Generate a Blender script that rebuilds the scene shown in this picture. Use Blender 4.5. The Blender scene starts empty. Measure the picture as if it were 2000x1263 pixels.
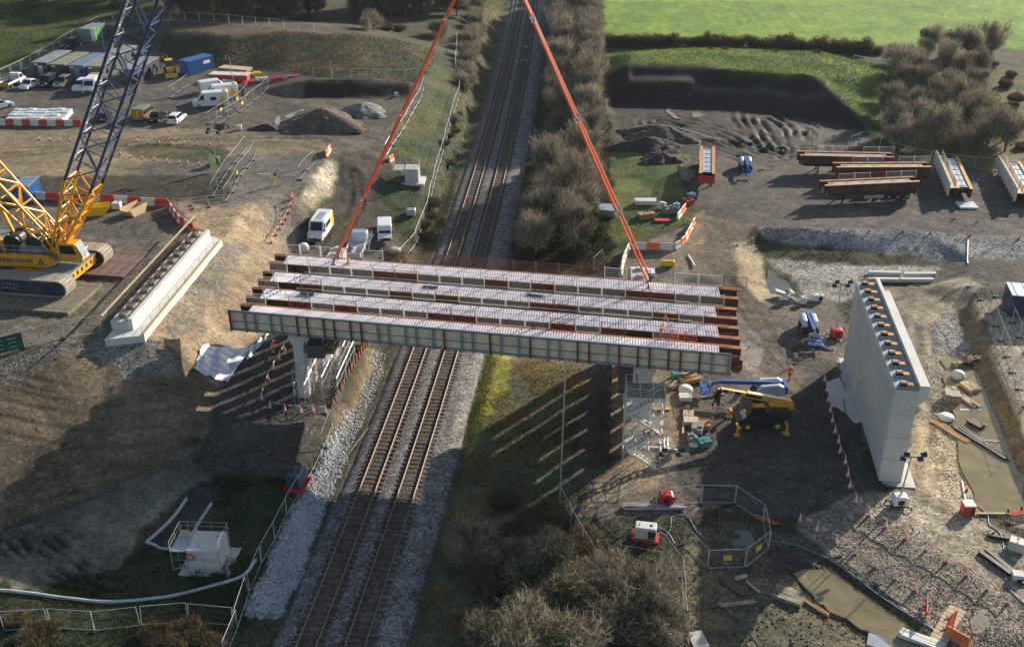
import bpy, bmesh, math, random
import numpy as np
from mathutils import Vector, Matrix, Euler
from mathutils.geometry import delaunay_2d_cdt
random.seed(7)
rng = np.random.default_rng(7)
SC = bpy.context.scene
COL = SC.collection
R = math.radians
PI = math.pi
# ------------------------------------------------------------------ camera
CAM_H, PITCH, FOC = 60.0, R(27.57), 2100.0
cd = bpy.data.cameras.new("camera")
cam = bpy.data.objects.new("camera", cd)
COL.objects.link(cam)
cam.location = (0, 0, CAM_H)
cam.rotation_euler = (R(90) - PITCH, 0, 0)
cd.sensor_width = 36
cd.lens = 36 * FOC / 2000
cd.clip_start = 1
cd.clip_end = 9000
SC.camera = cam
# ------------------------------------------------------------------ sky, sun, exposure
SUN_EL, SUN_AZ = R(19.3), R(44)          # azimuth measured from +Y towards +X
w = bpy.data.worlds.new("World")
SC.world = w
w.use_nodes = True
nt = w.node_tree
bg = nt.nodes["Background"]
sky = nt.nodes.new("ShaderNodeTexSky")
sky.sky_type = 'NISHITA'
sky.sun_disc = False
sky.sun_elevation = SUN_EL
sky.sun_rotation = SUN_AZ
sky.altitude = 100
nt.links.new(sky.outputs[0], bg.inputs[0])
bg.inputs[1].default_value = 0.086
sd = bpy.data.lights.new("sun", 'SUN')
sd.energy = 4.9
sd.angle = R(0.5)
sd.color = (1.0, 0.90, 0.76)
so = bpy.data.objects.new("sun", sd)
COL.objects.link(so)
SUNV = Vector((math.sin(SUN_AZ) * math.cos(SUN_EL), math.cos(SUN_AZ) * math.cos(SUN_EL), math.sin(SUN_EL)))
so.rotation_euler = SUNV.to_track_quat('Z', 'Y').to_euler()
so.location = (60, 120, 90)
SC.view_settings.view_transform = 'Standard'
SC.view_settings.look = 'None'
SC.view_settings.exposure = 0.75
SC.view_settings.gamma = 1
SC.cycles.max_bounces = 5
SC.cycles.diffuse_bounces = 2
SC.cycles.glossy_bounces = 2
SC.cycles.transparent_max_bounces = 8
SC.cycles.sample_clamp_indirect = 4
SC.cycles.use_adaptive_sampling = True
SC.cycles.adaptive_threshold = 0.02
SC.cycles.use_denoising = True
# ------------------------------------------------------------------ pixel -> point helpers (2000 x 1263 photograph)
CP, SP = math.cos(PITCH), math.sin(PITCH)
def ray(u, v):
    x = (u - 1000) / FOC
    y = (v - 631.5) / FOC
    return np.array([x, CP - y * SP, -SP - y * CP])
def px(u, v, z=0.0):
    d = ray(u, v)
    s = (z - CAM_H) / d[2]
    return Vector((d[0] * s, d[1] * s, z))
# ------------------------------------------------------------------ railway alignment
TX0, TTH, TK, TK3, TSP = -7.696, 0.0922, -0.0434, 0.0182, 3.709
def xc(Y):
    Y = np.asarray(Y, float)
    Yc = np.clip(Y, 20, 340)
    q = (Yc - 120) / 100
    s = TTH + TK * q + TK3 * q * q / 2
    return TX0 + 100 * (TTH * q + TK * q * q / 2 + TK3 * q ** 3 / 6) + s * (Y - Yc)
def xslope(Y):
    q = (min(max(Y, 20), 340) - 120) / 100
    return TTH + TK * q + TK3 * q * q / 2
# ------------------------------------------------------------------ numpy value noise
_perm = rng.random((256, 256))
def vnoise(x, y):
    xi = np.floor(x).astype(int); yi = np.floor(y).astype(int)
    fx = x - xi; fy = y - yi
    fx = fx * fx * (3 - 2 * fx); fy = fy * fy * (3 - 2 * fy)
    a = _perm[xi % 256, yi % 256]; b = _perm[(xi + 1) % 256, yi % 256]
    c = _perm[xi % 256, (yi + 1) % 256]; d = _perm[(xi + 1) % 256, (yi + 1) % 256]
    return (a * (1 - fx) + b * fx) * (1 - fy) + (c * (1 - fx) + d * fx) * fy
def fbm(x, y, s, o=4, g=.5):
    t = 0; a = 1; n = 0
    for i in range(o):
        t = t + a * vnoise(x / s + 17.3 * i, y / s + 5.1 * i); n += a; a *= g; s *= .5
    return t / n * 2 - 1
# ------------------------------------------------------------------ terrain control lines: (u, v, z) in photograph pixels
TL = [
 [(-420,830,7.5),(-120,730,7.5),(0,692,7.5),(110,668,7.5),(203,668,6.6),(285,662,6.6),(362,568,6.6),(437,470,6.7),(462,425,7.3),(475,405,7.4),(520,392,7.0),(575,378,7.0),(600,345,7.3),(640,302,7.4)],
 [(218,606,7.5),(384,430,7.5),(425,425,7.4)],
 [(-420,1230,.2),(-100,1090,.2),(0,1040,.2),(200,960,.3),(390,885,.6)],
 [(398,868,1.4),(425,760,1.2),(480,688,1.3),(560,600,1.6),(582,505,2.1),(600,470,2.8),(645,395,4.3),(655,335,5.9),(662,308,7.0)],
 [(412,850,2.3),(470,862,2.7),(555,856,2.6),(632,800,2.0),(690,735,1.3),(708,680,1.2)],
 [(470,800,1.3),(560,806,1.3),(620,790,1.3)],
 [(425,940,.1),(520,945,.1),(575,925,.1),(662,828,.1),(712,735,.1),(728,680,.1)],
 [(620,478,2.2),(740,478,1.6),(792,492,1.0)],
 [(690,400,3.8),(705,330,5.9),(715,292,7.0)],
 [(760,360,4.4),(830,362,3.6)],
 [(805,480,.8),(852,345,2.4),(892,190,4.6),(898,100,5.6),(918,0,6.2)],
 [(760,282,6.6),(792,222,7.2),(826,165,7.5)],
 [(-420,400,7.5),(0,400,7.5),(330,400,7.5)],
 [(0,250,7.5),(300,250,7.5),(500,258,7.5),(620,262,7.5)],
 [(-400,150,7.8),(0,150,7.6),(300,150,7.5),(480,180,7.5),(590,187,7.5),(700,191,7.5),(812,192,7.4)],
 [(602,158,9.6),(700,157,9.6),(802,161,9.2)],
 [(300,112,7.8),(450,135,7.8),(560,143,8.6),(610,150,9.6)],
 [(330,64,11.5),(450,69,11.6),(560,64,11.6),(700,70,11.4),(800,88,10.0),(852,112,7.6)],
 [(330,38,11.5),(450,39,11.5),(600,46,11.4),(690,58,11.2)],
 [(320,26,9.2),(450,28,9.2),(650,42,9.0),(760,55,8.4),(862,62,7.2)],
 [(-300,60,8.5),(0,62,8.2),(150,40,8.2),(240,60,8.0)],
 [(-300,0,9),(0,0,9),(300,0,9.2),(600,0,9),(850,0,7.5)],
 [(968,700,.15),(905,1000,.15),(850,1200,.1),(820,1300,.1)],
 [(1100,720,.8),(1090,900,.7),(1060,1000,.5)],
 [(1195,720,.8),(1190,915,.8)],
 [(1250,930,.8),(1400,800,.9),(1600,900,.8),(1715,960,.5)],
 [(1200,1000,.6),(1400,1000,.6)],
 [(1100,1110,.4),(1300,1250,.2),(1500,1255,.2),(1800,1263,.2),(2100,1263,.3)],
 [(1400,600,1.0),(1380,485,1.8),(1360,380,2.5)],
 [(1450,700,.8),(1640,590,.9)],
 [(1110,480,1.0),(1060,300,1.6),(1085,100,3.2),(1095,0,4.2)],
 [(1380,285,2.7),(1500,300,2.8),(1720,320,2.8),(2100,330,2.8)],
 [(1450,430,2.5),(1490,446,2.5),(1600,448,2.5),(1800,453,2.5),(2000,466,2.5),(2250,486,2.5)],
 [(1488,472,1.0),(1700,492,.9),(1862,512,1.0),(1905,505,1.7),(2100,512,2.0)],
 [(1484,500,.3),(1700,516,.6),(1840,522,.9)],
 [(1494,528,-.1),(1510,575,-.1),(1552,568,.0)],
 [(1436,470,1.9),(1440,540,1.6),(1484,588,1.2),(1562,590,1.0),(1660,560,.9)],
 [(1215,292,2.7),(1195,205,2.8),(1400,213,2.8),(1555,228,2.8),(1690,255,2.8),(1705,285,2.8)],
 [(1222,128,7.9),(1380,130,7.9),(1395,137,7.8),(1590,150,7.6),(1640,192,6.0),(1692,240,3.8)],
 [(1234,150,6.4),(1352,151,6.4)],
 [(1230,157,6.3),(1350,158,6.3)],
 [(1388,168,5.2),(1500,171,5.2),(1560,175,5.2)],
 [(1388,176,5.1),(1500,180,5.1),(1566,184,5.0)],
 [(1240,102,8.2),(1400,102,8.2),(1600,112,8.0),(1715,150,6.4)],
 [(1178,112,5.2),(1168,160,4.4),(1185,205,3.2)],
 [(1180,92,5.2),(1400,90,5.4),(1600,98,5.3),(1745,140,4.6),(1722,200,3.6),(1708,272,3.0)],
 [(1178,74,4.8),(1400,80,4.8),(1700,90,4.8),(2000,98,4.8),(2300,105,4.8)],
 [(1178,0,6.0),(1600,0,6.0),(2000,0,6.0),(2300,0,6.0)],
 [(1960,200,3.6),(2010,300,3.0)],
 [(1900,600,1.5),(1945,720,1.5),(2010,880,1.5),(2100,1050,1.5)],
 [(1868,606,.4),(1902,720,.1),(1962,860,.1),(2010,972,.1),(2060,1080,.2)],
 [(1840,690,.1),(1860,900,.1),(1900,1010,.1)],
 [(1700,600,.8),(1790,560,1.0),(1880,545,1.5),(1905,560,1.9),(2050,560,2.0)],
 [(1000,1200,.1),(1000,1350,0)],
 [(300,1200,0),(500,1150,0),(480,1000,0),(-200,1300,0),(0,1350,0)],
 [(100,1100,.1),(250,1000,.1)],
 [(1590,1010,.7),(1680,965,.7)],
 [(1600,1075,.5),(1800,1215,.5)],
 [(1590,1110,.0),(1780,1250,.0)],
 [(1720,990,.5),(1950,1150,.4)],
]
verts2, zs, edges = [], [], []
def addline(pts):
    i0 = len(verts2)
    for p in pts:
        verts2.append(Vector((p[0], p[1]))); zs.append(p[2])
    for i in range(len(pts) - 1):
        edges.append((i0 + i, i0 + i + 1))
for ln in TL:
    addline([tuple(px(*p)) for p in ln])
ys = list(range(30, 345, 9)) + [400, 600, 1200, 5000]
addline([(float(xc(y)) - 6.6, y, -.65) for y in ys])
addline([(float(xc(y)) + 6.2, y, -.65) for y in ys])
for p in [(-900,-60,3),(900,-60,2),(-60,-60,0),(60,-60,0),(-9000,5200,8),(9000,5200,6),(-9000,300,9),(9000,300,5),(-120,118,7.5),(-140,60,4),(140,60,1),(140,160,3),(-160,200,8),(160,300,6),(-150,330,9),(-40,40,0),(40,40,0),(-9000,-60,5),(9000,-60,3),(-300,600,9),(300,600,6.5)]:
    addline([p])
cv, ce, cf, ov, oe, of = delaunay_2d_cdt(verts2, edges, [], 0, 1e-4)
cz = np.array([np.mean([zs[k] for k in o]) if len(o) else np.nan for o in ov])
cxy = np.array([[v.x, v.y] for v in cv])
bad = np.isnan(cz)
for i in np.where(bad)[0]:                       # crossing lines: inverse-distance height
    d = np.hypot(*(cxy[~bad] - cxy[i]).T) + 1e-6
    k = np.argsort(d)[:4]
    cz[i] = (cz[~bad][k] / d[k]).sum() / (1 / d[k]).sum()
# fan-shaped grid
ucol = np.concatenate([[-9000,-4000,-2000,-1200,-800,-560], np.linspace(-400, 2400, 660), [2560,2800,3300,4200,6000,10000]])
GS = (ucol - 1000) / FOC
vr = np.linspace(1480, -170, 800)
dep = PITCH + np.arctan((vr - 631.5) / FOC)
GY = np.concatenate([[-28,-10,8,22,34,42], (CAM_H - 3) / np.tan(dep)])
GY = GY[np.concatenate([[True], np.diff(GY) > 0])]
GY = np.concatenate([GY, GY[-1] * np.array([1.06, 1.2, 1.5, 2, 3, 5, 9, 13])])
KA, KB = 26.2, CP
nR, nC = len(GY), len(GS)
GYY = np.repeat(GY[:, None], nC, 1)
GX = GS[None, :] * (KA + KB * GY[:, None])
fx, fy = GX.ravel(), GYY.ravel()
FZ = np.full(fx.shape, 3.0)
order_y = np.arange(len(fy)).reshape(nR, nC)
for t in cf:
    if len(t) != 3: continue
    A, B, C = (cxy[i] for i in t)
    y0, y1 = min(A[1], B[1], C[1]), max(A[1], B[1], C[1])
    r0, r1 = np.searchsorted(GY, y0), np.searchsorted(GY, y1, side='right')
    if r1 <= r0: continue
    X = GX[r0:r1]; Yv = GYY[r0:r1]
    det = (B[1] - C[1]) * (A[0] - C[0]) + (C[0] - B[0]) * (A[1] - C[1])
    if abs(det) < 1e-9: continue
    l1 = ((B[1] - C[1]) * (X - C[0]) + (C[0] - B[0]) * (Yv - C[1])) / det
    l2 = ((C[1] - A[1]) * (X - C[0]) + (A[0] - C[0]) * (Yv - C[1])) / det
    l3 = 1 - l1 - l2
    m = (l1 >= -1e-6) & (l2 >= -1e-6) & (l3 >= -1e-6)
    zz = l1 * cz[t[0]] + l2 * cz[t[1]] + l3 * cz[t[2]]
    sub = FZ.reshape(nR, nC)[r0:r1]
    sub[m] = zz[m]
GZ = FZ.reshape(nR, nC)
def blur(a, n=1):
    for _ in range(n):
        b = a.copy()
        b[1:-1] = (a[:-2] + 2 * a[1:-1] + a[2:]) / 4
        a = b.copy()
        a[:, 1:-1] = (b[:, :-2] + 2 * b[:, 1:-1] + b[:, 2:]) / 4
    return a
GZ = blur(GZ, 2)
GZ0 = GZ.copy()
def gz(x, y):
    s = x / (KA + KB * y)
    c = np.interp(s, GS, np.arange(nC)); r = np.interp(y, GY, np.arange(nR))
    c0 = np.clip(np.floor(c).astype(int), 0, nC - 2); r0 = np.clip(np.floor(r).astype(int), 0, nR - 2)
    fc, fr = c - c0, r - r0
    return (GZ[r0, c0] * (1 - fc) + GZ[r0, c0 + 1] * fc) * (1 - fr) + (GZ[r0 + 1, c0] * (1 - fc) + GZ[r0 + 1, c0 + 1] * fc) * fr
_ts = np.concatenate([np.arange(40, 420, .5), np.arange(420, 1500, 5)])
def g(u, v, dz=0.0):
    """point of the ground seen at photograph pixel (u, v)"""
    d = ray(u, v)
    if d[2] > -.02: d[2] = -.02
    P = d[None, :] * _ts[:, None]
    h = CAM_H + P[:, 2] - gz(P[:, 0], P[:, 1])
    k = np.argmax(h < 0)
    if h[k] >= 0: k = len(_ts) - 1
    a, b = _ts[max(k - 1, 0)], _ts[k]
    for _ in range(8):
        m = (a + b) / 2
        hh = CAM_H + d[2] * m - gz(d[0] * m, d[1] * m)
        if hh < 0: b = m
        else: a = m
    return Vector((d[0] * a, d[1] * a, CAM_H + d[2] * a + dz))
def ground_at(x, y): return float(gz(np.float64(x), np.float64(y)))
def yaw(u1, v1, u2, v2):
    a, b = g(u1, v1), g(u2, v2)
    return math.atan2(b.y - a.y, b.x - a.x)
# ------------------------------------------------------------------ materials
MATS = {}
def mat(name, col, rough=.6, metal=0.0, var=.14, scale=1.6, bump=0.0, bscale=14, dirt=None, spec=.5, grime=0.0):
    if name in MATS: return MATS[name]
    m = bpy.data.materials.new(name); MATS[name] = m
    m.use_nodes = True
    t = m.node_tree; N = t.nodes; L = t.links
    p = N["Principled BSDF"]
    p.inputs["Roughness"].default_value = rough
    p.inputs["Metallic"].default_value = metal
    p.inputs["Specular IOR Level"].default_value = spec
    tc = N.new("ShaderNodeTexCoord")
    n = N.new("ShaderNodeTexNoise"); n.inputs["Scale"].default_value = scale; n.inputs["Detail"].default_value = 6; n.inputs["Roughness"].default_value = .62
    L.new(tc.outputs["Object"], n.inputs["Vector"])
    r = N.new("ShaderNodeValToRGB")
    d = dirt or tuple(c * .55 for c in col)
    c0 = tuple(c * (1 - var * 1.6) for c in col); c1 = tuple(min(1, c * (1 + var)) for c in col)
    r.color_ramp.elements[0].position = .28; r.color_ramp.elements[0].color = (*c0, 1)
    r.color_ramp.elements[1].position = .72; r.color_ramp.elements[1].color = (*c1, 1)
    L.new(n.outputs["Fac"], r.inputs["Fac"])
    out = r.outputs["Color"]
    if dirt or grime:
        n2 = N.new("ShaderNodeTexNoise"); n2.inputs["Scale"].default_value = scale * .45; n2.inputs["Detail"].default_value = 9; n2.inputs["Roughness"].default_value = .7
        L.new(tc.outputs["Object"], n2.inputs["Vector"])
        rr = N.new("ShaderNodeValToRGB"); rr.color_ramp.elements[0].position = .47; rr.color_ramp.elements[1].position = .66
        L.new(n2.outputs["Fac"], rr.inputs["Fac"])
        ml = N.new("ShaderNodeMath"); ml.operation = 'MULTIPLY'; ml.inputs[1].default_value = grime or .6
        L.new(rr.outputs["Color"], ml.inputs[0])
        mx = N.new("ShaderNodeMix"); mx.data_type = 'RGBA'
        L.new(ml.outputs[0], mx.inputs["Factor"]); L.new(out, mx.inputs["A"]); mx.inputs["B"].default_value = (*d, 1)
        out = mx.outputs["Result"]
    L.new(out, p.inputs["Base Color"])
    if bump:
        b = N.new("ShaderNodeBump"); b.inputs["Strength"].default_value = bump; b.inputs["Distance"].default_value = .05
        n3 = N.new("ShaderNodeTexNoise"); n3.inputs["Scale"].default_value = bscale; n3.inputs["Detail"].default_value = 5
        L.new(tc.outputs["Object"], n3.inputs["Vector"]); L.new(n3.outputs["Fac"], b.inputs["Height"])
        L.new(b.outputs["Normal"], p.inputs["Normal"])
    return m
def stone_mat(name, col, size, contrast=.55, bump=.9):
    m = bpy.data.materials.new(name); m.use_nodes = True
    t = m.node_tree; N = t.nodes; L = t.links; p = N["Principled BSDF"]; p.inputs["Roughness"].default_value = .9
    geo = N.new("ShaderNodeNewGeometry")
    v = N.new("ShaderNodeTexVoronoi"); v.inputs["Scale"].default_value = 1 / size; v.inputs["Randomness"].default_value = 1
    L.new(geo.outputs["Position"], v.inputs["Vector"])
    bw = N.new("ShaderNodeSeparateColor"); L.new(v.outputs["Color"], bw.inputs[0])
    rp = N.new("ShaderNodeValToRGB")
    rp.color_ramp.elements[0].color = (*[c * (1 - contrast) for c in col], 1); rp.color_ramp.elements[1].color = (*[min(1, c * (1 + contrast)) for c in col], 1)
    L.new(bw.outputs[0], rp.inputs["Fac"])
    n = N.new("ShaderNodeTexNoise"); n.inputs["Scale"].default_value = .7; n.inputs["Detail"].default_value = 7
    L.new(geo.outputs["Position"], n.inputs["Vector"])
    mr = N.new("ShaderNodeMapRange"); mr.inputs["From Min"].default_value = .3; mr.inputs["From Max"].default_value = .7; mr.inputs["To Min"].default_value = .6; mr.inputs["To Max"].default_value = 1.25
    L.new(n.outputs["Fac"], mr.inputs["Value"])
    mx = N.new("ShaderNodeMix"); mx.data_type = 'RGBA'; mx.blend_type = 'MULTIPLY'; mx.inputs["Factor"].default_value = 1
    L.new(rp.outputs["Color"], mx.inputs["A"]); L.new(mr.outputs["Result"], mx.inputs["B"])
    L.new(mx.outputs["Result"], p.inputs["Base Color"])
    b = N.new("ShaderNodeBump"); b.inputs["Strength"].default_value = bump; b.inputs["Distance"].default_value = size * .6; b.invert = True
    L.new(v.outputs["Distance"], b.inputs["Height"]); L.new(b.outputs["Normal"], p.inputs["Normal"])
    return m
# ------------------------------------------------------------------ mesh builder
class MB:
    def __init__(s): s.v = []; s.f = []; s.mi = []; s.m = 0
    def add(s, vs, fs):
        k = len(s.v); s.v.extend([tuple(p) for p in vs]); s.f.extend([tuple(i + k for i in f) for f in fs]); s.mi.extend([s.m] * len(fs)); return s
    def box(s, c, d, rz=0.0, rot=None):
        hx, hy, hz = d[0] / 2, d[1] / 2, d[2] / 2
        vs = [Vector((x, y, z)) for z in (-hz, hz) for x, y in ((-hx, -hy), (hx, -hy), (hx, hy), (-hx, hy))]
        Mx = rot if rot is not None else Matrix.Rotation(rz, 3, 'Z')
        c = Vector(c)
        return s.add([Mx @ p + c for p in vs], [(3, 2, 1, 0), (4, 5, 6, 7), (0, 1, 5, 4), (1, 2, 6, 5), (2, 3, 7, 6), (3, 0, 4, 7)])
    def bx(s, x0, x1, y0, y1, z0, z1): return s.box(((x0 + x1) / 2, (y0 + y1) / 2, (z0 + z1) / 2), (abs(x1 - x0), abs(y1 - y0), abs(z1 - z0)))
    def tube(s, a, b, r, n=6, r2=None, cap=True):
        a, b = Vector(a), Vector(b); d = b - a
        if d.length < 1e-6: return s
        q = d.to_track_quat('Z', 'Y').to_matrix(); r2 = r if r2 is None else r2
        vs = [q @ Vector((math.cos(2 * PI * i / n) * rr, math.sin(2 * PI * i / n) * rr, 0)) + p for p, rr in ((a, r), (b, r2)) for i in range(n)]
        fs = [(i, (i + 1) % n, n + (i + 1) % n, n + i) for i in range(n)]
        if cap: fs += [tuple(range(n - 1, -1, -1)), tuple(range(n, 2 * n))]
        return s.add(vs, fs)
    def beam(s, a, b, wd, ht, up=(0, 0, 1)):
        a, b = Vector(a), Vector(b); d = (b - a)
        x = d.normalized(); u = Vector(up)
        y = u.cross(x)
        if y.length < 1e-4: y = Vector((0, 1, 0)).cross(x)
        y.normalize(); z = x.cross(y)
        Mx = Matrix((x, y, z)).transposed()
        return s.box((a + b) / 2, (d.length, wd, ht), rot=Mx)
    def path(s, pts, r, n=6):
        for i in range(len(pts) - 1): s.tube(pts[i], pts[i + 1], r, n)
        return s
    def prism(s, prof, y0, y1, bev=0.0):
        """profile (x, z) extruded along y, ends optionally bevelled"""
        n = len(prof); cx = sum(p[0] for p in prof) / n; cz_ = sum(p[1] for p in prof) / n
        def ring(y, k):
            o = []
            for x, z in prof:
                dx, dz = x - cx, z - cz_; l = math.hypot(dx, dz) + 1e-6
                o.append((x - dx / l * k, y, z - dz / l * k))
            return o
        rings = [ring(y0, bev), ring(y0 + bev, 0), ring(y1 - bev, 0), ring(y1, bev)] if bev else [ring(y0, 0), ring(y1, 0)]
        vs = [p for r_ in rings for p in r_]; fs = []
        for k in range(len(rings) - 1):
            for i in range(n):
                j = (i + 1) % n
                fs.append((k * n + i, k * n + j, (k + 1) * n + j, (k + 1) * n + i))
        fs.append(tuple(range(n - 1, -1, -1))); fs.append(tuple((len(rings) - 1) * n + i for i in range(n)))
        a = 0
        for i in range(n):
            x0_, z0_ = prof[i]; x1_, z1_ = prof[(i + 1) % n]; a += x0_ * z1_ - x1_ * z0_
        if a > 0: fs = [f[::-1] for f in fs]
        return s.add(vs, fs)
    def lathe(s, prof, c=(0, 0, 0), n=10, axis='Z'):
        vs, fs = [], []
        for r, z in prof:
            for i in range(n):
                a = 2 * PI * i / n
                p = (r * math.cos(a), r * math.sin(a), z)
                if axis == 'Y': p = (p[0], z, p[1])
                if axis == 'X': p = (z, p[0], p[1])
                vs.append((p[0] + c[0], p[1] + c[1], p[2] + c[2]))
        for k in range(len(prof) - 1):
            for i in range(n):
                j = (i + 1) % n
                fs.append((k * n + i, k * n + j, (k + 1) * n + j, (k + 1) * n + i))
        fs.append(tuple(range(n - 1, -1, -1))); fs.append(tuple((len(prof) - 1) * n + i for i in range(n)))
        return s.add(vs, fs)
    def hexa(s, bot, top):
        """four bottom corners, four top corners (counter-clockwise)"""
        return s.add(list(bot) + list(top), [(3, 2, 1, 0), (4, 5, 6, 7), (0, 1, 5, 4), (1, 2, 6, 5), (2, 3, 7, 6), (3, 0, 4, 7)])
    def mesh(s, name, mats, smooth=False):
        me = bpy.data.meshes.new(name)
        me.from_pydata(s.v, [], s.f); me.update()
        for m in (mats if isinstance(mats, (list, tuple)) else [mats]): me.materials.append(m)
        if any(s.mi): me.polygons.foreach_set('material_index', s.mi)
        if smooth: me.polygons.foreach_set('use_smooth', [True] * len(me.polygons))
        return me
    def build(s, name, mats, parent=None, loc=None, rz=0.0, smooth=False):
        return obj(name, s.mesh(name, mats, smooth), parent, loc, rz)
def obj(name, me, parent=None, loc=None, rz=0.0):
    o = bpy.data.objects.new(name, me); COL.objects.link(o)
    if parent is not None: o.parent = parent
    if loc is not None: o.location = loc
    if rz: o.rotation_euler = (0, 0, rz)
    return o
def tag(o, label, cat, group=None, kind=None):
    if label: o['label'] = label
    if cat: o['category'] = cat
    if group: o['group'] = group
    if kind: o['kind'] = kind
    return o
def thing(name, label, cat, loc=(0, 0, 0), rz=0.0, group=None):
    o = bpy.data.objects.new(name, None); COL.objects.link(o)
    o.location = loc; o.rotation_euler = (0, 0, rz); o.empty_display_size = .3
    return tag(o, label, cat, group)
def dup(o, loc=None, rz=None, label=None, group=None, scale=None, parent=None):
    c = o.copy(); COL.objects.link(c)
    if parent is not None: c.parent = parent
    if loc is not None: c.location = loc
    if rz is not None: c.rotation_euler = (0, 0, rz)
    if scale is not None: c.scale = scale
    if label: c['label'] = label
    if group: c['group'] = group
    for ch in list(o.children): dup(ch, parent=c)
    return c
ORD = "first second third fourth fifth sixth seventh eighth ninth tenth eleventh twelfth thirteenth fourteenth fifteenth sixteenth seventeenth eighteenth nineteenth twentieth".split()
def nth(i):
    if i < 20: return ORD[i]
    tens = {2: "twenty", 3: "thirty", 4: "forty", 5: "fifty", 6: "sixty", 7: "seventy", 8: "eighty", 9: "ninety"}
    return (tens[(i + 1) // 10] + "-" + ORD[(i + 1) % 10 - 1]) if (i + 1) % 10 else {3: "thirtieth", 4: "fortieth", 5: "fiftieth", 6: "sixtieth", 7: "seventieth", 8: "eightieth", 9: "ninetieth", 10: "hundredth"}[(i + 1) // 10]
class Proto:
    """first use places the built thing itself, later uses place copies"""
    def __init__(s, fn): s.fn = fn; s.o = None; s.used = False
    def __call__(s, loc, rz, label, group=None, scale=None):
        if s.o is None: s.o = s.fn()
        if not s.used:
            s.used = True; o = s.o
            o.location = loc; o.rotation_euler = (0, 0, rz); o['label'] = label
            if group: o['group'] = group
            if scale: o.scale = scale
            return o
        c = dup(s.o, loc, rz, label)
        if group: c['group'] = group
        elif 'group' in c: del c['group']
        if scale: c.scale = scale
        return c
# ================================================================== GROUND
# ruts: tyre and track marks pressed into the soil (pixels, half width m, wavelength m, depth m)
RUTS = [
 ([(20,1045),(120,1000),(260,960),(395,885)], 3.0, 1.5, .10),
 ([(30,1060),(60,1095),(110,1120),(160,1135)], 2.2, .9, .16),
 ([(90,1050),(130,1075),(170,1110),(230,1128)], 2.4, 1.1, .2),
 ([(150,1050),(200,1090),(260,1110),(300,1090)], 2.2, 1.0, .16),
 ([(1290,238),(1370,256),(1430,283),(1490,302)], 6.5, 1.7, .30),
 ([(1490,232),(1515,255),(1530,290)], 7.0, 1.8, .32),
 ([(1570,240),(1600,262),(1600,290)], 4.0, 1.6, .22),
 ([(1420,440),(1400,500),(1420,560),(1500,660)], 3.2, 1.6, .07),
 ([(1640,560),(1740,580),(1850,540),(1960,515)], 3.0, 1.5, .06),
 ([(560,215),(640,225),(740,235),(790,210)], 4.0, 1.5, .10),
 ([(-50,300),(200,285),(420,275),(620,275)], 4.5, 2.0, .07),
 ([(20,720),(60,800),(70,900)], 5.0, .45, .02),
 ([(120,700),(140,780),(100,860)], 3.0, .45, .02),
 ([(690,340),(700,400),(640,480)], 2.5, 1.6, .08),
 ([(1780,640),(1790,760),(1800,880),(1760,960)], 3.2, 1.7, .08),
]
def seg_dist(X, Y, pts):
    best = np.full(X.shape, 1e9)
    for i in range(len(pts) - 1):
        ax, ay = pts[i][0], pts[i][1]; bx_, by_ = pts[i + 1][0], pts[i + 1][1]
        dx, dy = bx_ - ax, by_ - ay; l2 = dx * dx + dy * dy + 1e-9
        t = np.clip(((X - ax) * dx + (Y - ay) * dy) / l2, 0, 1)
        d = (X - ax - t * dx) ** 2 + (Y - ay - t * dy) ** 2
        # signed side for the pattern
        best = np.minimum(best, d)
    return np.sqrt(best)
def inpoly(X, Y, poly):
    m = np.zeros(X.shape, bool); n = len(poly)
    j = n - 1
    for i in range(n):
        xi, yi = poly[i][0], poly[i][1]; xj, yj = poly[j][0], poly[j][1]
        if abs(yj - yi) > 1e-9:
            c = ((yi > Y) != (yj > Y)) & (X < (xj - xi) * (Y - yi) / (yj - yi) + xi)
            m ^= c
        j = i
    return m
RUTW = [([g(*p) for p in pts], hw, wl, am) for pts, hw, wl, am in RUTS]
XCY = xc(GYY); onrail = (GX > XCY - 7.5) & (GX < XCY + 7)
GZ = GZ + fbm(GX, GYY, 7, 4) * np.where(onrail, .03, .13) + fbm(GX + 50, GYY, 1.6, 3) * np.where(onrail, .0, .07)
RUTM = np.zeros(GX.shape)
for pts, hw, wl, am in RUTW:
    x0 = min(p.x for p in pts) - hw; x1 = max(p.x for p in pts) + hw; y0 = min(p.y for p in pts) - hw; y1 = max(p.y for p in pts) + hw
    m = (GX > x0) & (GX < x1) & (GYY > y0) & (GYY < y1)
    if not m.any(): continue
    d = seg_dist(GX[m], GYY[m], pts)
    k = np.clip(1 - d / hw, 0, 1)
    wv = np.cos((d + fbm(GX[m], GYY[m], 5, 3) * wl * .45) * 2 * PI / wl) * np.clip(.55 + 1.3 * fbm(GX[m] + 33, GYY[m], 3.5, 3), 0, 1.3)
    GZ[m] += am * (1.7 if pts[0].x < 0 and pts[0].y < 80 else 1.1 if pts[0].y > 150 else .4) * wv * np.minimum(1, k * 2)
    RUTM[m] = np.maximum(RUTM[m], np.minimum(1, k * 2) * (.5 - .5 * wv))
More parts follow.
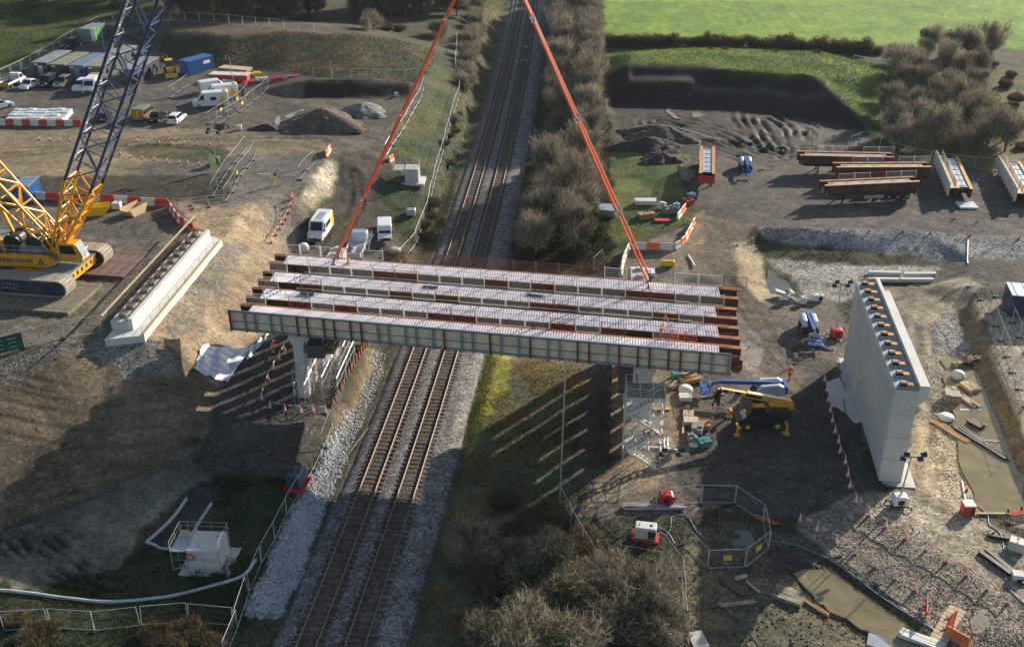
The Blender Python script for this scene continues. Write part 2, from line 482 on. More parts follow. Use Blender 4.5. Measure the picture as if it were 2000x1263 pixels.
TYRE = [[(100,640),(200,560),(300,470),(330,425)],[(60,650),(180,600),(280,520),(250,440)],[(1400,430),(1500,400),(1700,412),(1990,445)],[(1380,480),(1440,400),(1520,330)],[(1500,330),(1600,400),(1850,420)],[(20,226),(200,196),(330,212),(420,232)],[(300,200),(380,240),(340,160)],[(1430,600),(1500,700),(1590,800),(1600,950)],[(1340,930),(1450,940),(1600,985)],[(1400,600),(1440,720),(1420,900)],
 [(0,950),(200,905),(390,850)],[(0,780),(180,815),(380,810)],[(1800,965),(1790,800),(1765,650),(1800,560)],[(1830,980),(1815,850),(1790,700)],[(515,268),(600,255),(760,285)],[(640,205),(700,190),(790,205)],[(450,345),(560,332),(640,312)],[(700,298),(692,400),(640,475)],[(720,300),(712,400),(700,480)],[(-40,262),(200,264),(420,262),(630,282)],[(-40,300),(200,310),(420,325),(520,330)],[(1380,430),(1400,520),(1440,600),(1490,680)],[(1300,240),(1420,270),(1500,310)],[(1900,530),(1800,555),(1740,590)],[(560,780),(520,720),(560,650)],[(480,820),(500,740),(540,680)]]
TM = np.zeros(GX.shape)
_r = random.Random(3)
for ln in TYRE:
    base = [g(*p) for p in ln]
    for rep in range(4):
        off = _r.uniform(-3.2, 3.2); dep_ = _r.uniform(.4, 1)
        for sd_ in (-.95, .95):
            pts = []
            for i, p in enumerate(base):
                q = base[min(i + 1, len(base) - 1)] - base[max(i - 1, 0)]; nn = Vector((-q.y, q.x, 0)).normalized(); pts.append(p + nn * (off + sd_ + (i - 1) * _r.uniform(-.25, .25)))
            # smooth by Catmull-Rom subdivision
            fine_ = []
            for i in range(len(pts) - 1):
                a0, a1, a2, a3 = pts[max(i - 1, 0)], pts[i], pts[i + 1], pts[min(i + 2, len(pts) - 1)]
                for k in range(5):
                    f = k / 5; fine_.append(.5 * ((2 * a1) + (a2 - a0) * f + (2 * a0 - 5 * a1 + 4 * a2 - a3) * f * f + (3 * a1 - a0 - 3 * a2 + a3) * f ** 3))
            fine_.append(pts[-1])
            x0 = min(p.x for p in fine_) - 1; x1 = max(p.x for p in fine_) + 1; y0 = min(p.y for p in fine_) - 1; y1 = max(p.y for p in fine_) + 1
            m = (GX > x0) & (GX < x1) & (GYY > y0) & (GYY < y1)
            if not m.any(): continue
            d = seg_dist(GX[m], GYY[m], fine_)
            TM[m] = np.maximum(TM[m], np.clip(1.25 - d / .32, 0, 1) * dep_ * np.clip(.6 + fbm(GX[m], GYY[m], 6, 3) * 1.6, 0, 1))
GZ -= TM * .07
# zones: name of the ground object, pixel outline, albedo, gravel, grass, wet, edge raggedness (m)
Z = [
 ("grass_field", [(-2000,-140),(330,-140),(335,20),(225,62),(120,95),(0,150),(-420,290),(-2000,700)], (.080,.110,.028), 0, 1, 0, 1.0),
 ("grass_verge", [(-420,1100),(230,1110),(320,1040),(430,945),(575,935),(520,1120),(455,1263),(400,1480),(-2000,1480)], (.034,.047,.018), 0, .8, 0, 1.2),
 ("dirt_yard", [(430,244),(520,182),(600,160),(812,160),(830,200),(772,292),(640,305),(500,268)], (.150,.125,.098), .35, 0, .15, 1),
 ("car_park", [(-600,200),(0,180),(60,112),(110,88),(210,66),(330,100),(560,128),(605,152),(520,192),(440,242),(400,254),(-600,256)], (.125,.108,.094), .5, 0, .1, .5),
 ("embankment", [(305,125),(320,62),(460,66),(560,60),(700,66),(800,85),(860,112),(820,165),(610,152),(560,135)], (.075,.072,.036), 0, .9, 0, .8),
 ("embankment", [(310,66),(318,36),(450,36),(600,44),(690,58),(640,70),(560,62),(450,74)], (.105,.078,.05), .2, .1, 0, 1.2),
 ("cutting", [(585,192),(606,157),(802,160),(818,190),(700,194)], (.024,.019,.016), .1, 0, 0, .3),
 ("haul_road", [(-600,256),(410,250),(520,264),(630,278),(650,305),(520,322),(420,330),(300,342),(-600,345)], (.265,.205,.128), .3, 0, 0, .7),
 ("haul_road", [(280,322),(520,302),(640,302),(600,350),(570,380),(440,440),(420,420),(470,330),(380,342),(240,344)], (.165,.150,.132), .5, 0, 0, .8),
 ("grass_verge", [(248,290),(290,280),(400,282),(450,296),(440,314),(340,312),(262,308)], (.095,.092,.040), .1, .8, 0, .6),
 ("muddy_verge", [(-600,345),(-50,346),(230,342),(420,346),(440,360),(395,388),(330,392),(-600,388)], (.068,.054,.036), .2, .15, .1, .7),
 ("crane_pad", [(-600,386),(330,394),(385,448),(300,540),(215,650),(0,695),(-300,785),(-900,990)], (.165,.146,.118), .55, 0, 0, .4),
 ("slope", [(330,397),(385,398),(450,402),(520,398),(560,440),(590,490),(600,560),(540,620),(480,690),(430,755),(395,740),(300,668),(270,655),(360,560),(430,468),(385,448)], (.315,.240,.155), .25, 0, 0, .8),
 ("slope", [(430,468),(475,455),(470,520),(430,580),(390,640),(330,668),(300,664),(360,562)], (.215,.185,.145), .7, 0, 0, 1.2),
 ("slope", [(500,390),(560,378),(600,400),(590,470),(560,480),(530,440)], (.205,.180,.140), .6, 0, 0, .8),
 ("stony_bank", [(588,388),(612,345),(648,306),(664,330),(650,378),(632,402),(600,405)], (.370,.325,.240), 1, 0, 0, .5),
 ("grass_verge", [(612,408),(640,390),(655,350),(662,318),(672,330),(655,400),(640,420)], (.075,.085,.028), 0, 1, 0, .5),
 ("access_track", [(664,312),(700,292),(770,290),(765,330),(735,380),(760,420),(790,480),(740,520),(570,510),(585,470),(650,400)], (.118,.096,.072), .45, 0, .15, .8),
 ("grass_verge", [(765,300),(826,166),(848,108),(905,100),(895,190),(855,345),(820,440),(800,470),(765,420),(740,385),(770,340)], (.056,.068,.025), 0, 1, 0, 1.0),
 ("slope", [(-900,990),(-300,785),(0,692),(205,655),(300,665),(340,680),(425,760),(402,870),(300,925),(0,1045),(-420,1240),(-900,1480)], (.160,.124,.078), .25, 0, 0, .6),
 ("slope", [(-300,790),(0,694),(150,668),(250,664),(330,690),(350,735),(250,740),(180,690),(80,715),(0,745)], (.200,.190,.170), .9, 0, 0, 1.2),
 ("work_platform", [(402,880),(425,765),(480,690),(540,640),(710,672),(660,815),(575,938),(430,938)], (.078,.070,.063), .45, 0, .1, .5),
 ("rutted_mud", [(-100,1050),(0,1040),(200,960),(390,880),(410,935),(300,1010),(240,1120),(120,1135),(-100,1135)], (.200,.185,.140), .2, .0, .25, 1.0),
 ("footpath", [(288,1062),(340,1010),(385,940),(438,940),(405,1030),(365,1062)], (.045,.042,.042), .5, 0, 0, .15),
 ("stone_path", [(478,1205),(555,1030),(600,945),(655,840),(705,740),(722,685),(752,690),(718,800),(672,905),(625,1020),(548,1205)], (.30,.305,.305), 1.0, 0, 0, .4),
 ("earth_verge", [(655,838),(705,735),(722,680),(735,690),(712,760),(668,850)], (.20,.15,.09), .3, .2, 0, .5),
 ("grass_bank", [(905,690),(960,690),(1110,690),(1140,720),(1110,1000),(1060,1300),(720,1480),(745,1290),(860,1000)], (.092,.086,.042), 0, .9, 0, .7),
 ("grass_bank", [(925,688),(1000,690),(990,740),(950,820),(915,890),(890,880),(910,780)], (.200,.205,.042), 0, 1, 0, .7),
 ("earth_verge", [(1135,712),(1192,712),(1190,900),(1160,960),(1128,940),(1140,800)], (.125,.100,.068), .25, .1, 0, .7),
 ("work_area", [(1190,712),(1300,700),(1430,560),(1640,588),(1660,700),(1700,960),(1570,1015),(1480,990),(1400,1000),(1200,1010),(1110,1010),(1150,960),(1190,920)], (.185,.150,.116), .4, 0, 0, .9),
 ("work_area", [(1200,720),(1310,712),(1330,760),(1320,900),(1270,960),(1110,1000),(1170,950),(1200,900)], (.300,.228,.148), .2, 0, 0, .8),
 ("work_area", [(1440,690),(1440,610),(1470,620),(1492,700),(1470,740)], (.300,.245,.200), .1, 0, .35, .5),
 ("work_area", [(1330,700),(1400,690),(1430,760),(1390,830),(1360,880),(1320,800)], (.135,.110,.085), .5, 0, 0, .8),
 ("shaded_work_pad", [(1325,900),(1390,800),(1500,790),(1600,700),(1650,740),(1700,955),(1570,1012),(1400,985),(1325,960)], (.085,.074,.066), .35, 0, .1, .9),  # blackish surfacing, colour lowered further to deepen the abutment's shade
 ("haul_road", [(1335,470),(1365,395),(1430,425),(1488,446),(1440,470),(1425,540),(1470,590),(1510,640),(1450,650),(1425,590),(1390,540),(1340,540)], (.250,.195,.125), .3, 0, 0, .8),
 ("earth_bank", [(1210,490),(1260,480),(1360,430),(1345,470),(1340,540),(1300,560),(1200,560)], (.190,.160,.115), .5, .1, 0, .7),
 ("storage_yard", [(1345,400),(1372,300),(1400,270),(1480,296),(1720,310),(2500,330),(2500,480),(2000,465),(1490,444),(1400,430)], (.132,.113,.096), .45, 0, .05, .8),
 ("stony_bank", [(1486,445),(1600,447),(1800,452),(2000,465),(2500,490),(2500,530),(2000,515),(1900,510),(1862,512),(1700,492),(1492,474)], (.220,.220,.215), 1, 0, 0, .4),
 ("grass_verge", [(1455,468),(1490,470),(1700,490),(1862,512),(1880,520),(1700,520),(1600,512),(1480,505),(1465,490)], (.048,.052,.024), 0, 1, .1, .6),
 ("grass_verge", [(1480,478),(1600,484),(1610,500),(1490,498)], (.080,.090,.028), 0, 1, 0, .6),
 ("earth_bank", [(1430,470),(1470,465),(1490,500),(1495,560),(1540,575),(1560,598),(1480,592),(1440,545)], (.300,.240,.150), .5, .1, 0, .4),
 ("stone_bed", [(1500,505),(1600,512),(1700,520),(1840,522),(1835,552),(1690,545),(1650,590),(1570,580),(1545,540)], (.28,.262,.23), 1, 0, 0, .6),
 ("ramp", [(1830,530),(1900,505),(2500,512),(2500,560),(1930,570),(1880,548),(1800,560)], (.105,.090,.074), .5, 0, 0, .7),
 ("haul_road", [(1690,560),(1790,555),(1890,540),(1930,560),(1890,610),(1900,700),(1960,860),(2010,980),(1900,1010),(1880,1000),(1770,970),(1790,800),(1720,640)], (.450,.370,.250), .3, 0, 0, .8),
 ("stony_bank", [(1800,640),(1850,600),(1890,610),(1895,680),(1850,700),(1820,690)], (.235,.225,.205), 1, 0, 0, .8),
 ("stony_bank", [(1795,690),(1830,690),(1870,800),(1880,980),(1850,980),(1820,860)], (.330,.280,.195), 1, 0, 0, .7),
 ("trench", [(1840,690),(1900,700),(1940,790),(2000,960),(2040,1060),(1960,1010),(1890,1000),(1860,840)], (.260,.225,.140), .15, 0, .5, .6),
 ("earth_bank", [(1866,600),(1905,598),(1950,720),(2015,880),(2100,1080),(2050,1090),(1968,880),(1905,740)], (.205,.148,.075), .25, .15, 0, .5),
 ("fenced_path", [(1910,590),(2300,560),(2300,1200),(2120,1060),(2020,880),(1952,720)], (.330,.280,.200), .6, 0, 0, .6),
 ("gravel_pad", [(1555,1030),(1600,1000),(1690,962),(1730,975),(1860,1100),(2040,1215),(2040,1480),(1950,1400),(1800,1220),(1640,1100)], (.275,.235,.18), 1, 0, 0, .5),
 ("work_area", [(1700,965),(1770,960),(1900,1005),(2050,1090),(2050,1200),(1960,1160),(1850,1090)], (.360,.310,.225), .8, 0, .1, .8),
 ("rough_ground", [(1330,1050),(1400,1040),(1560,1130),(1700,1235),(1830,1300),(1900,1480),(1250,1480),(1310,1250)], (.175,.155,.090), .6, .35, 0, .9),
 ("rough_ground", [(1340,1040),(1430,1010),(1560,1040),(1600,1090),(1560,1130),(1420,1120),(1350,1090)], (.130,.108,.072), .5, .1, .15, .8),
 ("mud_flat", [(1195,205),(1400,214),(1560,230),(1700,255),(1705,290),(1560,300),(1400,300),(1340,370),(1290,300),(1205,292)], (.045,.036,.030), .25, 0, .3, 1.2),
 ("mud_flat", [(1480,225),(1560,235),(1690,262),(1700,285),(1600,285),(1500,262)], (.115,.098,.075), .2, 0, .35, 1.4),
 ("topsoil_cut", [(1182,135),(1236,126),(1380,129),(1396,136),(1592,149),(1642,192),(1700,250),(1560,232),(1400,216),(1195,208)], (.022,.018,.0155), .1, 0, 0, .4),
 ("topsoil_cut", [(1225,150),(1345,149),(1345,158),(1215,160)], (.075,.058,.040), .1, .1, 0, .4),
 ("topsoil_cut", [(1350,168),(1500,172),(1620,182),(1640,190),(1500,184),(1350,178)], (.085,.070,.052), .1, 0, 0, .4),
 ("topsoil_bund", [(1165,165),(1185,108),(1240,96),(1400,96),(1600,100),(1690,120),(1748,145),(1725,210),(1708,285),(1692,240),(1642,190),(1590,148),(1396,135),(1380,128),(1236,125),(1200,140)], (.080,.125,.026), 0, 1, 0, .5),
 ("grass_verge", [(1150,300),(1345,300),(1330,350),(1345,400),(1330,440),(1250,470),(1150,480)], (.092,.120,.032), 0, 1, 0, .9),
 ("grass_verge", [(1715,285),(1740,145),(2500,110),(2500,330),(1900,330),(1720,312)], (.105,.105,.042), 0, .9, 0, 1.0),
 ("field", [(1176,-140),(1176,60),(1215,72),(1450,80),(1700,90),(2000,97),(2800,110),(2800,-140)], (.122,.218,.014), 0, .5, 0, .3),
 ("railway_verge", [(1075,-140),(1176,-140),(1180,100),(1172,170),(1200,290),(1190,480),(1180,530),(1000,530),(1010,300),(1050,100)], (.058,.056,.030), .1, .7, 0, .8),
 ("railway_verge", [(905,-140),(985,-140),(990,0),(950,150),(895,330),(860,470),(800,480),(855,345),(893,190),(898,90)], (.088,.088,.034), 0, .9, 0, .8),
]
baseC = np.array([.080, .078, .038])
C = np.empty((nR, nC, 3)); C[:] = baseC
far = GYY > 330
C[far & (GX > float(xc(330)))] = (.11, .18, .02)
C[far & (GX <= float(xc(330)))] = (.05, .075, .022)
D = np.zeros((nR, nC, 3)); D[..., 1] = .7
ZID = np.zeros((nR, nC), int); names = ["ground"]
wx = fbm(GX + 300, GYY, 2.6, 3); wy = fbm(GX, GYY + 300, 2.6, 3)
def zone_xy(poly, rag=0.0, m0=None):
    return inpoly(GX + wx * rag * 1.6, GYY + wy * rag * 1.6, poly)
ZW = []
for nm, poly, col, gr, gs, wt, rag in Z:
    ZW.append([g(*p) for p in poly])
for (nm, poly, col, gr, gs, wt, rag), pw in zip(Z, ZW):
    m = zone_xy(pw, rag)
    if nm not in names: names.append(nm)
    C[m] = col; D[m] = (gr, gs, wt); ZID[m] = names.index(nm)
ball = (GX > XCY - 4.7) & (GX < XCY + 5.8) & (GYY < 340) & (GYY > 20)
C[ball] = (.12, .115, .112); D[ball] = (.9, 0, 0); ZID[ball] = len(names); names.append("railway_bed")
# soil mixtures: large soft patches of damp, clay, chalk and thin weed
n1 = fbm(GX, GYY, 16, 5, .55)[..., None]; n2 = fbm(GX + 91, GYY + 13, 4.5, 4)[..., None]; n3 = fbm(GX - 70, GYY + 40, 1.3, 3)[..., None]
soil = (1 - D[..., 1:2])
C = C * (1 + .34 * n1 * soil + .30 * n2 + .20 * n3)
C = np.where(soil > .5, C + np.clip(n2 * .9 + n1 * .5, 0, 1) * np.array([.045, .028, .004]) * (C.mean(-1, keepdims=True) / .15), C)
weed = np.clip((n1 + n3 * .5 - .38) * 3, 0, 1) * (soil > .8) * (D[..., 2:3] < .3) * .45
C = C * (1 - weed) + weed * np.array([.05, .062, .022])
scr = np.clip(n2 * 2.2, -1, 1) * D[..., 1:2]
C = C * (1 + scr * np.array([.32, .10, .05]))
C *= (1.12 - .6 * RUTM[..., None])
dk = np.ones(len(names)) * .66
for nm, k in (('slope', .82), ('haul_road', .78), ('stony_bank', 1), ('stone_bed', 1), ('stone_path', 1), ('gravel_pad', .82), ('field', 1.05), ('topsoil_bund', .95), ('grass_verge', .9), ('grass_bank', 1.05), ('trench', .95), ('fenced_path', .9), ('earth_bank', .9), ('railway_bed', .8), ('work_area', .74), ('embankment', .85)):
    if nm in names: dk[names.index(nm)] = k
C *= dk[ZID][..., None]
fm = ZID == names.index('field')
C[fm] *= (1 + .30 * np.sin(GX[fm] * 2 * PI / 2.6 + fbm(GX[fm], GYY[fm], 30, 2) * 3) * np.clip(.5 + fbm(GX[fm] + 9, GYY[fm], 40, 2), 0, 1))[:, None]
C *= (1 - .38 * TM * (D[..., 1] < .6))[..., None]
C = np.clip(C, .008, .8)
for ch in range(3): C[..., ch] = blur(C[..., ch], 1)
for ch in range(3): D[..., ch] = blur(D[..., ch], 1)
D[..., 2] = np.clip(D[..., 2] + RUTM * .25, 0, 1)
def ground_material():
    m = bpy.data.materials.new("soil_and_turf"); m.use_nodes = True
    t = m.node_tree; N = t.nodes; L = t.links; p = N["Principled BSDF"]
    ac = N.new("ShaderNodeAttribute"); ac.attribute_name = "albedo"
    ad = N.new("ShaderNodeAttribute"); ad.attribute_name = "detail"
    sp = N.new("ShaderNodeSeparateColor"); L.new(ad.outputs["Color"], sp.inputs[0])
    geo = N.new("ShaderNodeNewGeometry")
    def noise(s, d, r=.6):
        n = N.new("ShaderNodeTexNoise"); n.inputs["Scale"].default_value = s; n.inputs["Detail"].default_value = d; n.inputs["Roughness"].default_value = r
        L.new(geo.outputs["Position"], n.inputs["Vector"]); return n
    def mrange(src, a, b, c, d):
        r = N.new("ShaderNodeMapRange"); r.inputs["From Min"].default_value = a; r.inputs["From Max"].default_value = b
        r.inputs["To Min"].default_value = c; r.inputs["To Max"].default_value = d; L.new(src, r.inputs["Value"]); return r.outputs["Result"]
    def mul(a, b):
        x = N.new("ShaderNodeMix"); x.data_type = 'RGBA'; x.blend_type = 'MULTIPLY'; x.inputs["Factor"].default_value = 1
        L.new(a, x.inputs["A"]); L.new(b, x.inputs["B"]); return x.outputs["Result"]
    def math_(op, a, b):
        x = N.new("ShaderNodeMath"); x.operation = op
        for i, q in enumerate((a, b)):
            if isinstance(q, (int, float)): x.inputs[i].default_value = q
            else: L.new(q, x.inputs[i])
        return x.outputs[0]
    fine = noise(2.6, 9, .74); mid = noise(.55, 8, .65)
    col = mul(ac.outputs["Color"], mrange(fine.outputs["Fac"], .3, .7, .35, 1.7))
    col = mul(col, mrange(mid.outputs["Fac"], .3, .7, .62, 1.36))
    vo = N.new("ShaderNodeTexVoronoi"); vo.inputs["Scale"].default_value = 5.2; L.new(geo.outputs["Position"], vo.inputs["Vector"])
    vs = N.new("ShaderNodeSeparateColor"); L.new(vo.outputs["Color"], vs.inputs[0])
    k = mrange(vs.outputs[0], 0, 1, .35, 1.65)
    one = math_('SUBTRACT', 1.0, sp.outputs[0]); k = mrange(vs.outputs[0], 0, 1, .45, 1.55)
    kk = math_('ADD', math_('MULTIPLY', k, sp.outputs[0]), one)
    col = mul(col, kk)
    # scattered pale stones on bare soil
    vo2 = N.new("ShaderNodeTexVoronoi"); vo2.inputs["Scale"].default_value = 1.1; L.new(geo.outputs["Position"], vo2.inputs["Vector"])
    st = mrange(vo2.outputs["Distance"], .10, .16, 1, 0)
    st = math_('MULTIPLY', st, math_('SUBTRACT', 1.0, sp.outputs[1]))
    mx = N.new("ShaderNodeMix"); mx.data_type = 'RGBA'; L.new(math_('MULTIPLY', st, .5), mx.inputs["Factor"]); L.new(col, mx.inputs["A"]); mx.inputs["B"].default_value = (.34, .31, .26, 1)
    L.new(mx.outputs["Result"], p.inputs["Base Color"])
    ro = N.new("ShaderNodeMapRange"); ro.inputs["To Min"].default_value = .95; ro.inputs["To Max"].default_value = .42
    L.new(math_('MULTIPLY', sp.outputs[2], mrange(mid.outputs["Fac"], .42, .6, 0, 1)), ro.inputs["Value"]); L.new(ro.outputs["Result"], p.inputs["Roughness"])
    p.inputs["Specular IOR Level"].default_value = .35
    b1 = N.new("ShaderNodeBump"); b1.inputs["Strength"].default_value = .55; b1.inputs["Distance"].default_value = .12; L.new(fine.outputs["Fac"], b1.inputs["Height"])
    b2 = N.new("ShaderNodeBump"); b2.invert = True; b2.inputs["Distance"].default_value = .07; L.new(math_('MULTIPLY', sp.outputs[0], .9), b2.inputs["Strength"])
    L.new(vo.outputs["Distance"], b2.inputs["Height"]); L.new(b1.outputs["Normal"], b2.inputs["Normal"]); L.new(b2.outputs["Normal"], p.inputs["Normal"])
    return m
GM = ground_material()
P3 = np.stack([GX, GYY, GZ], -1).reshape(-1, 3)
idx = np.arange(nR * nC).reshape(nR, nC)
quads = np.stack([idx[:-1, :-1], idx[:-1, 1:], idx[1:, 1:], idx[1:, :-1]], -1).reshape(-1, 4)
fz = ZID[:-1, :-1].reshape(-1)
CC = C.reshape(-1, 3); DD = D.reshape(-1, 3)
def np_mesh(name, V, F, mats, smooth=True):
    me = bpy.data.meshes.new(name)
    me.vertices.add(len(V)); me.vertices.foreach_set('co', V.astype(np.float32).ravel())
    k = F.shape[1]
    me.loops.add(F.size); me.loops.foreach_set('vertex_index', F.astype(np.int32).ravel())
    me.polygons.add(len(F)); me.polygons.foreach_set('loop_start', np.arange(0, F.size, k, dtype=np.int32))
    try: me.polygons.foreach_set('loop_total', np.full(len(F), k, np.int32))
    except Exception: pass
    me.update(calc_edges=True)
    if smooth: me.polygons.foreach_set('use_smooth', np.ones(len(F), bool))
    for m in (mats if isinstance(mats, list) else [mats]): me.materials.append(m)
    return me
def np_attr(me, name, A):
    a = me.attributes.new(name, 'FLOAT_COLOR', 'POINT')
    a.data.foreach_set('color', np.concatenate([A, np.ones((len(A), 1))], 1).astype(np.float32).ravel())
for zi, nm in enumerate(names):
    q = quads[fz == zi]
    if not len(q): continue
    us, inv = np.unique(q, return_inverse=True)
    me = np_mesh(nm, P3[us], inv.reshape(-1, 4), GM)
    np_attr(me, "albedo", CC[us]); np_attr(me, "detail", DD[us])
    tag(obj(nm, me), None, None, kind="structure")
# ------------------------------------------------------------------ ballast and track
def sweep(name, offs, ya, yb, step, m, noise_amp=0.0, seed=0):
    Y = np.arange(ya, yb, step); n = len(offs)
    V = []
    for y in Y:
        s = xslope(y); c = 1 / math.hypot(1, s); x0 = float(xc(y))
        for o, z in offs: V.append((x0 + o * c, y - o * s * c, z))
    V = np.array(V)
    if noise_amp:
        V[:, 2] += fbm(V[:, 0] * 1.0, V[:, 1] + seed, .9, 3) * noise_amp
        V[:, 0] += fbm(V[:, 0], V[:, 1] + seed + 40, 1.2, 2) * noise_amp * 1.3
    i = np.arange((len(Y) - 1) * n).reshape(len(Y) - 1, n)[:, :-1].ravel()
    F = np.stack([i, i + 1, i + n + 1, i + n], 1)
    return np_mesh(name, V, F, m, smooth=False)
BAL = [stone_mat("ballast_stone", (.160, .150, .145), .17, .8, 1.0), stone_mat("brown_ballast_stone", (.115, .085, .064), .16, .7, 1.0), stone_mat("pale_ballast_stone", (.215, .198, .185), .17, .75, 1.0)]
prof = [(-4.7,-.85),(-4.3,-.52),(-3.7,-.24),(-3.3,-.20),(-2.65,-.11),(-1.85,-.10),(-1.05,-.11),(-.75,-.19),(-.4,-.12),(0,-.08),(.4,-.12),(.75,-.19),(1.05,-.11),(1.85,-.10),(2.65,-.11),(3.3,-.16),(4.1,-.10),(4.7,-.16),(5.4,-.5),(6.0,-.98)]
bme = sweep('ballast', prof, 40, 420, .45, BAL, .05)
np_ = len(prof) - 1
sl = [1 if (prof[i][0] > -2.9 and prof[i + 1][0] < -.7) or (prof[i][0] > .7 and prof[i + 1][0] < 2.9) else 2 if prof[i][0] > 3.2 else 0 for i in range(np_)]
bme.polygons.foreach_set('material_index', np.tile(sl, len(bme.polygons) // np_))
tag(obj("ballast", bme), None, None, kind="structure")
M_rail = mat("rail_steel", (.16, .085, .05), .7, .2, .25, 3)
M_railtop = mat("rail_head_steel", (.26, .21, .17), .5, .5, .15, 4)
M_sleeper = mat("weathered_sleeper", (.085, .066, .050), .9, 0, .4, 5, .4, 10)
RP = [(-.07,-.06),(-.075,-.04),(-.02,-.02),(-.02,.06),(-.036,.075),(-.036,.115),(.036,.115),(.036,.075),(.02,.06),(.02,-.02),(.075,-.04),(.07,-.06)]
def track(cx, label):
    t = thing("railway_track", label, "railway track", (float(xc(56)) + cx, 56, 0), 0, "railway tracks under the bridge")
    t0 = Vector((t.location))
    for sgn in (-1, 1):
        me = sweep("rail", [(cx + sgn * .753 + a, b) for a, b in RP], 40, 420, 1.2, [M_rail, M_railtop])
        n = len(RP) - 1; nf = len(me.polygons)
        me.polygons.foreach_set('material_index', np.tile([1 if k == 5 else 0 for k in range(n)], nf // n))
        o = obj("rail", me, t); o.location = -t0
    sm = MB(); sm.box((0, 0, -.14), (2.55, .26, .16)); sme = sm.mesh("sleeper", M_sleeper)
    rest = MB()
    y = 56.0; i = 0
    while y < 400:
        s = xslope(y); c = 1 / math.hypot(1, s)
        p = Vector((float(xc(y)) + cx * c, y - cx * s * c, 0)); a = -math.atan(s) + random.uniform(-.012, .012)
        p.z = random.uniform(-.02, .01)
        if i < 100:
            o = obj("sleeper", sme, t, p - t0, a)
        else: rest.box(p + Vector((0, 0, -.14)), (2.55, .26, .16), a)
        y += .70; i += 1
    o = rest.build("sleepers", M_sleeper, t); o.location = -t0; o['kind'] = 'stuff'
track(-TSP / 2, "rusty double railed track nearer to the stone drainage strip and steel sheet piles")
track(TSP / 2, "rusty railed track nearer to the grassy bank and wooded verge, pale cess beside it")
# ------------------------------------------------------------------ water
def water_mat(name, col, rough=.06):
    m = bpy.data.materials.new(name); m.use_nodes = True; t = m.node_tree; N = t.nodes; L = t.links; p = N["Principled BSDF"]
    geo = N.new("ShaderNodeNewGeometry")
    n = N.new("ShaderNodeTexNoise"); n.inputs["Scale"].default_value = .35; n.inputs["Detail"].default_value = 7; n.inputs["Distortion"].default_value = 1.2
    L.new(geo.outputs["Position"], n.inputs["Vector"])
    r = N.new("ShaderNodeValToRGB"); r.color_ramp.elements[0].position = .3; r.color_ramp.elements[1].position = .75
    r.color_ramp.elements[0].color = (*[c * .72 for c in col], 1); r.color_ramp.elements[1].color = (*[c * 1.2 for c in col], 1)
    L.new(n.outputs["Fac"], r.inputs["Fac"]); L.new(r.outputs["Color"], p.inputs["Base Color"])
    p.inputs["Roughness"].default_value = rough; p.inputs["IOR"].default_value = 1.33
    b = N.new("ShaderNodeBump"); b.inputs["Strength"].default_value = .06; b.inputs["Distance"].default_value = .03
    n2 = N.new("ShaderNodeTexNoise"); n2.inputs["Scale"].default_value = 5; L.new(geo.outputs["Position"], n2.inputs["Vector"]); L.new(n2.outputs["Fac"], b.inputs["Height"]); L.new(b.outputs["Normal"], p.inputs["Normal"])
    return m
def pond(name, poly, m, lift=.03, sub=5, rag=.35):
    pts = [g(*p) for p in poly]
    z = float(np.median([p.z for p in pts])) + lift
    out = []
    n = len(pts)
    for i in range(n):
        a, b = pts[i], pts[(i + 1) % n]
        for k in range(sub):
            q = a.lerp(b, k / sub)
            out.append((q.x + float(fbm(np.array([q.x * 1.7]), np.array([q.y]), 1.6, 2)[0]) * rag * 2, q.y + float(fbm(np.array([q.x]), np.array([q.y * 1.3 + 77]), 1.6, 2)[0]) * rag * 2, z))
    # shallow sheet with thickness below the bank
    mb = MB(); k = len(out)
    mb.add(out + [(x, y, z - .25) for x, y, z in out], [tuple(range(k))] + [(i, k + i, k + (i + 1) % k, (i + 1) % k) for i in range(k)])
    return tag(mb.build(name, m), None, None, kind="structure")
W_clay = water_mat("clay_water", (.25, .205, .115)); W_grey = water_mat("grey_water", (.125, .135, .115)); W_pale = water_mat("pale_puddle", (.34, .29, .22), .1)
pond("pond", [(1494,524),(1516,535),(1540,552),(1552,566),(1524,570),(1502,572),(1492,552)], W_grey)
pond("pond", [(1548,1118),(1580,1096),(1640,1112),(1710,1160),(1790,1210),(1850,1250),(1830,1285),(1760,1270),(1660,1222),(1590,1176)], W_clay, .06)
pond("pond", [(1402,1060),(1420,1034),(1460,1040),(1472,1066),(1458,1092),(1418,1090)], W_grey, -.02)
pond("trench_water", [(1838,702),(1880,694),(1912,702),(1945,770),(1975,850),(1998,930),(2012,1020),(1930,1010),(1900,985),(1872,880),(1858,800)], W_clay, .02)
pond("puddle", [(1448,630),(1472,628),(1486,680),(1478,716),(1456,705)], W_pale, .0)
pond("puddle", [(1880,1205),(1930,1190),(1945,1215),(1920,1240),(1890,1228)], W_pale, .02)
pond("puddle", [(1298,212),(1318,222),(1330,234),(1316,232),(1300,222)], W_pale, .06, 3, .5)
pond("puddle", [(1352,220),(1372,218),(1376,226),(1356,230)], W_pale, .06, 3, .5)
pond("puddle", [(560,228),(588,215),(596,214),(584,222),(566,232)], W_pale, .06, 3, .4)
pond("puddle", [(541,232),(550,224),(551,240),(566,258),(552,254),(542,244)], W_pale, .06, 3, .4)
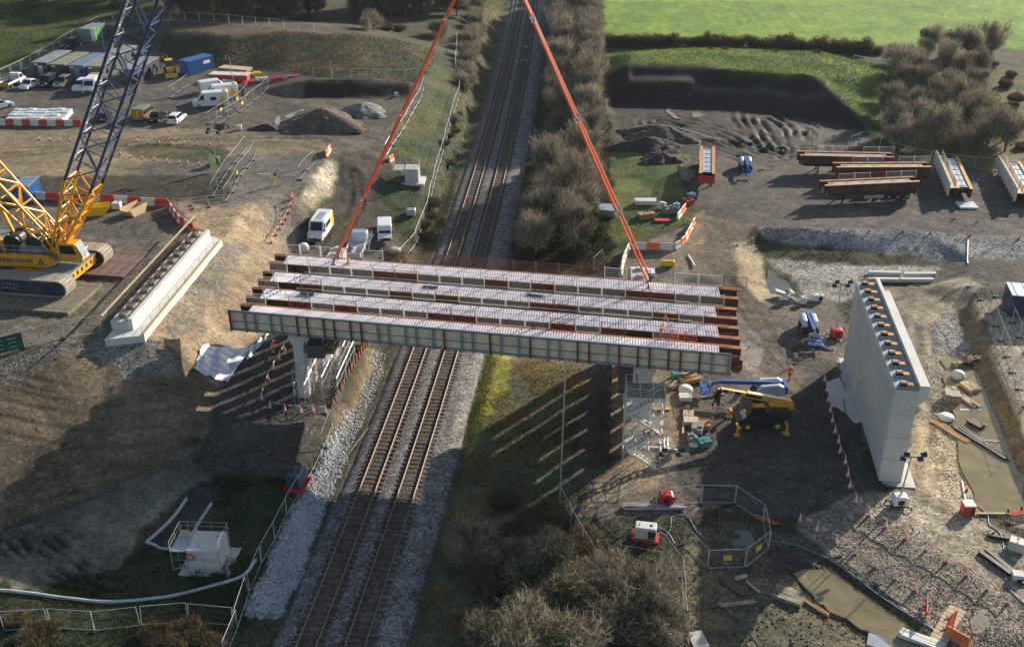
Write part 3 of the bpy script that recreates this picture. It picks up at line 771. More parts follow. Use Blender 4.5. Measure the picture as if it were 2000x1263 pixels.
# ================================================================== BRIDGE
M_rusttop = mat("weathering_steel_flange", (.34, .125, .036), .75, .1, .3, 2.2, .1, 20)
M_rustshade = mat("shaded_weathering_steel", (.11, .046, .026), .8, .1, .3, 1.4, .1, 20)  # same rusty steel as the flange, with shade put into its colour
M_decksheet = mat("galvanised_formwork", (.80, .735, .755), .55, .0, .06, .6, 0, 9, dirt=(.6, .54, .52), grime=.3)
M_white = mat("white_painted_steel", (.74, .72, .68), .5, 0, .08, 2)
M_galv = mat("galvanised_steel", (.50, .51, .52), .45, .55, .15, 3)
M_alu = mat("aluminium_tube", (.62, .62, .62), .4, .5, .12, 3)
M_redmesh = mat("red_debris_net", (.17, .042, .028), .9, 0, .2, 4)
M_greymesh = mat("grey_wire_mesh", (.34, .33, .31), .6, .2, .15, 4)
M_bluesteel = mat("blue_grey_painted_steel", (.22, .27, .30), .5, .1, .2, 1.4, grime=.35, dirt=(.25, .2, .15))
M_redsteel = mat("red_oxide_steel", (.17, .045, .032), .6, .05, .25, 1.6)
M_ply = mat("weathered_plywood", (.76, .60, .43), .8, 0, .14, 1.2, 0, 9, dirt=(.42, .33, .21), grime=.35)
M_timber = mat("sawn_timber", (.55, .42, .26), .8, 0, .2, 3)
M_oldtimber = mat("weathered_timber", (.33, .28, .20), .85, 0, .28, 2.5)
M_dark = mat("black_plastic", (.02, .02, .022), .5, 0, .2, 4)
M_conc = mat("pale_concrete", (.60, .58, .54), .82, 0, .09, .55, .1, 6, dirt=(.38, .36, .32), grime=.4)
M_concnew = mat("fresh_white_concrete", (.68, .66, .60), .8, 0, .08, .5, .1, 6, dirt=(.42, .40, .36), grime=.3)
M_rebar = mat("rusty_rebar", (.20, .10, .06), .7, .3, .25, 5)
GL = [(455,612),(469,594),(480,578.5),(491.7,561),(502,545.4),(512.7,529.6),(526,511.6),(536,496.5)]
GR = [(1451,697.7),(1448,677.7),(1446,659.4),(1443,641),(1440.8,622.8),(1438.7,605.4),(1442.5,580),(1440,563.6)]
ZL, ZR = 10.9, 12.2
gl = [px(u, v, ZL) for u, v in GL]; gr_ = [px(u, v, ZR) for u, v in GR]
EXB = sum(((b - a).normalized() for a, b in zip(gl, gr_)), Vector()).normalized()
EYB = Vector((-EXB.y, EXB.x, 0)).normalized(); EZB = EXB.cross(EYB)
BASIS = Matrix((EXB, EYB, EZB)).transposed()
def blocal(p, o): return BASIS.transposed() @ (Vector(p) - o)
GD = 1.18
def girder_mesh(L, front):
    mb = MB()
    mb.m = 0; mb.bx(0, L, -.30, .30, -.055, 0); mb.m = 1
    mb.bx(0, L, -.035, .035, -GD + .06, -.055); mb.bx(0, L, -.34, .34, -GD, -GD + .06)
    x = .5
    while x < L:
        mb.bx(x, x + .03, -.26, -.035, -GD + .06, -.055); mb.bx(x, x + .03, .035, .26, -GD + .06, -.055); x += 2.4
    mb.m = 0
    for q in (L * .33, L * .66): mb.bx(q - .6, q + .6, -.31, .31, .002, .025)
    return mb
def guard_panel(net):
    """2.4 m edge-protection panel: two posts, two rails, toe strip and wire infill"""
    mb = MB(); Wd, H = 2.4, 1.25
    mb.m = 0
    for x in (0.03, Wd - .03): mb.bx(x - .03, x + .03, -.03, .03, 0, H + .12)
    mb.bx(0, Wd, -.02, .02, H - .04, H); mb.bx(0, Wd, -.02, .02, .10, .15)
    mb.m = 1
    n = 15
    for i in range(1, n):
        x = Wd * i / n; mb.bx(x - .008, x + .008, -.008, .008, .15, H - .04)
    for j in range(1, 6):
        z = .15 + (H - .2) * j / 6; mb.bx(.06, Wd - .06, -.006, .006, z - .007, z + .007)
    return mb
GPW = guard_panel(0).mesh("guard_panel", [M_white, M_greymesh]); GPR = guard_panel(1).mesh("guard_panel", [M_redmesh, M_redmesh])
def guard_post():
    mb = MB(); mb.bx(-.025, .025, -.025, .025, 0, 1.25); mb.bx(-.05, .05, -.08, .05, 0, .05); return mb
POSTM = guard_post().mesh("guard_post", M_galv)
def rail_mesh(L):
    mb = MB(); mb.tube((0, 0, 1.2), (L, 0, 1.2), .022, 5); mb.tube((0, 0, .65), (L, 0, .65), .014, 4); return mb
pl = ["nearest girder pair, its front face clad in blue framed plywood edge formwork",
      "second girder pair from the camera, its white ribbed sheeting carrying a dark grille",
      "third girder pair from the camera, brown twin girders with two dark strips on white sheeting",
      "farthest girder pair, its rusty twin girders hung from orange slings"]
DS = [((487,608),(1409,689)), ((513,576),(1410,653)), ((532,543),(1405,616)), ((559,508.6),(1411,573))]
GIRD = []
for k in range(4):
    o = gl[2 * k]
    t = thing("bridge_girder_pair", pl[k], "bridge girders", o, 0, "girder pairs of the new bridge deck")
    t.rotation_euler = BASIS.to_euler()
    L = (gr_[2 * k] - gl[2 * k]).length
    yb = blocal(gl[2 * k + 1], o); xb = yb.x; yb = yb.y
    L2 = (gr_[2 * k + 1] - gl[2 * k + 1]).length
    GIRD.append((t, L, yb, xb))
    girder_mesh(L, 1).build("girder", [M_rusttop, M_rustshade], t)
    girder_mesh(L2, 0).build("girder", [M_rusttop, M_rustshade], t, (xb, yb, 0))
    br = MB()
    x = 1.0
    while x < L - 1:
        br.beam((x, .05, -.2), (x, yb - .05, -1.0), .1, .1); br.beam((x, .05, -1.0), (x, yb - .05, -.2), .1, .1); br.beam((x, .05, -1.06), (x, yb - .05, -1.06), .1, .1); x += 5.5
    br.build("cross_bracing", M_rustshade, t)
    # ribbed permanent formwork between the two girders
    a = blocal(px(*DS[k][0], ZL), o).x; b = blocal(px(*DS[k][1], ZR), o).x
    mb = MB(); p = .26; n = int((b - a) / p); sk = xb
    vs, fs = [], []
    for i in range(n):
        x0 = a + i * p
        for dx, z in ((0, .02), (p * .42, .02), (p * .5, .075), (p * .92, .075)):
            for y in (-.27, yb - .10): vs.append((x0 + dx + sk * y / yb, y, z))
    m_ = len(vs) // 2
    for i in range(m_ - 1): fs.append((2 * i, 2 * i + 2, 2 * i + 3, 2 * i + 1))
    mb.add(vs, fs); mb.build("deck_sheeting", M_decksheet, t)
    # edge protection: panels along the rear flange, posts and rails along the front one
    y = yb + .22
    x = a - 1.0; i = 0
    while x < b + .4:
        if not (i == 1 and k < 3) and not (k == 3 and i in (17,)) and not (k == 0 and i in (16, 18)):
            red = ((i * 7 + k * 5) % 11 in (1, 3, 6, 8)) or (k == 3 and 4 < i < 15)
            obj("guard_panel", GPR if red else GPW, t, (x + sk, y, .0))
        x += 2.45; i += 1
    x = a + .6
    while x < b and k > 0:
        obj("guard_post", POSTM, t, (x, -.22, 0)); x += 2.45
    if k > 0: rail_mesh(b - a - 1).build("guard_rail", M_galv, t, (a + .6, -.22, 0))
    if k in (1, 2):
        tb = MB(); tb.bx(a + 3, b - 3, yb + .34, yb + .42, -.02, .18); tb.build("toe_board", M_oldtimber, t)
# front edge formwork of the nearest pair
t, L, yb, xb = GIRD[0]
fl = blocal(px(441, 606.5, ZL + .75), gl[0]); fr = blocal(px(1430, 690.5, ZR + .75), gl[0])
fx0, fx1, fy, fzt = fl.x, fr.x, -.68, .75
HF = 2.28
mb = MB(); mb.bx(fx0, fx1, fy + .06, fy + .10, fzt - HF + .05, fzt - .2); mb.build("plywood_face", M_ply, t)
mb = MB(); mb.hexa([(fx0, fy + .11, fzt - .3), (fx1, fy + .11, fzt - .3), (fx1, -.1, .01), (fx0, -.1, .01)], [(fx0, fy + .11, fzt - .2), (fx1, fy + .11, fzt - .2), (fx1, -.1, .07), (fx0, -.1, .07)])
mb.build("edge_walkway", M_bluesteel, t)
mb = MB()
for z, hh in ((fzt - .12, .24), (fzt - HF * .55, .09), (fzt - HF + .14, .28)): mb.bx(fx0, fx1, fy - .02, fy + .058, z - hh / 2, z + hh / 2)
mb.build("formwork_waling", M_bluesteel, t)
ns = 36; redset = {0, 5, 6, 7, 8, 9, 10, 16, 19, 22, 25, 26, 28, 29, 30, 31, 32, 33}
SB = MB(); SB.bx(-.05, .05, -.16, 0, -HF, -.1); SB.bx(-.09, .09, -.19, -.16, -HF, -.1); SB.bx(-.05, .05, -.05, .9, -HF - .02, -HF + .1)
SMB = SB.mesh("formwork_stiffener", M_bluesteel); SMR = SB.mesh("formwork_stiffener", M_redsteel)
for i in range(ns):
    x = fx0 + .25 + (fx1 - fx0 - .5) * i / (ns - 1) + (.22 if i % 2 else -.1) * (0 < i < ns - 1)
    obj("formwork_stiffener", SMR if i in redset else SMB, t, (x, fy - .022, fzt))
mb = MB(); mb.bx(fx1, fx1 + .7, fy + .0, fy + .1, fzt - 1.0, fzt - .2); mb.bx(fx1 + .1, fx1 + .8, fy, fy + .1, fzt - 1.9, fzt - 1.2); mb.build("end_bracket", M_redsteel, t)
# small things lying on the sheeting
def on_deck(name, u, v, d, m, label, cat, rz=0.0, k=None, z=.1):
    f = (u - 450) / 1000; zz = ZL + (ZR - ZL) * f + z
    p = px(u, v, zz); a = math.atan2(EXB.y, EXB.x) + rz
    mb = MB(); mb.box((0, 0, d[2] / 2), d); n_ = max(2, int(d[0] / .22))
    for i in range(n_): mb.box((-d[0] / 2 + d[0] * (i + .5) / n_, 0, d[2] + .02), (d[0] / n_ * .45, d[1] * .96, .04))
    return tag(mb.build(name, m, None, p, a), label, cat)
M_darkgrille = mat("dark_grating", (.055, .06, .06), .6, .2, .2, 5)
on_deck("steel_grating", 599, 574, (1.5, .55, .08), M_darkgrille, "dark slatted grille lying across the white sheeting of the second girder pair", "grating", 0, z=.12)
on_deck("grating_strip", 840, 561, (1.6, .35, .08), M_darkgrille, "dark ribbed strip on the third girder pair, the nearer one to the sheet piles", "grating strip", -.02)
on_deck("grating_strip", 1045, 577, (1.7, .35, .08), M_darkgrille, "dark ribbed strip on the third girder pair towards the tall abutment", "grating strip", -.05)
p = px(681, 512, 11.3); mb = MB(); mb.lathe([(.30, 0), (.30, .04), (.14, .05), (.12, .5), (.05, .52)], n=8)
tag(mb.build("safety_marker", mat("yellow_plastic", (.80, .58, .05), .5), None, p), "small yellow marker on the white sheeting beside the left slings", "marker")
# red access frame standing at the front of the nearest pair
p = px(1290, 662, 12.2); t = thing("access_frame", "small red access gate with a leaning brace on the nearest girder pair", "access frame", p, math.atan2(EXB.y, EXB.x))
M_redplastic = mat("red_plastic", (.62, .07, .05), .5, 0, .1, 3)
mb = MB()
for x in (0, 1.1, 2.2, 3.3): mb.tube((x, 0, 0), (x, 0, 1.1), .04)
for z in (.15, .4, .65, .9, 1.1): mb.tube((0, 0, z), (3.3, 0, z), .03)
mb.build("gate_panel", M_redplastic, t)
mb = MB(); mb.tube((-.1, .5, 0), (.25, .5, 2.4), .05); mb.tube((1.1, .5, 0), (.25, .5, 2.4), .05); mb.tube((-.1, .5, 0), (-.1, .5, 1.5), .05); mb.build("leaning_brace", mat("orange_brace", (.68, .22, .10), .6), t)
# ------------------------------------------------------------------ orange slings, hook block
M_orange = mat("orange_sling_sleeve", (.86, .10, .028), .55, 0, .06, 1)
M_orange_l = mat("orange_sling_stripe", (.95, .45, .18), .5, 0, .05, 1)
M_shackle = mat("shackle_steel", (.45, .38, .45), .35, .6, .2, 4)
def sling_target(u, v):
    zz = ZL + (ZR - ZL) * (u - 450) / 1000
    return px(u, v, zz + .25)
AT = [sling_target(649.5, 513), sling_target(659, 499), sling_target(1268.6, 559), sling_target(1271, 545)]
YM = sum(p.y for p in AT) / 4
d = ray(957, -128); s = YM / d[1]; APEX = Vector((d[0] * s, YM, CAM_H + d[2] * s))
sl = ["orange lifting sling at the near left corner of the farthest girder pair", "orange lifting sling at the far left corner of the farthest girder pair",
      "orange lifting sling at the near right corner of the farthest girder pair", "orange lifting sling at the far right corner of the farthest girder pair"]
for i, a in enumerate(AT):
    t = thing("lifting_sling", sl[i], "lifting sling", a, 0, "orange slings carrying the farthest girder pair")
    top = APEX + Vector(((-.5 if i < 2 else .5), (-.45 if i % 2 == 0 else .45), 0)) - a
    dirv = top.normalized(); Lg = top.length
    cuts = [0.012, .225, .50, .78, 1.0]
    for j in range(4):
        mb = MB(); p0 = dirv * (Lg * cuts[j] + .28); p1 = dirv * (Lg * cuts[j + 1] - .28)
        side = dirv.cross(Vector((0, -1, 0))).normalized()
        r = .115 if j == 0 else .15
        mb.m = 0; mb.tube(p0, p1, r, 10)
        mb.m = 1; q = Vector((0, -1, .2)).normalized() * r * .96; mb.beam(p0 + q + side * .03, p1 + q + side * .03, .05, .02)
        mb.build("sling_sleeve", [M_orange, M_orange_l], t, smooth=False)
        mb = MB(); c = dirv * (Lg * cuts[j + 1]) if j < 3 else dirv * Lg
        if j < 3:
            mb.tube(c - side * .2, c + side * .2, .06, 8); mb.tube(c - dirv * .32 - side * .15, c + dirv * .32 - side * .15, .05); mb.tube(c - dirv * .32 + side * .15, c + dirv * .32 + side * .15, .05)
            mb.build("shackle", M_shackle, t)
    mb = MB(); mb.tube((0, 0, -.25), dirv * .7, .08, 8); mb.tube((-.15, -.2, -.1), (-.15, .2, -.1), .05); mb.bx(-.25, .25, -.12, .12, -.28, -.2); mb.build("clamp", M_dark, t)
# ------------------------------------------------------------------ piers
def pier(name, label, base, rz, zt, wide, stem, n, sp):
    """a row of columns carrying a crosshead beam"""
    t = thing(name, label, "bridge pier", base, rz, "bridge piers")
    H = zt - base.z; Ly = (n - 1) * sp + stem
    for k in range(n):
        mb = MB(); y0 = k * sp; c_ = .12
        prof = [(-stem / 2, y0 + c_), (-stem / 2 + c_, y0), (stem / 2 - c_, y0), (stem / 2, y0 + c_), (stem / 2, y0 + stem - c_), (stem / 2 - c_, y0 + stem), (-stem / 2 + c_, y0 + stem), (-stem / 2, y0 + stem - c_)]
        m_ = len(prof); mb.add([(x, y, z) for z in (-.8, H - 1.9) for x, y in prof], [(i, (i + 1) % m_, m_ + (i + 1) % m_, m_ + i) for i in range(m_)])
        mb.build("column", M_conc, t)
    mb = MB(); mb.prism([(-stem / 2 - .03, H - 1.9), (stem / 2 + .03, H - 1.9), (wide / 2, H - 1.4), (wide / 2, H), (-wide / 2, H), (-wide / 2, H - 1.4)], -.15, Ly + .15, .04)
    mb.build("crosshead", M_conc, t)
    for y in np.arange(.8, Ly, 1.9):
        mb = MB(); mb.box((0, y, H + .1), (.9, .6, .2)); mb.box((0, y, H + .26), (.5, .45, .12)); mb.build("bearing_plinth", M_conc, t)
    mb = MB(); mb.bx(-1.6, 1.6, -.9, Ly + .9, -.5, .04); mb.build("pile_cap", M_conc, t)
    return t, H
b1 = px(593, 779, 1.2)
pier("bridge_pier", "pale concrete column pier with scaffold on one side, next to taped cones and rusty piles", b1, R(-4), 9.55, 1.75, 1.15, 7, 3.15)
b2 = px(1252, 868, .8)
pier("bridge_pier", "grey concrete column pier behind the scaffold stair tower and timber stacks", b2, R(-4), 10.5, 1.9, 1.3, 7, 3.2)
# ------------------------------------------------------------------ scaffolds
def scaffold(name, label, base, rz, bx_, by_, bz_, boards=(), stair=False, brace=True, m=M_alu, skipfront=False):
    t = thing(name, label, "scaffold", base, rz)
    xs = [sum(bx_[:i]) for i in range(len(bx_) + 1)]; ysx = [sum(by_[:i]) for i in range(len(by_) + 1)]; zsx = [sum(bz_[:i]) for i in range(len(bz_) + 1)]
    r = .032
    for y in ysx:
        mb = MB()
        for x in xs: mb.tube((x, y, 0), (x, y, zsx[-1] + 1.0), r, 5)
        for z in zsx[1:]:
            mb.tube((xs[0], y, z), (xs[-1], y, z), r, 5); mb.tube((xs[0], y, z + .95), (xs[-1], y, z + .95), r * .8, 4)
        if brace:
            for i in range(len(xs) - 1):
                for j in range(len(zsx) - 1):
                    if (i + j) % 2: mb.tube((xs[i], y, zsx[j]), (xs[i + 1], y, zsx[j + 1]), r * .8, 4)
                    else: mb.tube((xs[i + 1], y, zsx[j]), (xs[i], y, zsx[j + 1]), r * .8, 4)
        mb.build("scaffold_frame", m, t)
    mb = MB()
    for x in xs:
        for z in zsx[1:]:
            mb.tube((x, ysx[0], z), (x, ysx[-1], z), r, 5); mb.tube((x, ysx[0], z + .95), (x, ysx[-1], z + .95), r * .8, 4)
        if brace:
            for i in range(len(ysx) - 1):
                for j in range(len(zsx) - 1):
                    if (i + j) % 2: mb.tube((x, ysx[i], zsx[j]), (x, ysx[i + 1], zsx[j + 1]), r * .8, 4)
    mb.build("ledger", m, t)
    for z in boards:
        mb = MB()
        n = max(2, int((ysx[-1]) / .3))
        for i in range(n): mb.bx(xs[0] + .05, xs[-1] - .05, ysx[-1] * i / n + .01, ysx[-1] * (i + 1) / n - .02, z, z + .05)
        mb.build("platform", M_oldtimber, t)
    if stair:
        for j in range(len(zsx) - 1):
            mb = MB(); z0, z1 = zsx[j], zsx[j + 1]; xa, xb_ = (xs[0] + .3, xs[-1] - .3) if j % 2 else (xs[-1] - .3, xs[0] + .3)
            y0 = .25; y1 = 1.0
            for y in (y0, y1): mb.beam((xa, y, z0), (xb_, y, z1), .05, .2)
            for q in range(9): mb.box((xa + (xb_ - xa) * (q + .5) / 9, (y0 + y1) / 2, z0 + (z1 - z0) * (q + .5) / 9), (.25, y1 - y0, .04))
            for y in (y0, y1): mb.tube((xa, y, z0 + .95), (xb_, y, z1 + .95), .03, 4)
            mb.build("stair_flight", M_white, t)
    return t
ps = px(1216, 918, .8)
scaffold("scaffold_stair_tower", "aluminium scaffold stair tower with zigzag flights in front of the grey pier", ps, R(-3), [1.2, 1.2, 1.1], [1.3, 1.3], [2.0, 2.0, 2.0, 2.0], boards=(4.0, 8.0), stair=True)
ps = px(598, 788, 1.2)
scaffold("pier_scaffold", "tall aluminium scaffold leaning along the pier beside the rusty sheet piles", ps + Vector((.2, .5, 0)), R(-5), [1.5, 1.6], [2.1] * 4, [1.9, 1.9, 1.9], boards=(5.7,))
ps = px(577, 795, 1.2)
scaffold("low_scaffold", "low scaffold bay on the cone side of the pale pier", ps, R(-5), [1.1], [1.6, 1.6], [1.7, 1.7], boards=())
# pier head formwork boxes
def form_box(label, base, rz, d):
    t = thing("pier_formwork", label, "formwork", base, rz)
    mb = MB(); mb.box((0, d[1] / 2, d[2] / 2), d); mb.build("formwork_box", mat("dark_formwork", (.055, .062, .068), .6, .1, .2, 2), t)
    mb = MB()
    for z in np.linspace(.1, d[2] - .1, 5): mb.bx(-d[0] / 2 - .04, d[0] / 2 + .04, -.09, -.002, z - .04, z + .04)
    for y in np.arange(.3, d[1], 1.2): mb.bx(d[0] / 2 + .002, d[0] / 2 + .07, y - .04, y + .04, 0, d[2])
    mb.build("formwork_rib", mat("grey_formwork_rib", (.16, .17, .18), .5, .2, .2, 2), t)
    mb = MB()
    for x in (-d[0] / 2, d[0] / 2):
        for y in np.arange(0, d[1] + .1, d[1] / 4): mb.tube((x, y, d[2]), (x, y, d[2] + 1.0), .025, 4)
        for z in (.5, 1.0): mb.tube((x, 0, d[2] + z), (x, d[1], d[2] + z), .025, 4)
    mb.build("guard_rail", M_galv, t)
form_box("dark formwork box against the grey pier above the stair tower", px(1226, 778, 5.4) + Vector((-.2, .9, 0)), R(-4), (1.3, 9, 3.6))
form_box("dark formwork platform hanging on the pale pier", px(616, 700, 6.6) + Vector((.05, 0, 0)), R(-4), (1.7, 9, 1.5))
# ------------------------------------------------------------------ sheet piles
M_pile = mat("rusty_sheet_pile", (.22, .085, .032), .85, .05, .35, 1.2, .2, 12)
def sheet_wall(label, a, b, zb, zt, p=1.05):
    t = thing("sheet_pile_wall", label, "sheet pile wall", a)
    d = (b - a); d.z = 0; L = d.length; ex = d.normalized(); ey = Vector((-ex.y, ex.x, 0))
    n = int(L / p)
    for i in range(n):
        pts = [(0, 0), (.12, .22), (.48, .22), (.60, 0), (1.05, 0)]
        z1 = zt + random.uniform(-.12, .12)
        mb = MB(); vs = []
        for q in (-.02, .02):
            for x, y in pts:
                P = ex * (i * p + x * p / 1.05) + ey * (y + q)
                vs += [(P.x, P.y, zb - a.z), (P.x, P.y, z1 - a.z)]
        m_ = len(pts); fs = []
        for j in range(m_ - 1):
            fs.append((2 * j, 2 * j + 2, 2 * j + 3, 2 * j + 1)); k = 2 * m_
            fs.append((k + 2 * j + 1, k + 2 * j + 3, k + 2 * j + 2, k + 2 * j)); fs.append((2 * j + 1, 2 * j + 3, k + 2 * j + 3, k + 2 * j + 1))
        mb.add(vs, fs); mb.build("sheet_pile", M_pile, t)
    return t
sheet_wall("rusty orange sheet pile wall between the railway and the scaffolded pale pier", px(648, 812, .6), px(722, 668, .6), -.4, 2.0)
M_pile = mat("shaded_sheet_pile", (.075, .042, .028), .85, .05, .35, 1.2)  # rust colour lowered to paint the shade side of this wall
sheet_wall("shade-darkened brown sheet pile wall beside the stair tower and grey pier", px(1189, 908, .8), px(1196, 690, .8), -.4, 2.0)
# ------------------------------------------------------------------ left abutment (bank seat)
def block(mb, a, b, c, d, z0, z1):
    mb.hexa([(p.x, p.y, z0) for p in (a, b, c, d)], [(p.x, p.y, z1) for p in (a, b, c, d)])
ZW_, ZT_ = 7.25, 8.55
fA, fB = px(257, 623, ZT_), px(409, 449, ZT_)
kA, kB = px(228, 618, ZT_), px(384, 446, ZT_)
wA, wB = px(281.5, 654.7, ZW_), px(433.8, 469.4, ZW_)
w2A, w2B = px(204, 663, ZW_), px(388, 450, ZW_ + .02)
O = fA.copy(); O.z = ZW_
t = thing("bridge_abutment", "low white concrete bank seat at the head of the sand slope by the crawler crane", "abutment", O, 0, "bridge abutments")
def rel(p, o=O): return Vector((p.x - o.x, p.y - o.y, 0))
ex = (fB - fA).normalized(); ey = Vector((ex.y, -ex.x, 0))
mb = MB(); block(mb, rel(w2A), rel(wA), rel(wB), rel(w2B), -1.2, 0); mb.build("footing_slab", M_concnew, t)
mb = MB(); i0 = rel(fA) - ey * .45; i1 = rel(fB) - ey * .45
block(mb, i0, rel(fA), rel(fB), i1, .003, ZT_ - ZW_); mb.build("front_wall", M_concnew, t)
M_jt = mat("pour_line", (.40, .38, .34), .9, 0, .2, 3)
for q in range(1, 9):
    P = rel(fA).lerp(rel(fB), q / 9) + ey * .002; mb = MB(); mb.box((P.x, P.y, (ZT_ - ZW_) / 2), (.03, .012, ZT_ - ZW_ - .02), math.atan2(ex.y, ex.x)); mb.build("pour_line", M_jt, t)
mb = MB(); j0 = i0 - ey * 1.9; j1 = i1 - ey * 1.9; i0b = i0 - ey * .003; i1b = i1 - ey * .003
block(mb, j0, i0b, i1b, j1, .003, ZT_ - ZW_ - .35); mb.build("bearing_shelf", M_conc, t)
for q in range(12):
    f = (q + .6) / 12.3; c = (i0 + (i1 - i0) * f) - ey * .95
    mb = MB(); mb.box((c.x, c.y, 1.12), (.75, .8, .42), math.atan2(ex.y, ex.x)); mb.build("bearing_plinth", mat("stained_concrete", (.24, .20, .13), .9, 0, .4, 3), t)
    mb = MB()
    for e in range(10): mb.tube((c.x + random.uniform(-.45, .45), c.y + random.uniform(-.45, .45), .8), (c.x + random.uniform(-.5, .5), c.y + random.uniform(-.5, .5), 1.9), .022, 4)
    mb.build("starter_bars", M_rebar, t)
mb = MB(); r0 = j0 - ey * .15; r1 = j1 - ey * .15
n = 120
for q in range(n):
    P = r0.lerp(r1, q / n); mb.tube((P.x, P.y, .2), (P.x, P.y, 2.2), .02, 4)
mb.build("wall_rebar", M_rebar, t)
mb = MB(); a0 = r0 - ey * .1 + Vector((0, 0, 2.15)); a1 = r1 - ey * .1 + Vector((0, 0, 2.15)); mb.beam(a0 - ex * 1.2, a1 + ex * 2.2, .20, .12); mb.build("timber_capping", M_timber, t)
mb = MB(); e0 = rel(wA) - ey * .05; e1 = rel(wB) - ey * .05
mb.beam(e0 + Vector((0, 0, .1)), e1 + Vector((0, 0, .1)), .06, .22); mb.build("kicker_board", M_timber, t)
mb = MB()
for q in range(11):
    P = e0.lerp(e1, q / 10) - ey * .12; mb.tube(P + Vector((0, 0, 0)), P + Vector((0, 0, 1.1)), .025, 5)
for z in (.55, 1.1): mb.tube(e0 - ey * .12 + Vector((0, 0, z)), e1 - ey * .12 + Vector((0, 0, z)), .022, 5)
mb.build("guard_rail", M_galv, t)
# ------------------------------------------------------------------ right abutment (tall wall)
ZB, ZS = .5, 10.35
bA, bB = px(1716.7, 938, ZB), px(1647, 704.6, ZB)
O = bA.copy(); ex = (bB - bA).normalized(); ey = Vector((ex.y, -ex.x, 0))     # ey points away from the railway
Lw = (bB - bA).length; ang = math.atan2(ex.y, ex.x)
t = thing("bridge_abutment", "tall ribbed concrete abutment wall with rows of orange bearings on top", "abutment", O, ang, "bridge abutments")
# local: x along wall (away from camera), y towards the railway is positive
Tn = 2.0
mb = MB(); mb.bx(0, Lw, -Tn, 0, -1, ZS - ZB)
mb.build("wall_stem", M_conc, t)
mb = MB()
n = int(Lw / .44)
for q in range(n): mb.prism([(q * .44 + .03, 0.002), (q * .44 + .25, .002), (q * .44 + .20, .11), (q * .44 + .08, .11)], 0, 1)
rib = MB()
for v_, f_ in [(mb.v, mb.f)]:
    rib.add([(x, z, (ZS - ZB - .9) * y + .25) for x, y, z in v_], [f[::-1] for f in f_])
rib.build("ribbed_facing", M_conc, t)
mb = MB(); hw = ZS - ZB
mb.add([(x, y, z) for x in (0, Lw * .86) for y, z in ((-Tn - .003, hw - 1.6), (-Tn - .85, hw - .75), (-Tn - .85, hw + .55), (-Tn - .003, hw + .55))],
       [(0, 1, 2, 3), (7, 6, 5, 4), (0, 4, 5, 1), (1, 5, 6, 2), (2, 6, 7, 3), (3, 7, 4, 0)])
mb.bx(Lw * .86 + .003, Lw, -Tn - .35, -Tn - .003, hw - .8, hw + .5)
mb.build("back_wall", M_concnew, t)
M_shelf = mat("blue_grey_shelf", (.30, .35, .40), .6, 0, .12, .8)
mb = MB(); mb.bx(.05, Lw - .05, -Tn + .02, -.12, hw + .003, hw + .02); mb.build("bearing_shelf", M_shelf, t)
M_bear = mat("orange_bearing", (.62, .28, .04), .5, .1, .2, 4); M_jack = mat("black_jack", (.035, .033, .03), .5, .2, .2, 4)
for q in range(12):
    x = .75 + (Lw - 1.2) * q / 11.3
    mb = MB(); mb.bx(x - .33, x + .33, -1.75, -.35, hw + .022, hw + .10); mb.build("white_plinth", M_concnew, t)
    mb = MB(); mb.bx(x - .2, x + .2, -1.62, -1.12, hw + .102, hw + .24); mb.bx(x - .26, x + .26, -1.68, -1.06, hw + .242, hw + .29); mb.build("bearing", M_bear, t)
    mb = MB(); mb.bx(x - .26, x + .26, -.98, -.40, hw + .102, hw + .44); mb.m = 1; mb.bx(x - .05, x + .24, -.95, -.45, hw + .442, hw + .47); mb.build("temporary_packer", [M_jack, M_bear], t)
for x0 in (.02, Lw - .15):
    mb = MB()
    for q in range(7): mb.tube((x0, -.2 - q * .25, hw), (x0 + .1, -.2 - q * .25, hw + .75), .025, 4)
    for z in (.35, .65): mb.tube((x0, -.2, hw + z), (x0, -1.75, hw + z), .02, 4)
    mb.build("starter_bars", M_rebar, t)
mb = MB(); mb.bx(-.7, Lw + .7, -3.2, 2.6, -.9, -.02); mb.build("footing_slab", M_conc, t)
M_joint = mat("shutter_joint", (.24, .23, .21), .9, 0, .2, 3)
for z in (2.4, 4.8, 7.2):
    mb = MB(); mb.bx(-.004, -.001, -Tn + .02, -.02, z - .02, z + .02); mb.build("shutter_joint", M_joint, t)
for q in range(6):
    for y in (-1.6, -1.0, -.4):
        mb = MB(); mb.lathe([(.045, -.005), (.045, -.001)], (0, y, .9 + q * 1.45), 7, 'X'); mb.build("tie_hole", M_joint, t)
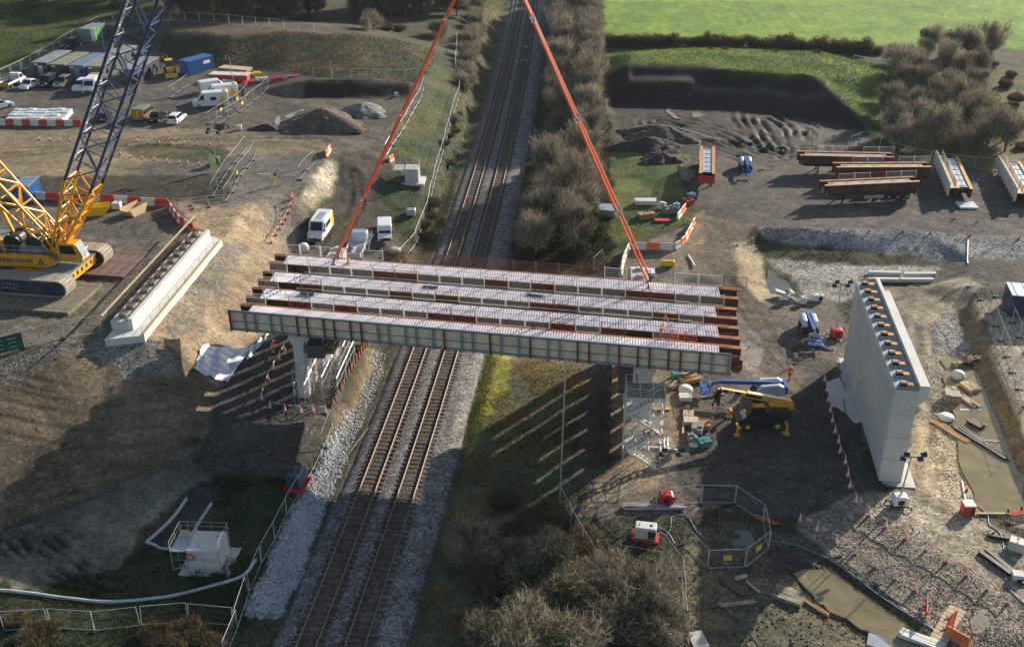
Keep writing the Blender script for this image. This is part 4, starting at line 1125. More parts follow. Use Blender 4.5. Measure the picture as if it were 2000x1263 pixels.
# ================================================================== CRAWLER CRANE
M_cy = mat("crane_yellow", (.78, .36, .012), .45, .05, .12, 1.2, dirt=(.35, .18, .05), grime=.25)
M_cblue = mat("crane_navy_steel", (.030, .042, .115), .4, .15, .15, 1.2)
M_cblue_l = mat("crane_lacing_navy", (.085, .11, .20), .35, .2, .2, 2)
M_glass = mat("dark_window_glass", (.015, .02, .024), .08, 0, .1, 1)
M_trackshoe = mat("dusty_track_shoe", (.34, .30, .235), .8, .1, .25, 2.0)
M_trackframe = mat("navy_track_frame", (.025, .040, .075), .5, .1, .25, 1.2, dirt=(.15, .12, .09), grime=.4)
M_deckgrey = mat("grey_walkway_plate", (.22, .25, .26), .6, .1, .2, 1.5)
M_tyre = mat("tyre_rubber", (.022, .022, .022), .85, 0, .2, 4)
def lattice(mb, a, b, wdir, wa, da, wb, db, bay, rc=.11, rl=.05, n=6, xbrace=True):
    """four chord truss from a to b; wdir is the width direction"""
    a, b = Vector(a), Vector(b); ax = (b - a).normalized(); wv = Vector(wdir).normalized(); dv = ax.cross(wv).normalized()
    L = (b - a).length; nb = max(1, round(L / bay))
    def corner(i, f):
        W_ = wa + (wb - wa) * f; D_ = da + (db - da) * f
        sx, sy = ((-1, -1), (1, -1), (1, 1), (-1, 1))[i]
        return a + (b - a) * f + wv * (sx * W_ / 2) + dv * (sy * D_ / 2)
    mb.m = 0
    for i in range(4): mb.tube(corner(i, 0), corner(i, 1), rc, n)
    mb.m = 1
    for k in range(nb):
        f0, f1 = k / nb, (k + 1) / nb
        for i in range(4):
            j = (i + 1) % 4
            if xbrace and i in (0, 2):
                fm = (f0 + f1) / 2
                mb.tube(corner(i, f0), corner(j, fm), rl, 5); mb.tube(corner(j, fm), corner(i, f1), rl, 5)
            elif (k + i) % 2: mb.tube(corner(i, f0), corner(j, f1), rl, 5)
            else: mb.tube(corner(j, f0), corner(i, f1), rl, 5)
            mb.tube(corner(i, f1), corner(j, f1), rl * .8, 5)
        if k % 3 == 0: mb.tube(corner(0, f1), corner(2, f1), rl * .8, 4)
    mb.m = 0
CR = px(96, 520, 7.5); CR.z = 7.5
HD = Vector((.995, -.097, 0)); WD = Vector((.097, .995, 0))
t = thing("crawler_crane", "huge orange and navy lattice boom crawler crane standing on timber and steel mats", "crane", CR)
def wl(p): return Vector(p) - CR
FOOT = wl((-51.6, 112.6, 10.6))
bdir = (HD * math.cos(R(62.2)) + Vector((0, 0, 1)) * math.sin(R(62.2)))
BW, BD = 3.1, 2.95
BL = 99.0
# boom: yellow heel section, navy sections, head
mb = MB()
lattice(mb, FOOT + bdir * .2, FOOT + bdir * 9.5, WD, 2.3, 1.0, BW, BD, 1.9, .18, .12, xbrace=False)
dv = bdir.cross(WD)
for s_ in (-1, 1): mb.beam(FOOT + WD * (s_ * 1.0), FOOT + bdir * 3.5 + WD * (s_ * 1.2), .16, 1.0, up=WD)
mb.build("boom_heel_section", [M_cy, M_cy], t)
y0 = 9.6; i = 0
while y0 < BL - 6:
    y1 = min(y0 + 11.6, BL - 5)
    mb = MB(); lattice(mb, FOOT + bdir * y0, FOOT + bdir * y1, WD, BW, BD, BW, BD, 2.9, .15, .085)
    for q in (y0 + .15, y1 - .15):
        for sx in (-1, 1):
            for sy in (-1, 1): mb.tube(FOOT + bdir * (q - .22) + WD * (sx * BW / 2) + dv * (sy * BD / 2), FOOT + bdir * (q + .22) + WD * (sx * BW / 2) + dv * (sy * BD / 2), .17, 6)
    mb.build("boom_section", [M_cblue, M_cblue_l], t)
    # ladder way on the upper face
    mb = MB()
    for s_ in (-.28, .28): mb.tube(FOOT + bdir * y0 - WD * (BW / 2 - .5 + s_) + dv * (BD / 2 - .1), FOOT + bdir * y1 - WD * (BW / 2 - .5 + s_) + dv * (BD / 2 - .1), .035, 4)
    for q in range(int((y1 - y0) / .5)): mb.beam(FOOT + bdir * (y0 + q * .5) - WD * (BW / 2 - .2) + dv * (BD / 2 - .14), FOOT + bdir * (y0 + q * .5) - WD * (BW / 2 - .8) + dv * (BD / 2 - .14), .34, .03, up=bdir.cross(WD))
    nn = int((y1 - y0) / .9)
    for q in range(nn): mb.tube(FOOT + bdir * (y0 + q * .9) - WD * (BW / 2 - .22) + dv * (BD / 2 - .1), FOOT + bdir * (y0 + q * .9) - WD * (BW / 2 - .78) + dv * (BD / 2 - .1), .03, 4)
    mb.build("boom_ladder", M_galv, t)
    y0 = y1 + .05; i += 1
mb = MB(); lattice(mb, FOOT + bdir * (BL - 5), FOOT + bdir * BL, WD, BW, BD, 1.6, 1.4, 2.5, .12, .07); mb.lathe([(.9, -.7), (.9, .7)], tuple(FOOT + bdir * (BL + .2)), 14, 'Y'); mb.build("boom_head", [M_cy, M_cy], t)
# derrick mast leaning back, yellow with navy continuation
mf = wl((-51.4, 112.9, 10.8)); mdir = (HD * -math.cos(R(52)) + Vector((0, 0, 1)) * math.sin(R(52)))
mb = MB(); lattice(mb, mf, mf + mdir * 12.4, WD, 2.6, 1.2, 2.9, 2.3, 2.0, .16, .11, xbrace=False)
mb.build("mast_heel_section", [M_cy, M_cy], t)
mb = MB(); lattice(mb, mf + mdir * 12.5, mf + mdir * 28, WD, 2.9, 2.3, 2.4, 1.8, 2.8, .11, .055); mb.build("mast_section", [M_cblue, M_cblue_l], t)
mb = MB()
for s_ in (-.8, .8): mb.tube(mf + mdir * 28 + WD * s_, FOOT + bdir * BL + WD * s_, .05, 5)
mb.build("pendant_rope", M_dark, t)
# hoist rope and hook block above the slings
hb = thing("hook_block", "yellow crane hook block hanging above the four orange slings", "hook block", APEX + Vector((0, 0, .2)))
mb = MB(); mb.prism([(-.9, .6), (.9, .6), (.7, 2.4), (-.7, 2.4)], -.35, .35, .08); mb.build("sheave_block", M_cy, hb)
mb = MB(); mb.tube((0, 0, 0), (0, 0, .6), .18, 8); mb.beam((-.8, 0, -.05), (.8, 0, -.05), 1.1, .25); mb.build("hook", M_dark, hb)
tip = FOOT + bdir * BL + CR - hb.location
mb = MB()
for x in (-.4, 0, .4): mb.tube((x, 0, 2.4), (tip.x + x, tip.y, tip.z), .03, 4)
mb.build("hoist_rope", M_dark, hb)
# superstructure: slewed frame with counterweight, house sides, cab
SA = math.atan2(HD.y, HD.x)
SM = Matrix.Rotation(SA, 4, 'Z')
HC = FOOT + HD * .35; HC.z = 0          # slew frame origin (under the boom foot)
def sbuild(mb, name, m, par=t):
    o = mb.build(name, m, par); o.location = HC; o.rotation_euler = (0, 0, SA); return o
mb = MB(); mb.prism([(-11.5, 2.05), (-.7, 2.05), (.1, 2.4), (.1, 3.0), (-.9, 3.55), (-11.5, 3.55)], -2.55, -2.2, .03)
side = sbuild(mb, "house_side", M_cy)
mb = MB(); mb.prism([(-11.5, 2.05), (-.7, 2.05), (.1, 2.4), (.1, 3.0), (-.9, 3.55), (-11.5, 3.55)], 2.2, 2.55, .03); sbuild(mb, "house_side", M_cy)
mb = MB(); mb.bx(-11.4, .0, -2.19, 2.19, 2.2, 3.2); mb.bx(-10, -6.5, -1.9, 1.9, 3.302, 4.6); mb.bx(-4.2, -1.4, -1.6, 1.6, 3.302, 4.0); sbuild(mb, "slew_frame", M_deckgrey)
mb = MB(); mb.bx(-9, -6.8, -2.6, -2.0, 3.56, 5.6); mb.bx(-8.9, -6.9, -2.75, -2.62, 3.8, 5.4); sbuild(mb, "machinery_house", M_cy)
for x0, r_ in ((-5.2, .75), (-2.6, .7), (-.5, .55)):
    mb = MB(); mb.lathe([(r_ + .2, -1.2), (r_ + .2, -1.12), (r_, -1.1), (r_, 1.1), (r_ + .2, 1.12), (r_ + .2, 1.2)], (x0, 0, 4.3), 14, 'Y'); sbuild(mb, "winch_drum", M_dark)
for q in range(3):
    mb = MB(); mb.bx(-15.5, -11.6, -3.2 , 3.2, 2.1 + q * 1.0, 3.05 + q * 1.0); sbuild(mb, "counterweight", M_cy)
mb = MB()
for q in range(9):
    x = -10.5 + q * 1.25; mb.tube((x, -2.5, 3.56), (x, -2.5, 4.6), .03, 4)
for z in (4.1, 4.6): mb.tube((-10.5, -2.5, z), (-.5, -2.5, z), .03, 4)
sbuild(mb, "walkway_rail", M_galv)
# A-frame struts between house and mast
for s_ in (-1.4, 1.4):
    mb = MB(); mb.beam((-6, s_, 3.4), (-7.4, s_, 8.4), .3, .35); sbuild(mb, "gantry_leg", M_cy)
    mb = MB(); mb.beam((.2, s_, 3.3), (-1.6, s_, 6.2), .22, .22); sbuild(mb, "gantry_strut", M_cy)
mb = MB(); mb.beam((-7.3, -1.4, 8.2), (-7.3, 1.4, 8.2), .25, .25); sbuild(mb, "gantry_crossbar", M_cy)
mb = MB()
for s_ in (-1.2, 1.2): mb.tube((-6.0, s_, 4.2), (-12.5, s_, 6.3), .22, 8)

# cab on the camera side of the boom foot
cb = thing("x", None, None); cb.name = "operator_cab"; cb.parent = t; cb.scale = (.9, .9, .95); cb.location = HC + Vector((SM @ Vector((1.75, -1.0, 2.5)))); cb.rotation_euler = (0, 0, SA + R(-6))
mb = MB(); mb.prism([(-1.7, 0), (1.5, 0), (1.75, .5), (1.35, 1.1), (.9, 2.35), (-1.7, 2.35)], -.85, .85, .06); mb.build("cab_shell", M_cy, cb)
mb = MB(); mb.add([(1.77, -.7, .62), (1.77, .7, .62), (.96, .7, 2.25), (.96, -.7, 2.25)], [(0, 1, 2, 3)]); mb.add([(1.82, -.7, .62), (1.82, .7, .62), (1.01, .7, 2.25), (1.01, -.7, 2.25)], [(0, 1, 2, 3)])
mb.build("windscreen", mat("sky_lit_glass", (.30, .36, .40), .1, 0, .15, 1), cb)
for s_ in (-1, 1):
    mb = MB(); mb.add([(x, s_ * q, z) for q in (.853, .875) for x, z in ((-1.2, 1.05), (1.0, 1.05), (.7, 2.1), (-1.2, 2.1))], [(0, 1, 2, 3), (7, 6, 5, 4), (0, 4, 5, 1), (1, 5, 6, 2), (2, 6, 7, 3), (3, 7, 4, 0)]); mb.build("side_window", M_glass, cb)
mb = MB()
for q in range(4): mb.tube((-1.4 + q * .9, -1.1, 0), (-1.4 + q * .9, -1.1, .9), .025, 4)
mb.tube((-1.4, -1.1, .9), (1.3, -1.1, .9), .025, 4); mb.tube((2.1, -.6, .2), (2.1, -.6, 1.8), .03, 4); mb.tube((2.1, .3, .2), (2.1, .3, 1.8), .03, 4); mb.tube((2.1, -.6, 1.8), (2.1, .3, 1.8), .03, 4); mb.build("cab_rail", M_galv, cb)
mb = MB(); mb.bx(-5.5, 2.4, -1.2, 1.2, 1.95, 2.06); sb = sbuild(mb, "slew_ring", M_dark)
# lettering on the house side
def text(name, body, size, m, parent, loc, rot, align='LEFT', ext=.006, bold=0.0, sx=1.0):
    cu = bpy.data.curves.new(name, 'FONT'); cu.body = body; cu.size = size; cu.extrude = ext; cu.align_x = align; cu.align_y = 'CENTER'; cu.offset = bold; cu.space_character = 1.0
    cu.resolution_u = 2
    o = bpy.data.objects.new(name, cu); COL.objects.link(o)
    bpy.context.view_layer.update()
    dg = bpy.context.evaluated_depsgraph_get(); me = bpy.data.meshes.new_from_object(o.evaluated_get(dg)); bpy.data.objects.remove(o)
    me.materials.clear(); me.materials.append(m)
    r = obj(name, me, parent, loc); r.rotation_euler = rot; r.scale = (sx, 1, 1); return r
M_navytext = mat("navy_lettering", (.015, .025, .11), .5, 0, .05, 2)
text("lettering", "AINSCOUGH", .68, M_navytext, side, (-2.3, -2.56, 2.82), (R(90), 0, 0), 'RIGHT', .008, .02, 1.0)
mb = MB(); mb.add([(x, -2.565, z) for x, z in ((-1.75, 2.5), (-1.0, 2.5), (-1.37, 3.2))], [(0, 1, 2)]); mb.add([(x, -2.562, z) for x, z in ((-1.95, 2.36), (-.85, 2.36), (-.85, 2.44), (-1.95, 2.44))], [(0, 1, 2, 3)])
mb.build("emblem", M_navytext, side)
mb = MB(); mb.add([(x, -2.57, z) for x, z in ((-1.51, 2.62), (-1.23, 2.62), (-1.37, 2.9))], [(0, 1, 2)]); mb.build("emblem_inset", M_cy, side)
# undercarriage: two crawlers and the car body
f1, f2 = px(144, 574, 7.9), px(217, 512, 7.9)
UD = Vector((f2.y - f1.y, -(f2.x - f1.x), 0)).normalized(); UA = math.atan2(UD.y, UD.x)
def crawler(front, name):
    c = thing("x", None, None); c.name = name; c.parent = t; c.location = wl(front); c.location.z = .42; c.rotation_euler = (0, 0, UA)
    Lc, H, Wc = 12.5, 1.9, 2.15
    prof = []
    for k in range(9):
        a = -PI / 2 + PI * k / 8; prof.append((-1.1 + math.cos(a) * .9, .92 + math.sin(a) * .9))
    for k in range(9):
        a = PI / 2 + PI * k / 8; prof.append((-Lc + 1.1 + math.cos(a) * .9, .92 + math.sin(a) * .9))
    # shoes along the loop
    mb = MB(); pts = []
    tot = [0]
    P = prof + [prof[0]]
    for k in range(len(prof)): tot.append(tot[-1] + math.dist(P[k], P[k + 1]))
    nsh = 76
    for q in range(nsh):
        s_ = tot[-1] * q / nsh; k = max(i for i in range(len(prof)) if tot[i] <= s_ + 1e-9)
        f = (s_ - tot[k]) / max(1e-6, tot[k + 1] - tot[k]); x = P[k][0] + (P[k + 1][0] - P[k][0]) * f; z = P[k][1] + (P[k + 1][1] - P[k][1]) * f
        dx, dz = P[k + 1][0] - P[k][0], P[k + 1][1] - P[k][1]; an = math.atan2(dz, dx)
        mb.box((x, 0, z), (.32, Wc, .16), rot=Matrix.Rotation(-an, 3, 'Y'))
    mb.build("track_shoes", M_trackshoe, c)
    mb = MB(); mb.prism([(-1.1, .15), (-.25, .7), (-.3, 1.2), (-1.9, 1.68), (-Lc + 1.9, 1.68), (-Lc + .3, 1.2), (-Lc + .25, .7), (-Lc + 1.1, .15)], -Wc / 2 + .18, Wc / 2 - .18)
    mb.build("track_frame", M_trackframe, c)
    for q in range(9):
        mb = MB(); x = -1.2 - q * 1.13; mb.lathe([(.30, -Wc / 2 + .05), (.36, -Wc / 2 + .12), (.36, Wc / 2 - .12), (.30, Wc / 2 - .05)], (x, 0, .45), 10, 'Y'); mb.build("roller", M_trackframe, c)
    mb = MB()
    for q in range(5): mb.tube((-7.5 + q * .45, -Wc / 2 - .12, .75), (-7.5 + q * .45, -Wc / 2 - .12, 1.35), .025, 4)
    mb.tube((-7.5, -Wc / 2 - .12, 1.35), (-5.7, -Wc / 2 - .12, 1.35), .025, 4); mb.tube((-7.5, -Wc / 2 - .12, .75), (-5.7, -Wc / 2 - .12, .75), .025, 4); mb.build("step_frame", M_galv, c)
crawler(f1, "crawler_track"); crawler(f2, "crawler_track")
mid = (wl(f1) + wl(f2)) / 2
c = thing("x", None, None); c.name = "car_body"; c.parent = t; c.location = (mid.x, mid.y, 0); c.rotation_euler = (0, 0, UA)
mb = MB(); mb.bx(-8.2, -3.2, -3.9, 3.9, 1.0, 1.9); mb.bx(-7.2, -4.4, -1.4, 1.4, 1.9, 2.05); mb.build("car_body_frame", M_cy, c)
mb = MB(); mb.bx(-4.6, -.9, -3.3, 3.1, 1.98, 2.08); mb.build("walkway_deck", M_deckgrey, c)
mb = MB(); mb.bx(-4.5, -1.0, -3.2, 3.0, .95, 1.96); mb.build("central_ballast", M_cy, c)
mb = MB()
for q in range(5): mb.bx(-.995, -.98, -2.4 + q * 1.0, -2.0 + q * 1.0, 1.3, 1.75)
mb.build("ballast_slot", M_dark, c)
# crane mats: timber under the near track, steel plate under the far one
M_mat = mat("crane_mat_timber", (.20, .17, .12), .9, 0, .3, 2.0, .2, 10)
M_matedge = mat("crane_mat_edge", (.42, .35, .22), .85, 0, .25, 2)
def mat_row(label, front, n, m, wid, name):
    for q in range(n):
        P = front + UD * (1.6 - q * 1.26 - .6); P.z = 7.5
        mb = MB()
        for k in range(4): mb.bx(-.6 + k * .3 + .012, -.6 + (k + 1) * .3 - .012, -wid / 2, wid / 2, -.06, .36)
        for yy in (-wid / 2 + .8, wid / 2 - .8): mb.box((0, yy, .37), (1.1, .12, .02))
        o = mb.build(name, m, None, P, UA)
        tag(o, label.format(nth(q)), "crane mat", "mats under the crane")
mat_row("heavy timber mat under the nearer crawler track, {} from the cab end", f1 + Vector((0, -.6, 0)), 12, M_mat, 7.4, "timber_mat")
M_steelmat = mat("rusty_steel_mat", (.19, .115, .09), .7, .2, .25, 1.5, dirt=(.32, .26, .2), grime=.5)
mat_row("rusty brown steel mat under the farther crawler track, {} from the cab end", f2 + Vector((1.6, -.2, 0)), 12, M_steelmat, 7.0, "steel_mat")
# ================================================================== VEHICLES
M_vwhite = mat("white_vehicle_paint", (.74, .75, .76), .25, 0, .04, 1)
M_vblack = mat("black_vehicle_paint", (.018, .018, .022), .22, .1, .1, 1)
M_vgrey = mat("grey_vehicle_paint", (.22, .20, .16), .28, .4, .08, 1)
M_vsilver = mat("silver_vehicle_paint", (.48, .50, .54), .22, .5, .06, 1)
M_vgold = mat("gold_grey_vehicle_paint", (.26, .23, .12), .3, .4, .1, 1)
M_lamp = mat("lamp_lens", (.75, .72, .65), .15, 0, .05, 1); M_rlamp = mat("red_lamp_lens", (.45, .02, .015), .2, 0, .1, 1)
M_hub = mat("wheel_hub_steel", (.38, .38, .38), .4, .6, .1, 3)
M_yel = mat("warning_yellow", (.85, .55, .02), .5, 0, .06, 2); M_red = mat("warning_red", (.62, .04, .02), .5, 0, .06, 2)
WHM = {}
def wheel(par, x, y, r=.33, wd=.22, hub=None):
    k = (round(r, 2), round(wd, 2), hub.name if hub else '')
    if k not in WHM:
        mb = MB(); mb.lathe([(r * .55, -wd / 2), (r * .93, -wd / 2), (r, -wd / 3), (r, wd / 3), (r * .93, wd / 2), (r * .55, wd / 2)], (0, 0, 0), 14, 'Y')
        m2 = MB(); m2.lathe([(r * .2, -wd / 2 - .02), (r * .54, -wd / 2 + .01), (r * .54, wd / 2 - .01), (r * .2, wd / 2 + .02)], (0, 0, 0), 10, 'Y')
        WHM[k] = (mb.mesh("tyre", M_tyre), m2.mesh("wheel_hub", hub or M_hub))
    t_ = obj("tyre", WHM[k][0], par, (x, y, r)); obj("wheel_hub", WHM[k][1], t_)
def quadp(mb, pts, off):
    n = (Vector(pts[1]) - Vector(pts[0])).cross(Vector(pts[2]) - Vector(pts[0])).normalized() * off
    a = [Vector(p) for p in pts]; k = len(a)
    mb.add([p + n * .1 for p in a] + [p + n for p in a], [tuple(range(k - 1, -1, -1)), tuple(range(k, 2 * k))] + [(i, (i + 1) % k, k + (i + 1) % k, k + i) for i in range(k)])
def car(label, u, v, u2, v2, paint, kind="car", L=4.4, W=1.8, H=1.48, name="parked_car", cat="car", group=None):
    """pixels: centre of the car on the ground, and a point its nose looks towards"""
    c = g(u, v); f = g(u2, v2); rz = math.atan2(f.y - c.y, f.x - c.x)
    t = thing(name, label, cat, c, rz, group)
    a, b = -L / 2, L / 2; hood = {"car": 1.05, "estate": 1.1, "suv": 1.15, "mpv": .8}[kind]; sh = H * .60; gc = .20
    mb = MB(); mb.prism([(a + .05, gc), (a, gc + .25), (a + .03, sh), (a + .25, sh + .02), (b - hood - .25, sh), (b - .35, sh - .14), (b - .04, sh - .34), (b, gc + .22), (b - .08, gc)], -W / 2, W / 2, .09)
    mb.build("body", paint, t)
    ra = {"car": .75, "estate": .12, "suv": .15, "mpv": .10}[kind]; rt = {"car": 1.35, "estate": .45, "suv": .45, "mpv": .3}[kind]
    x0, x1, x2, x3 = a + ra, a + rt, b - hood - .85, b - hood - .1
    w0, w1 = W / 2 - .06, W / 2 - .24
    mb = MB(); mb.hexa([(x0, -w0, sh - .02), (x3, -w0, sh - .02), (x3, w0, sh - .02), (x0, w0, sh - .02)], [(x1, -w1, H - .03), (x2, -w1, H - .03), (x2, w1, H - .03), (x1, w1, H - .03)])
    mb.hexa([(x1, -w1, H - .029), (x2, -w1, H - .029), (x2, w1, H - .029), (x1, w1, H - .029)], [(x1 + .1, -w1 + .1, H + .02), (x2 - .1, -w1 + .1, H + .02), (x2 - .1, w1 - .1, H + .02), (x1 + .1, w1 - .1, H + .02)])
    mb.build("cabin", paint, t)
    def lerp(p, q, k): return tuple(p[i] + (q[i] - p[i]) * k for i in range(3))
    mb = MB(); quadp(mb, [lerp((x3, -w0, sh), (x2, -w1, H), .1), lerp((x3, w0, sh), (x2, w1, H), .1), lerp((x3, w0 - .06, sh), (x2, w1 - .04, H), .9), lerp((x3, -w0 + .06, sh), (x2, -w1 + .04, H), .9)], .02); mb.build("windscreen", M_glass, t)
    mb = MB(); quadp(mb, [lerp((x0, w0, sh), (x1, w1, H), .15), lerp((x0, -w0, sh), (x1, -w1, H), .15), lerp((x0, -w0 + .06, sh), (x1, -w1 + .06, H), .85), lerp((x0, w0 - .06, sh), (x1, w1 - .06, H), .85)], .02); mb.build("rear_window", M_glass, t)
    for s in (-1, 1):
        mb = MB(); lo = .12; hi = .86
        P = lambda x_b, x_t, k: (x_b + (x_t - x_b) * k, s * (w0 + (w1 - w0) * k), sh + (H - sh) * k)
        q = [P(x0 + .25, x1 + .1, lo), P(x3 - .15, x2 - .08, lo), P(x3 - .15, x2 - .08, hi), P(x0 + .25, x1 + .1, hi)]
        quadp(mb, q if s < 0 else q[::-1], .018); mb.build("side_window", M_glass, t)
        mb = MB(); mb.box((b - .1, s * (W / 2 - .3), sh - .27), (.16, .36, .14)); mb.build("headlight", M_lamp, t)
        mb = MB(); mb.box((a + .04, s * (W / 2 - .22), sh - .12), (.1, .28, .2)); mb.build("tail_light", M_rlamp, t)
        mb = MB(); mb.box((x3 - .2, s * (W / 2 + .06), sh + .06), (.1, .16, .12)); mb.build("wing_mirror", M_vblack, t)
    for x in (a + .78, b - .82):
        for s in (-1, 1): wheel(t, x, s * (W / 2 - .10), .33)
    mb = MB(); mb.bx(b - .03, b + .03, -.26, .26, .42, .53); mb.bx(a - .03, a + .03, -.26, .26, .5, .61); mb.build("number_plate", M_vwhite, t)
    return t
def van(label, u, v, u2, v2, paint, L=5.6, W=2.0, H=2.45, name="parked_van", group=None, chev=False, sign=False, windows=False, yellow_back=False, beacon=False):
    c = g(u, v); f = g(u2, v2); rz = math.atan2(f.y - c.y, f.x - c.x)
    t = thing(name, label, "van", c, rz, group)
    a, b = -L / 2, L / 2; s = H / 2.45
    mb = MB(); mb.prism([(a, .25), (a, H - .12), (a + .12, H), (b - 1.75, H), (b - 1.55, H - .06), (b - .80, 1.30 * s), (b - .12, 1.02 * s), (b, .8), (b, .25)], -W / 2, W / 2, .10); mb.build("body", paint, t)
    mb = MB(); quadp(mb, [(b - .86, -W / 2 + .16, 1.36 * s), (b - .86, W / 2 - .16, 1.36 * s), (b - 1.50, W / 2 - .24, H - .18), (b - 1.50, -W / 2 + .24, H - .18)], .025); mb.build("windscreen", M_glass, t)
    for y in (-1, 1):
        mb = MB(); q = [(b - 1.95, y * (W / 2 + .001), 1.35 * s), (b - 1.05, y * (W / 2 + .001), 1.35 * s), (b - 1.55, y * (W / 2 + .001), H - .35), (b - 1.95, y * (W / 2 + .001), H - .35)]
        quadp(mb, q if y < 0 else q[::-1], .015); mb.build("side_window", M_glass, t)
        if windows:
            mb = MB(); q = [(a + .3, y * (W / 2 + .001), 1.3 * s), (b - 2.1, y * (W / 2 + .001), 1.3 * s), (b - 2.1, y * (W / 2 + .001), H - .3), (a + .3, y * (W / 2 + .001), H - .3)]
            quadp(mb, q if y < 0 else q[::-1], .013); mb.build("side_window", M_glass, t)
        mb = MB(); mb.box((b - .06, y * (W / 2 - .28), .86 * s), (.2, .34, .2)); mb.build("headlight", M_lamp, t)
        mb = MB(); mb.box((a - .02, y * (W / 2 - .12), 1.0), (.06, .14, .5)); mb.build("tail_light", M_rlamp, t)
        mb = MB(); mb.box((b - 1.1, y * (W / 2 + .12), 1.35 * s), (.12, .22, .28)); mb.build("wing_mirror", M_vblack, t)
        if sign:
            mb = MB(); x0 = a + .15; yy = y * (W / 2 + .002)
            q = [(x0, yy, .7), (x0 + 1.7, yy, .7), (x0 + 1.2, yy, 1.5), (x0 + .85, yy, 2.1), (x0 + .5, yy, 1.5)]
            quadp(mb, q if y < 0 else q[::-1], .01); mb.build("warning_triangle", M_yel, t)
            mb = MB(); q = [(x0 + 1.9, yy, 1.2), (x0 + 2.9, yy, 1.2), (x0 + 2.9, yy, 1.8), (x0 + 1.9, yy, 1.8)]; quadp(mb, q if y < 0 else q[::-1], .01); mb.build("sign_panel", M_vblack, t)
    mb = MB(); mb.bx(b - .02, b + .04, -W / 2 + .2, W / 2 - .2, .3, .62); mb.bx(b - .02, b + .05, -.26, .26, .66, .77); mb.build("bumper", M_vblack, t)
    for x in (a + 1.0, b - .95):
        for y in (-1, 1): wheel(t, x, y * (W / 2 - .12), .35, .24)
    if chev:
        mb = MB()
        for k in range(6):
            for y in (-1, 1):
                mb.m = k % 2; y0 = y * (k * W / 13); y1 = y * ((k + 1) * W / 13)
                mb.add([(a - .012, y0, .5), (a - .012, y1, .5), (a - .012, y1 * .9, H - .25), (a - .012, y0 * .9, H - .25)], [(0, 1, 2, 3) if y < 0 else (3, 2, 1, 0)])
        mb.build("chevron_panel", [M_yel, M_vblack if chev == 2 else M_red], t)
    if yellow_back:
        mb = MB()
        for y in (-1, 1):
            yy = y * (W / 2 + .002); q = [(a + .02, yy, .5), (a + 1.3, yy, .5), (a + .6, yy, H - .2), (a + .02, yy, H - .2)]; quadp(mb, q if y < 0 else q[::-1], .01)
        mb.build("yellow_flash", M_yel, t)
        mb = MB(); quadp(mb, [(a + 1.2, -.5, H + .001), (b - 2, -.5, H + .001), (b - 2, .5, H + .001), (a + 1.2, .5, H + .001)], .012); mb.build("roof_panel", M_vsilver, t)
        mb = MB(); q = [(a + 1.5, W / 2 + .001, 1.35), (b - 2.2, W / 2 + .001, 1.35), (b - 2.2, W / 2 + .001, 1.95), (a + 1.5, W / 2 + .001, 1.95)]; quadp(mb, q[::-1], .012); mb.build("side_window", M_glass, t)
        mb = MB(); q = [(a + 1.5, -W / 2 - .001, 1.35), (b - 2.2, -W / 2 - .001, 1.35), (b - 2.2, -W / 2 - .001, 1.95), (a + 1.5, -W / 2 - .001, 1.95)]; quadp(mb, q, .012); mb.build("side_window", M_glass, t)
    if beacon:
        mb = MB(); mb.bx(a + .3, a + .6, -.7, .7, H + .001, H + .14); mb.build("beacon_bar", M_yel, t)
    return t
car("white saloon car beside the white dropside truck", 59, 171, 40, 180, M_vwhite, group=None)
car("black people carrier parked between the white saloon and the grey estate", 97, 166, 78, 176, M_vblack, "mpv", 4.9, 1.95, 1.85)
car("dusty grey estate car third along the row of cabins", 124, 167, 106, 178, M_vgrey, "suv", 4.6, 1.85, 1.65)
car("white off-road car parked next to the white van below the cabins", 160, 174, 146, 184, M_vwhite, "suv", 4.6, 1.9, 1.7)
van("white van with yellow sign parked behind the crane boom, below the cabins", 182, 177, 168, 190, M_vwhite, sign=False, beacon=True)
car("white car cut by the photo edge, near the stacked white blocks", 0, 211, 14, 208, M_vwhite)
van("gold green van with yellow and black chevrons on its back doors", 282, 229, 303, 214, M_vgold, 5.0, 1.95, 2.0, chev=2, windows=True)
car("dark saloon car glinting between the chevron van and a white car", 309, 234, 332, 219, M_vblack)
car("white hatchback last in the row beside the glinting dark car", 346, 237, 368, 219, M_vwhite, "estate", 4.5, 1.8, 1.5)
car("dark grey car half hidden behind the crane boom", 206, 233, 222, 216, M_vblack, "estate")
van("white highway van with yellow warning triangle, nearest of three beside the footway", 413, 207, 380, 209, M_vwhite, 6.0, 2.05, 2.55, chev=1, sign=True, beacon=True, group="highway vans by the footway")
van("white highway van tucked behind the nearest warning van", 432, 193, 400, 195, M_vwhite, 6.0, 2.05, 2.55, chev=1, sign=True, beacon=True, group="highway vans by the footway")
van("plain white van farthest of the three, beside the dark green tank", 418, 178, 445, 175, M_vwhite, 5.2, 1.95, 2.1, chev=1)
car("black pickup style car parked beside the green striped container", 141, 93, 128, 99, M_vblack, "suv", 5.2, 1.95, 1.9)
van("white and yellow van on the access track, facing the bridge", 627, 458, 618, 477, M_vwhite, 6.0, 2.05, 2.6, yellow_back=True)
van("small white van facing the bridge near the railway fence", 752, 461, 752.5, 475, M_vwhite, 4.9, 1.95, 1.95, windows=True)
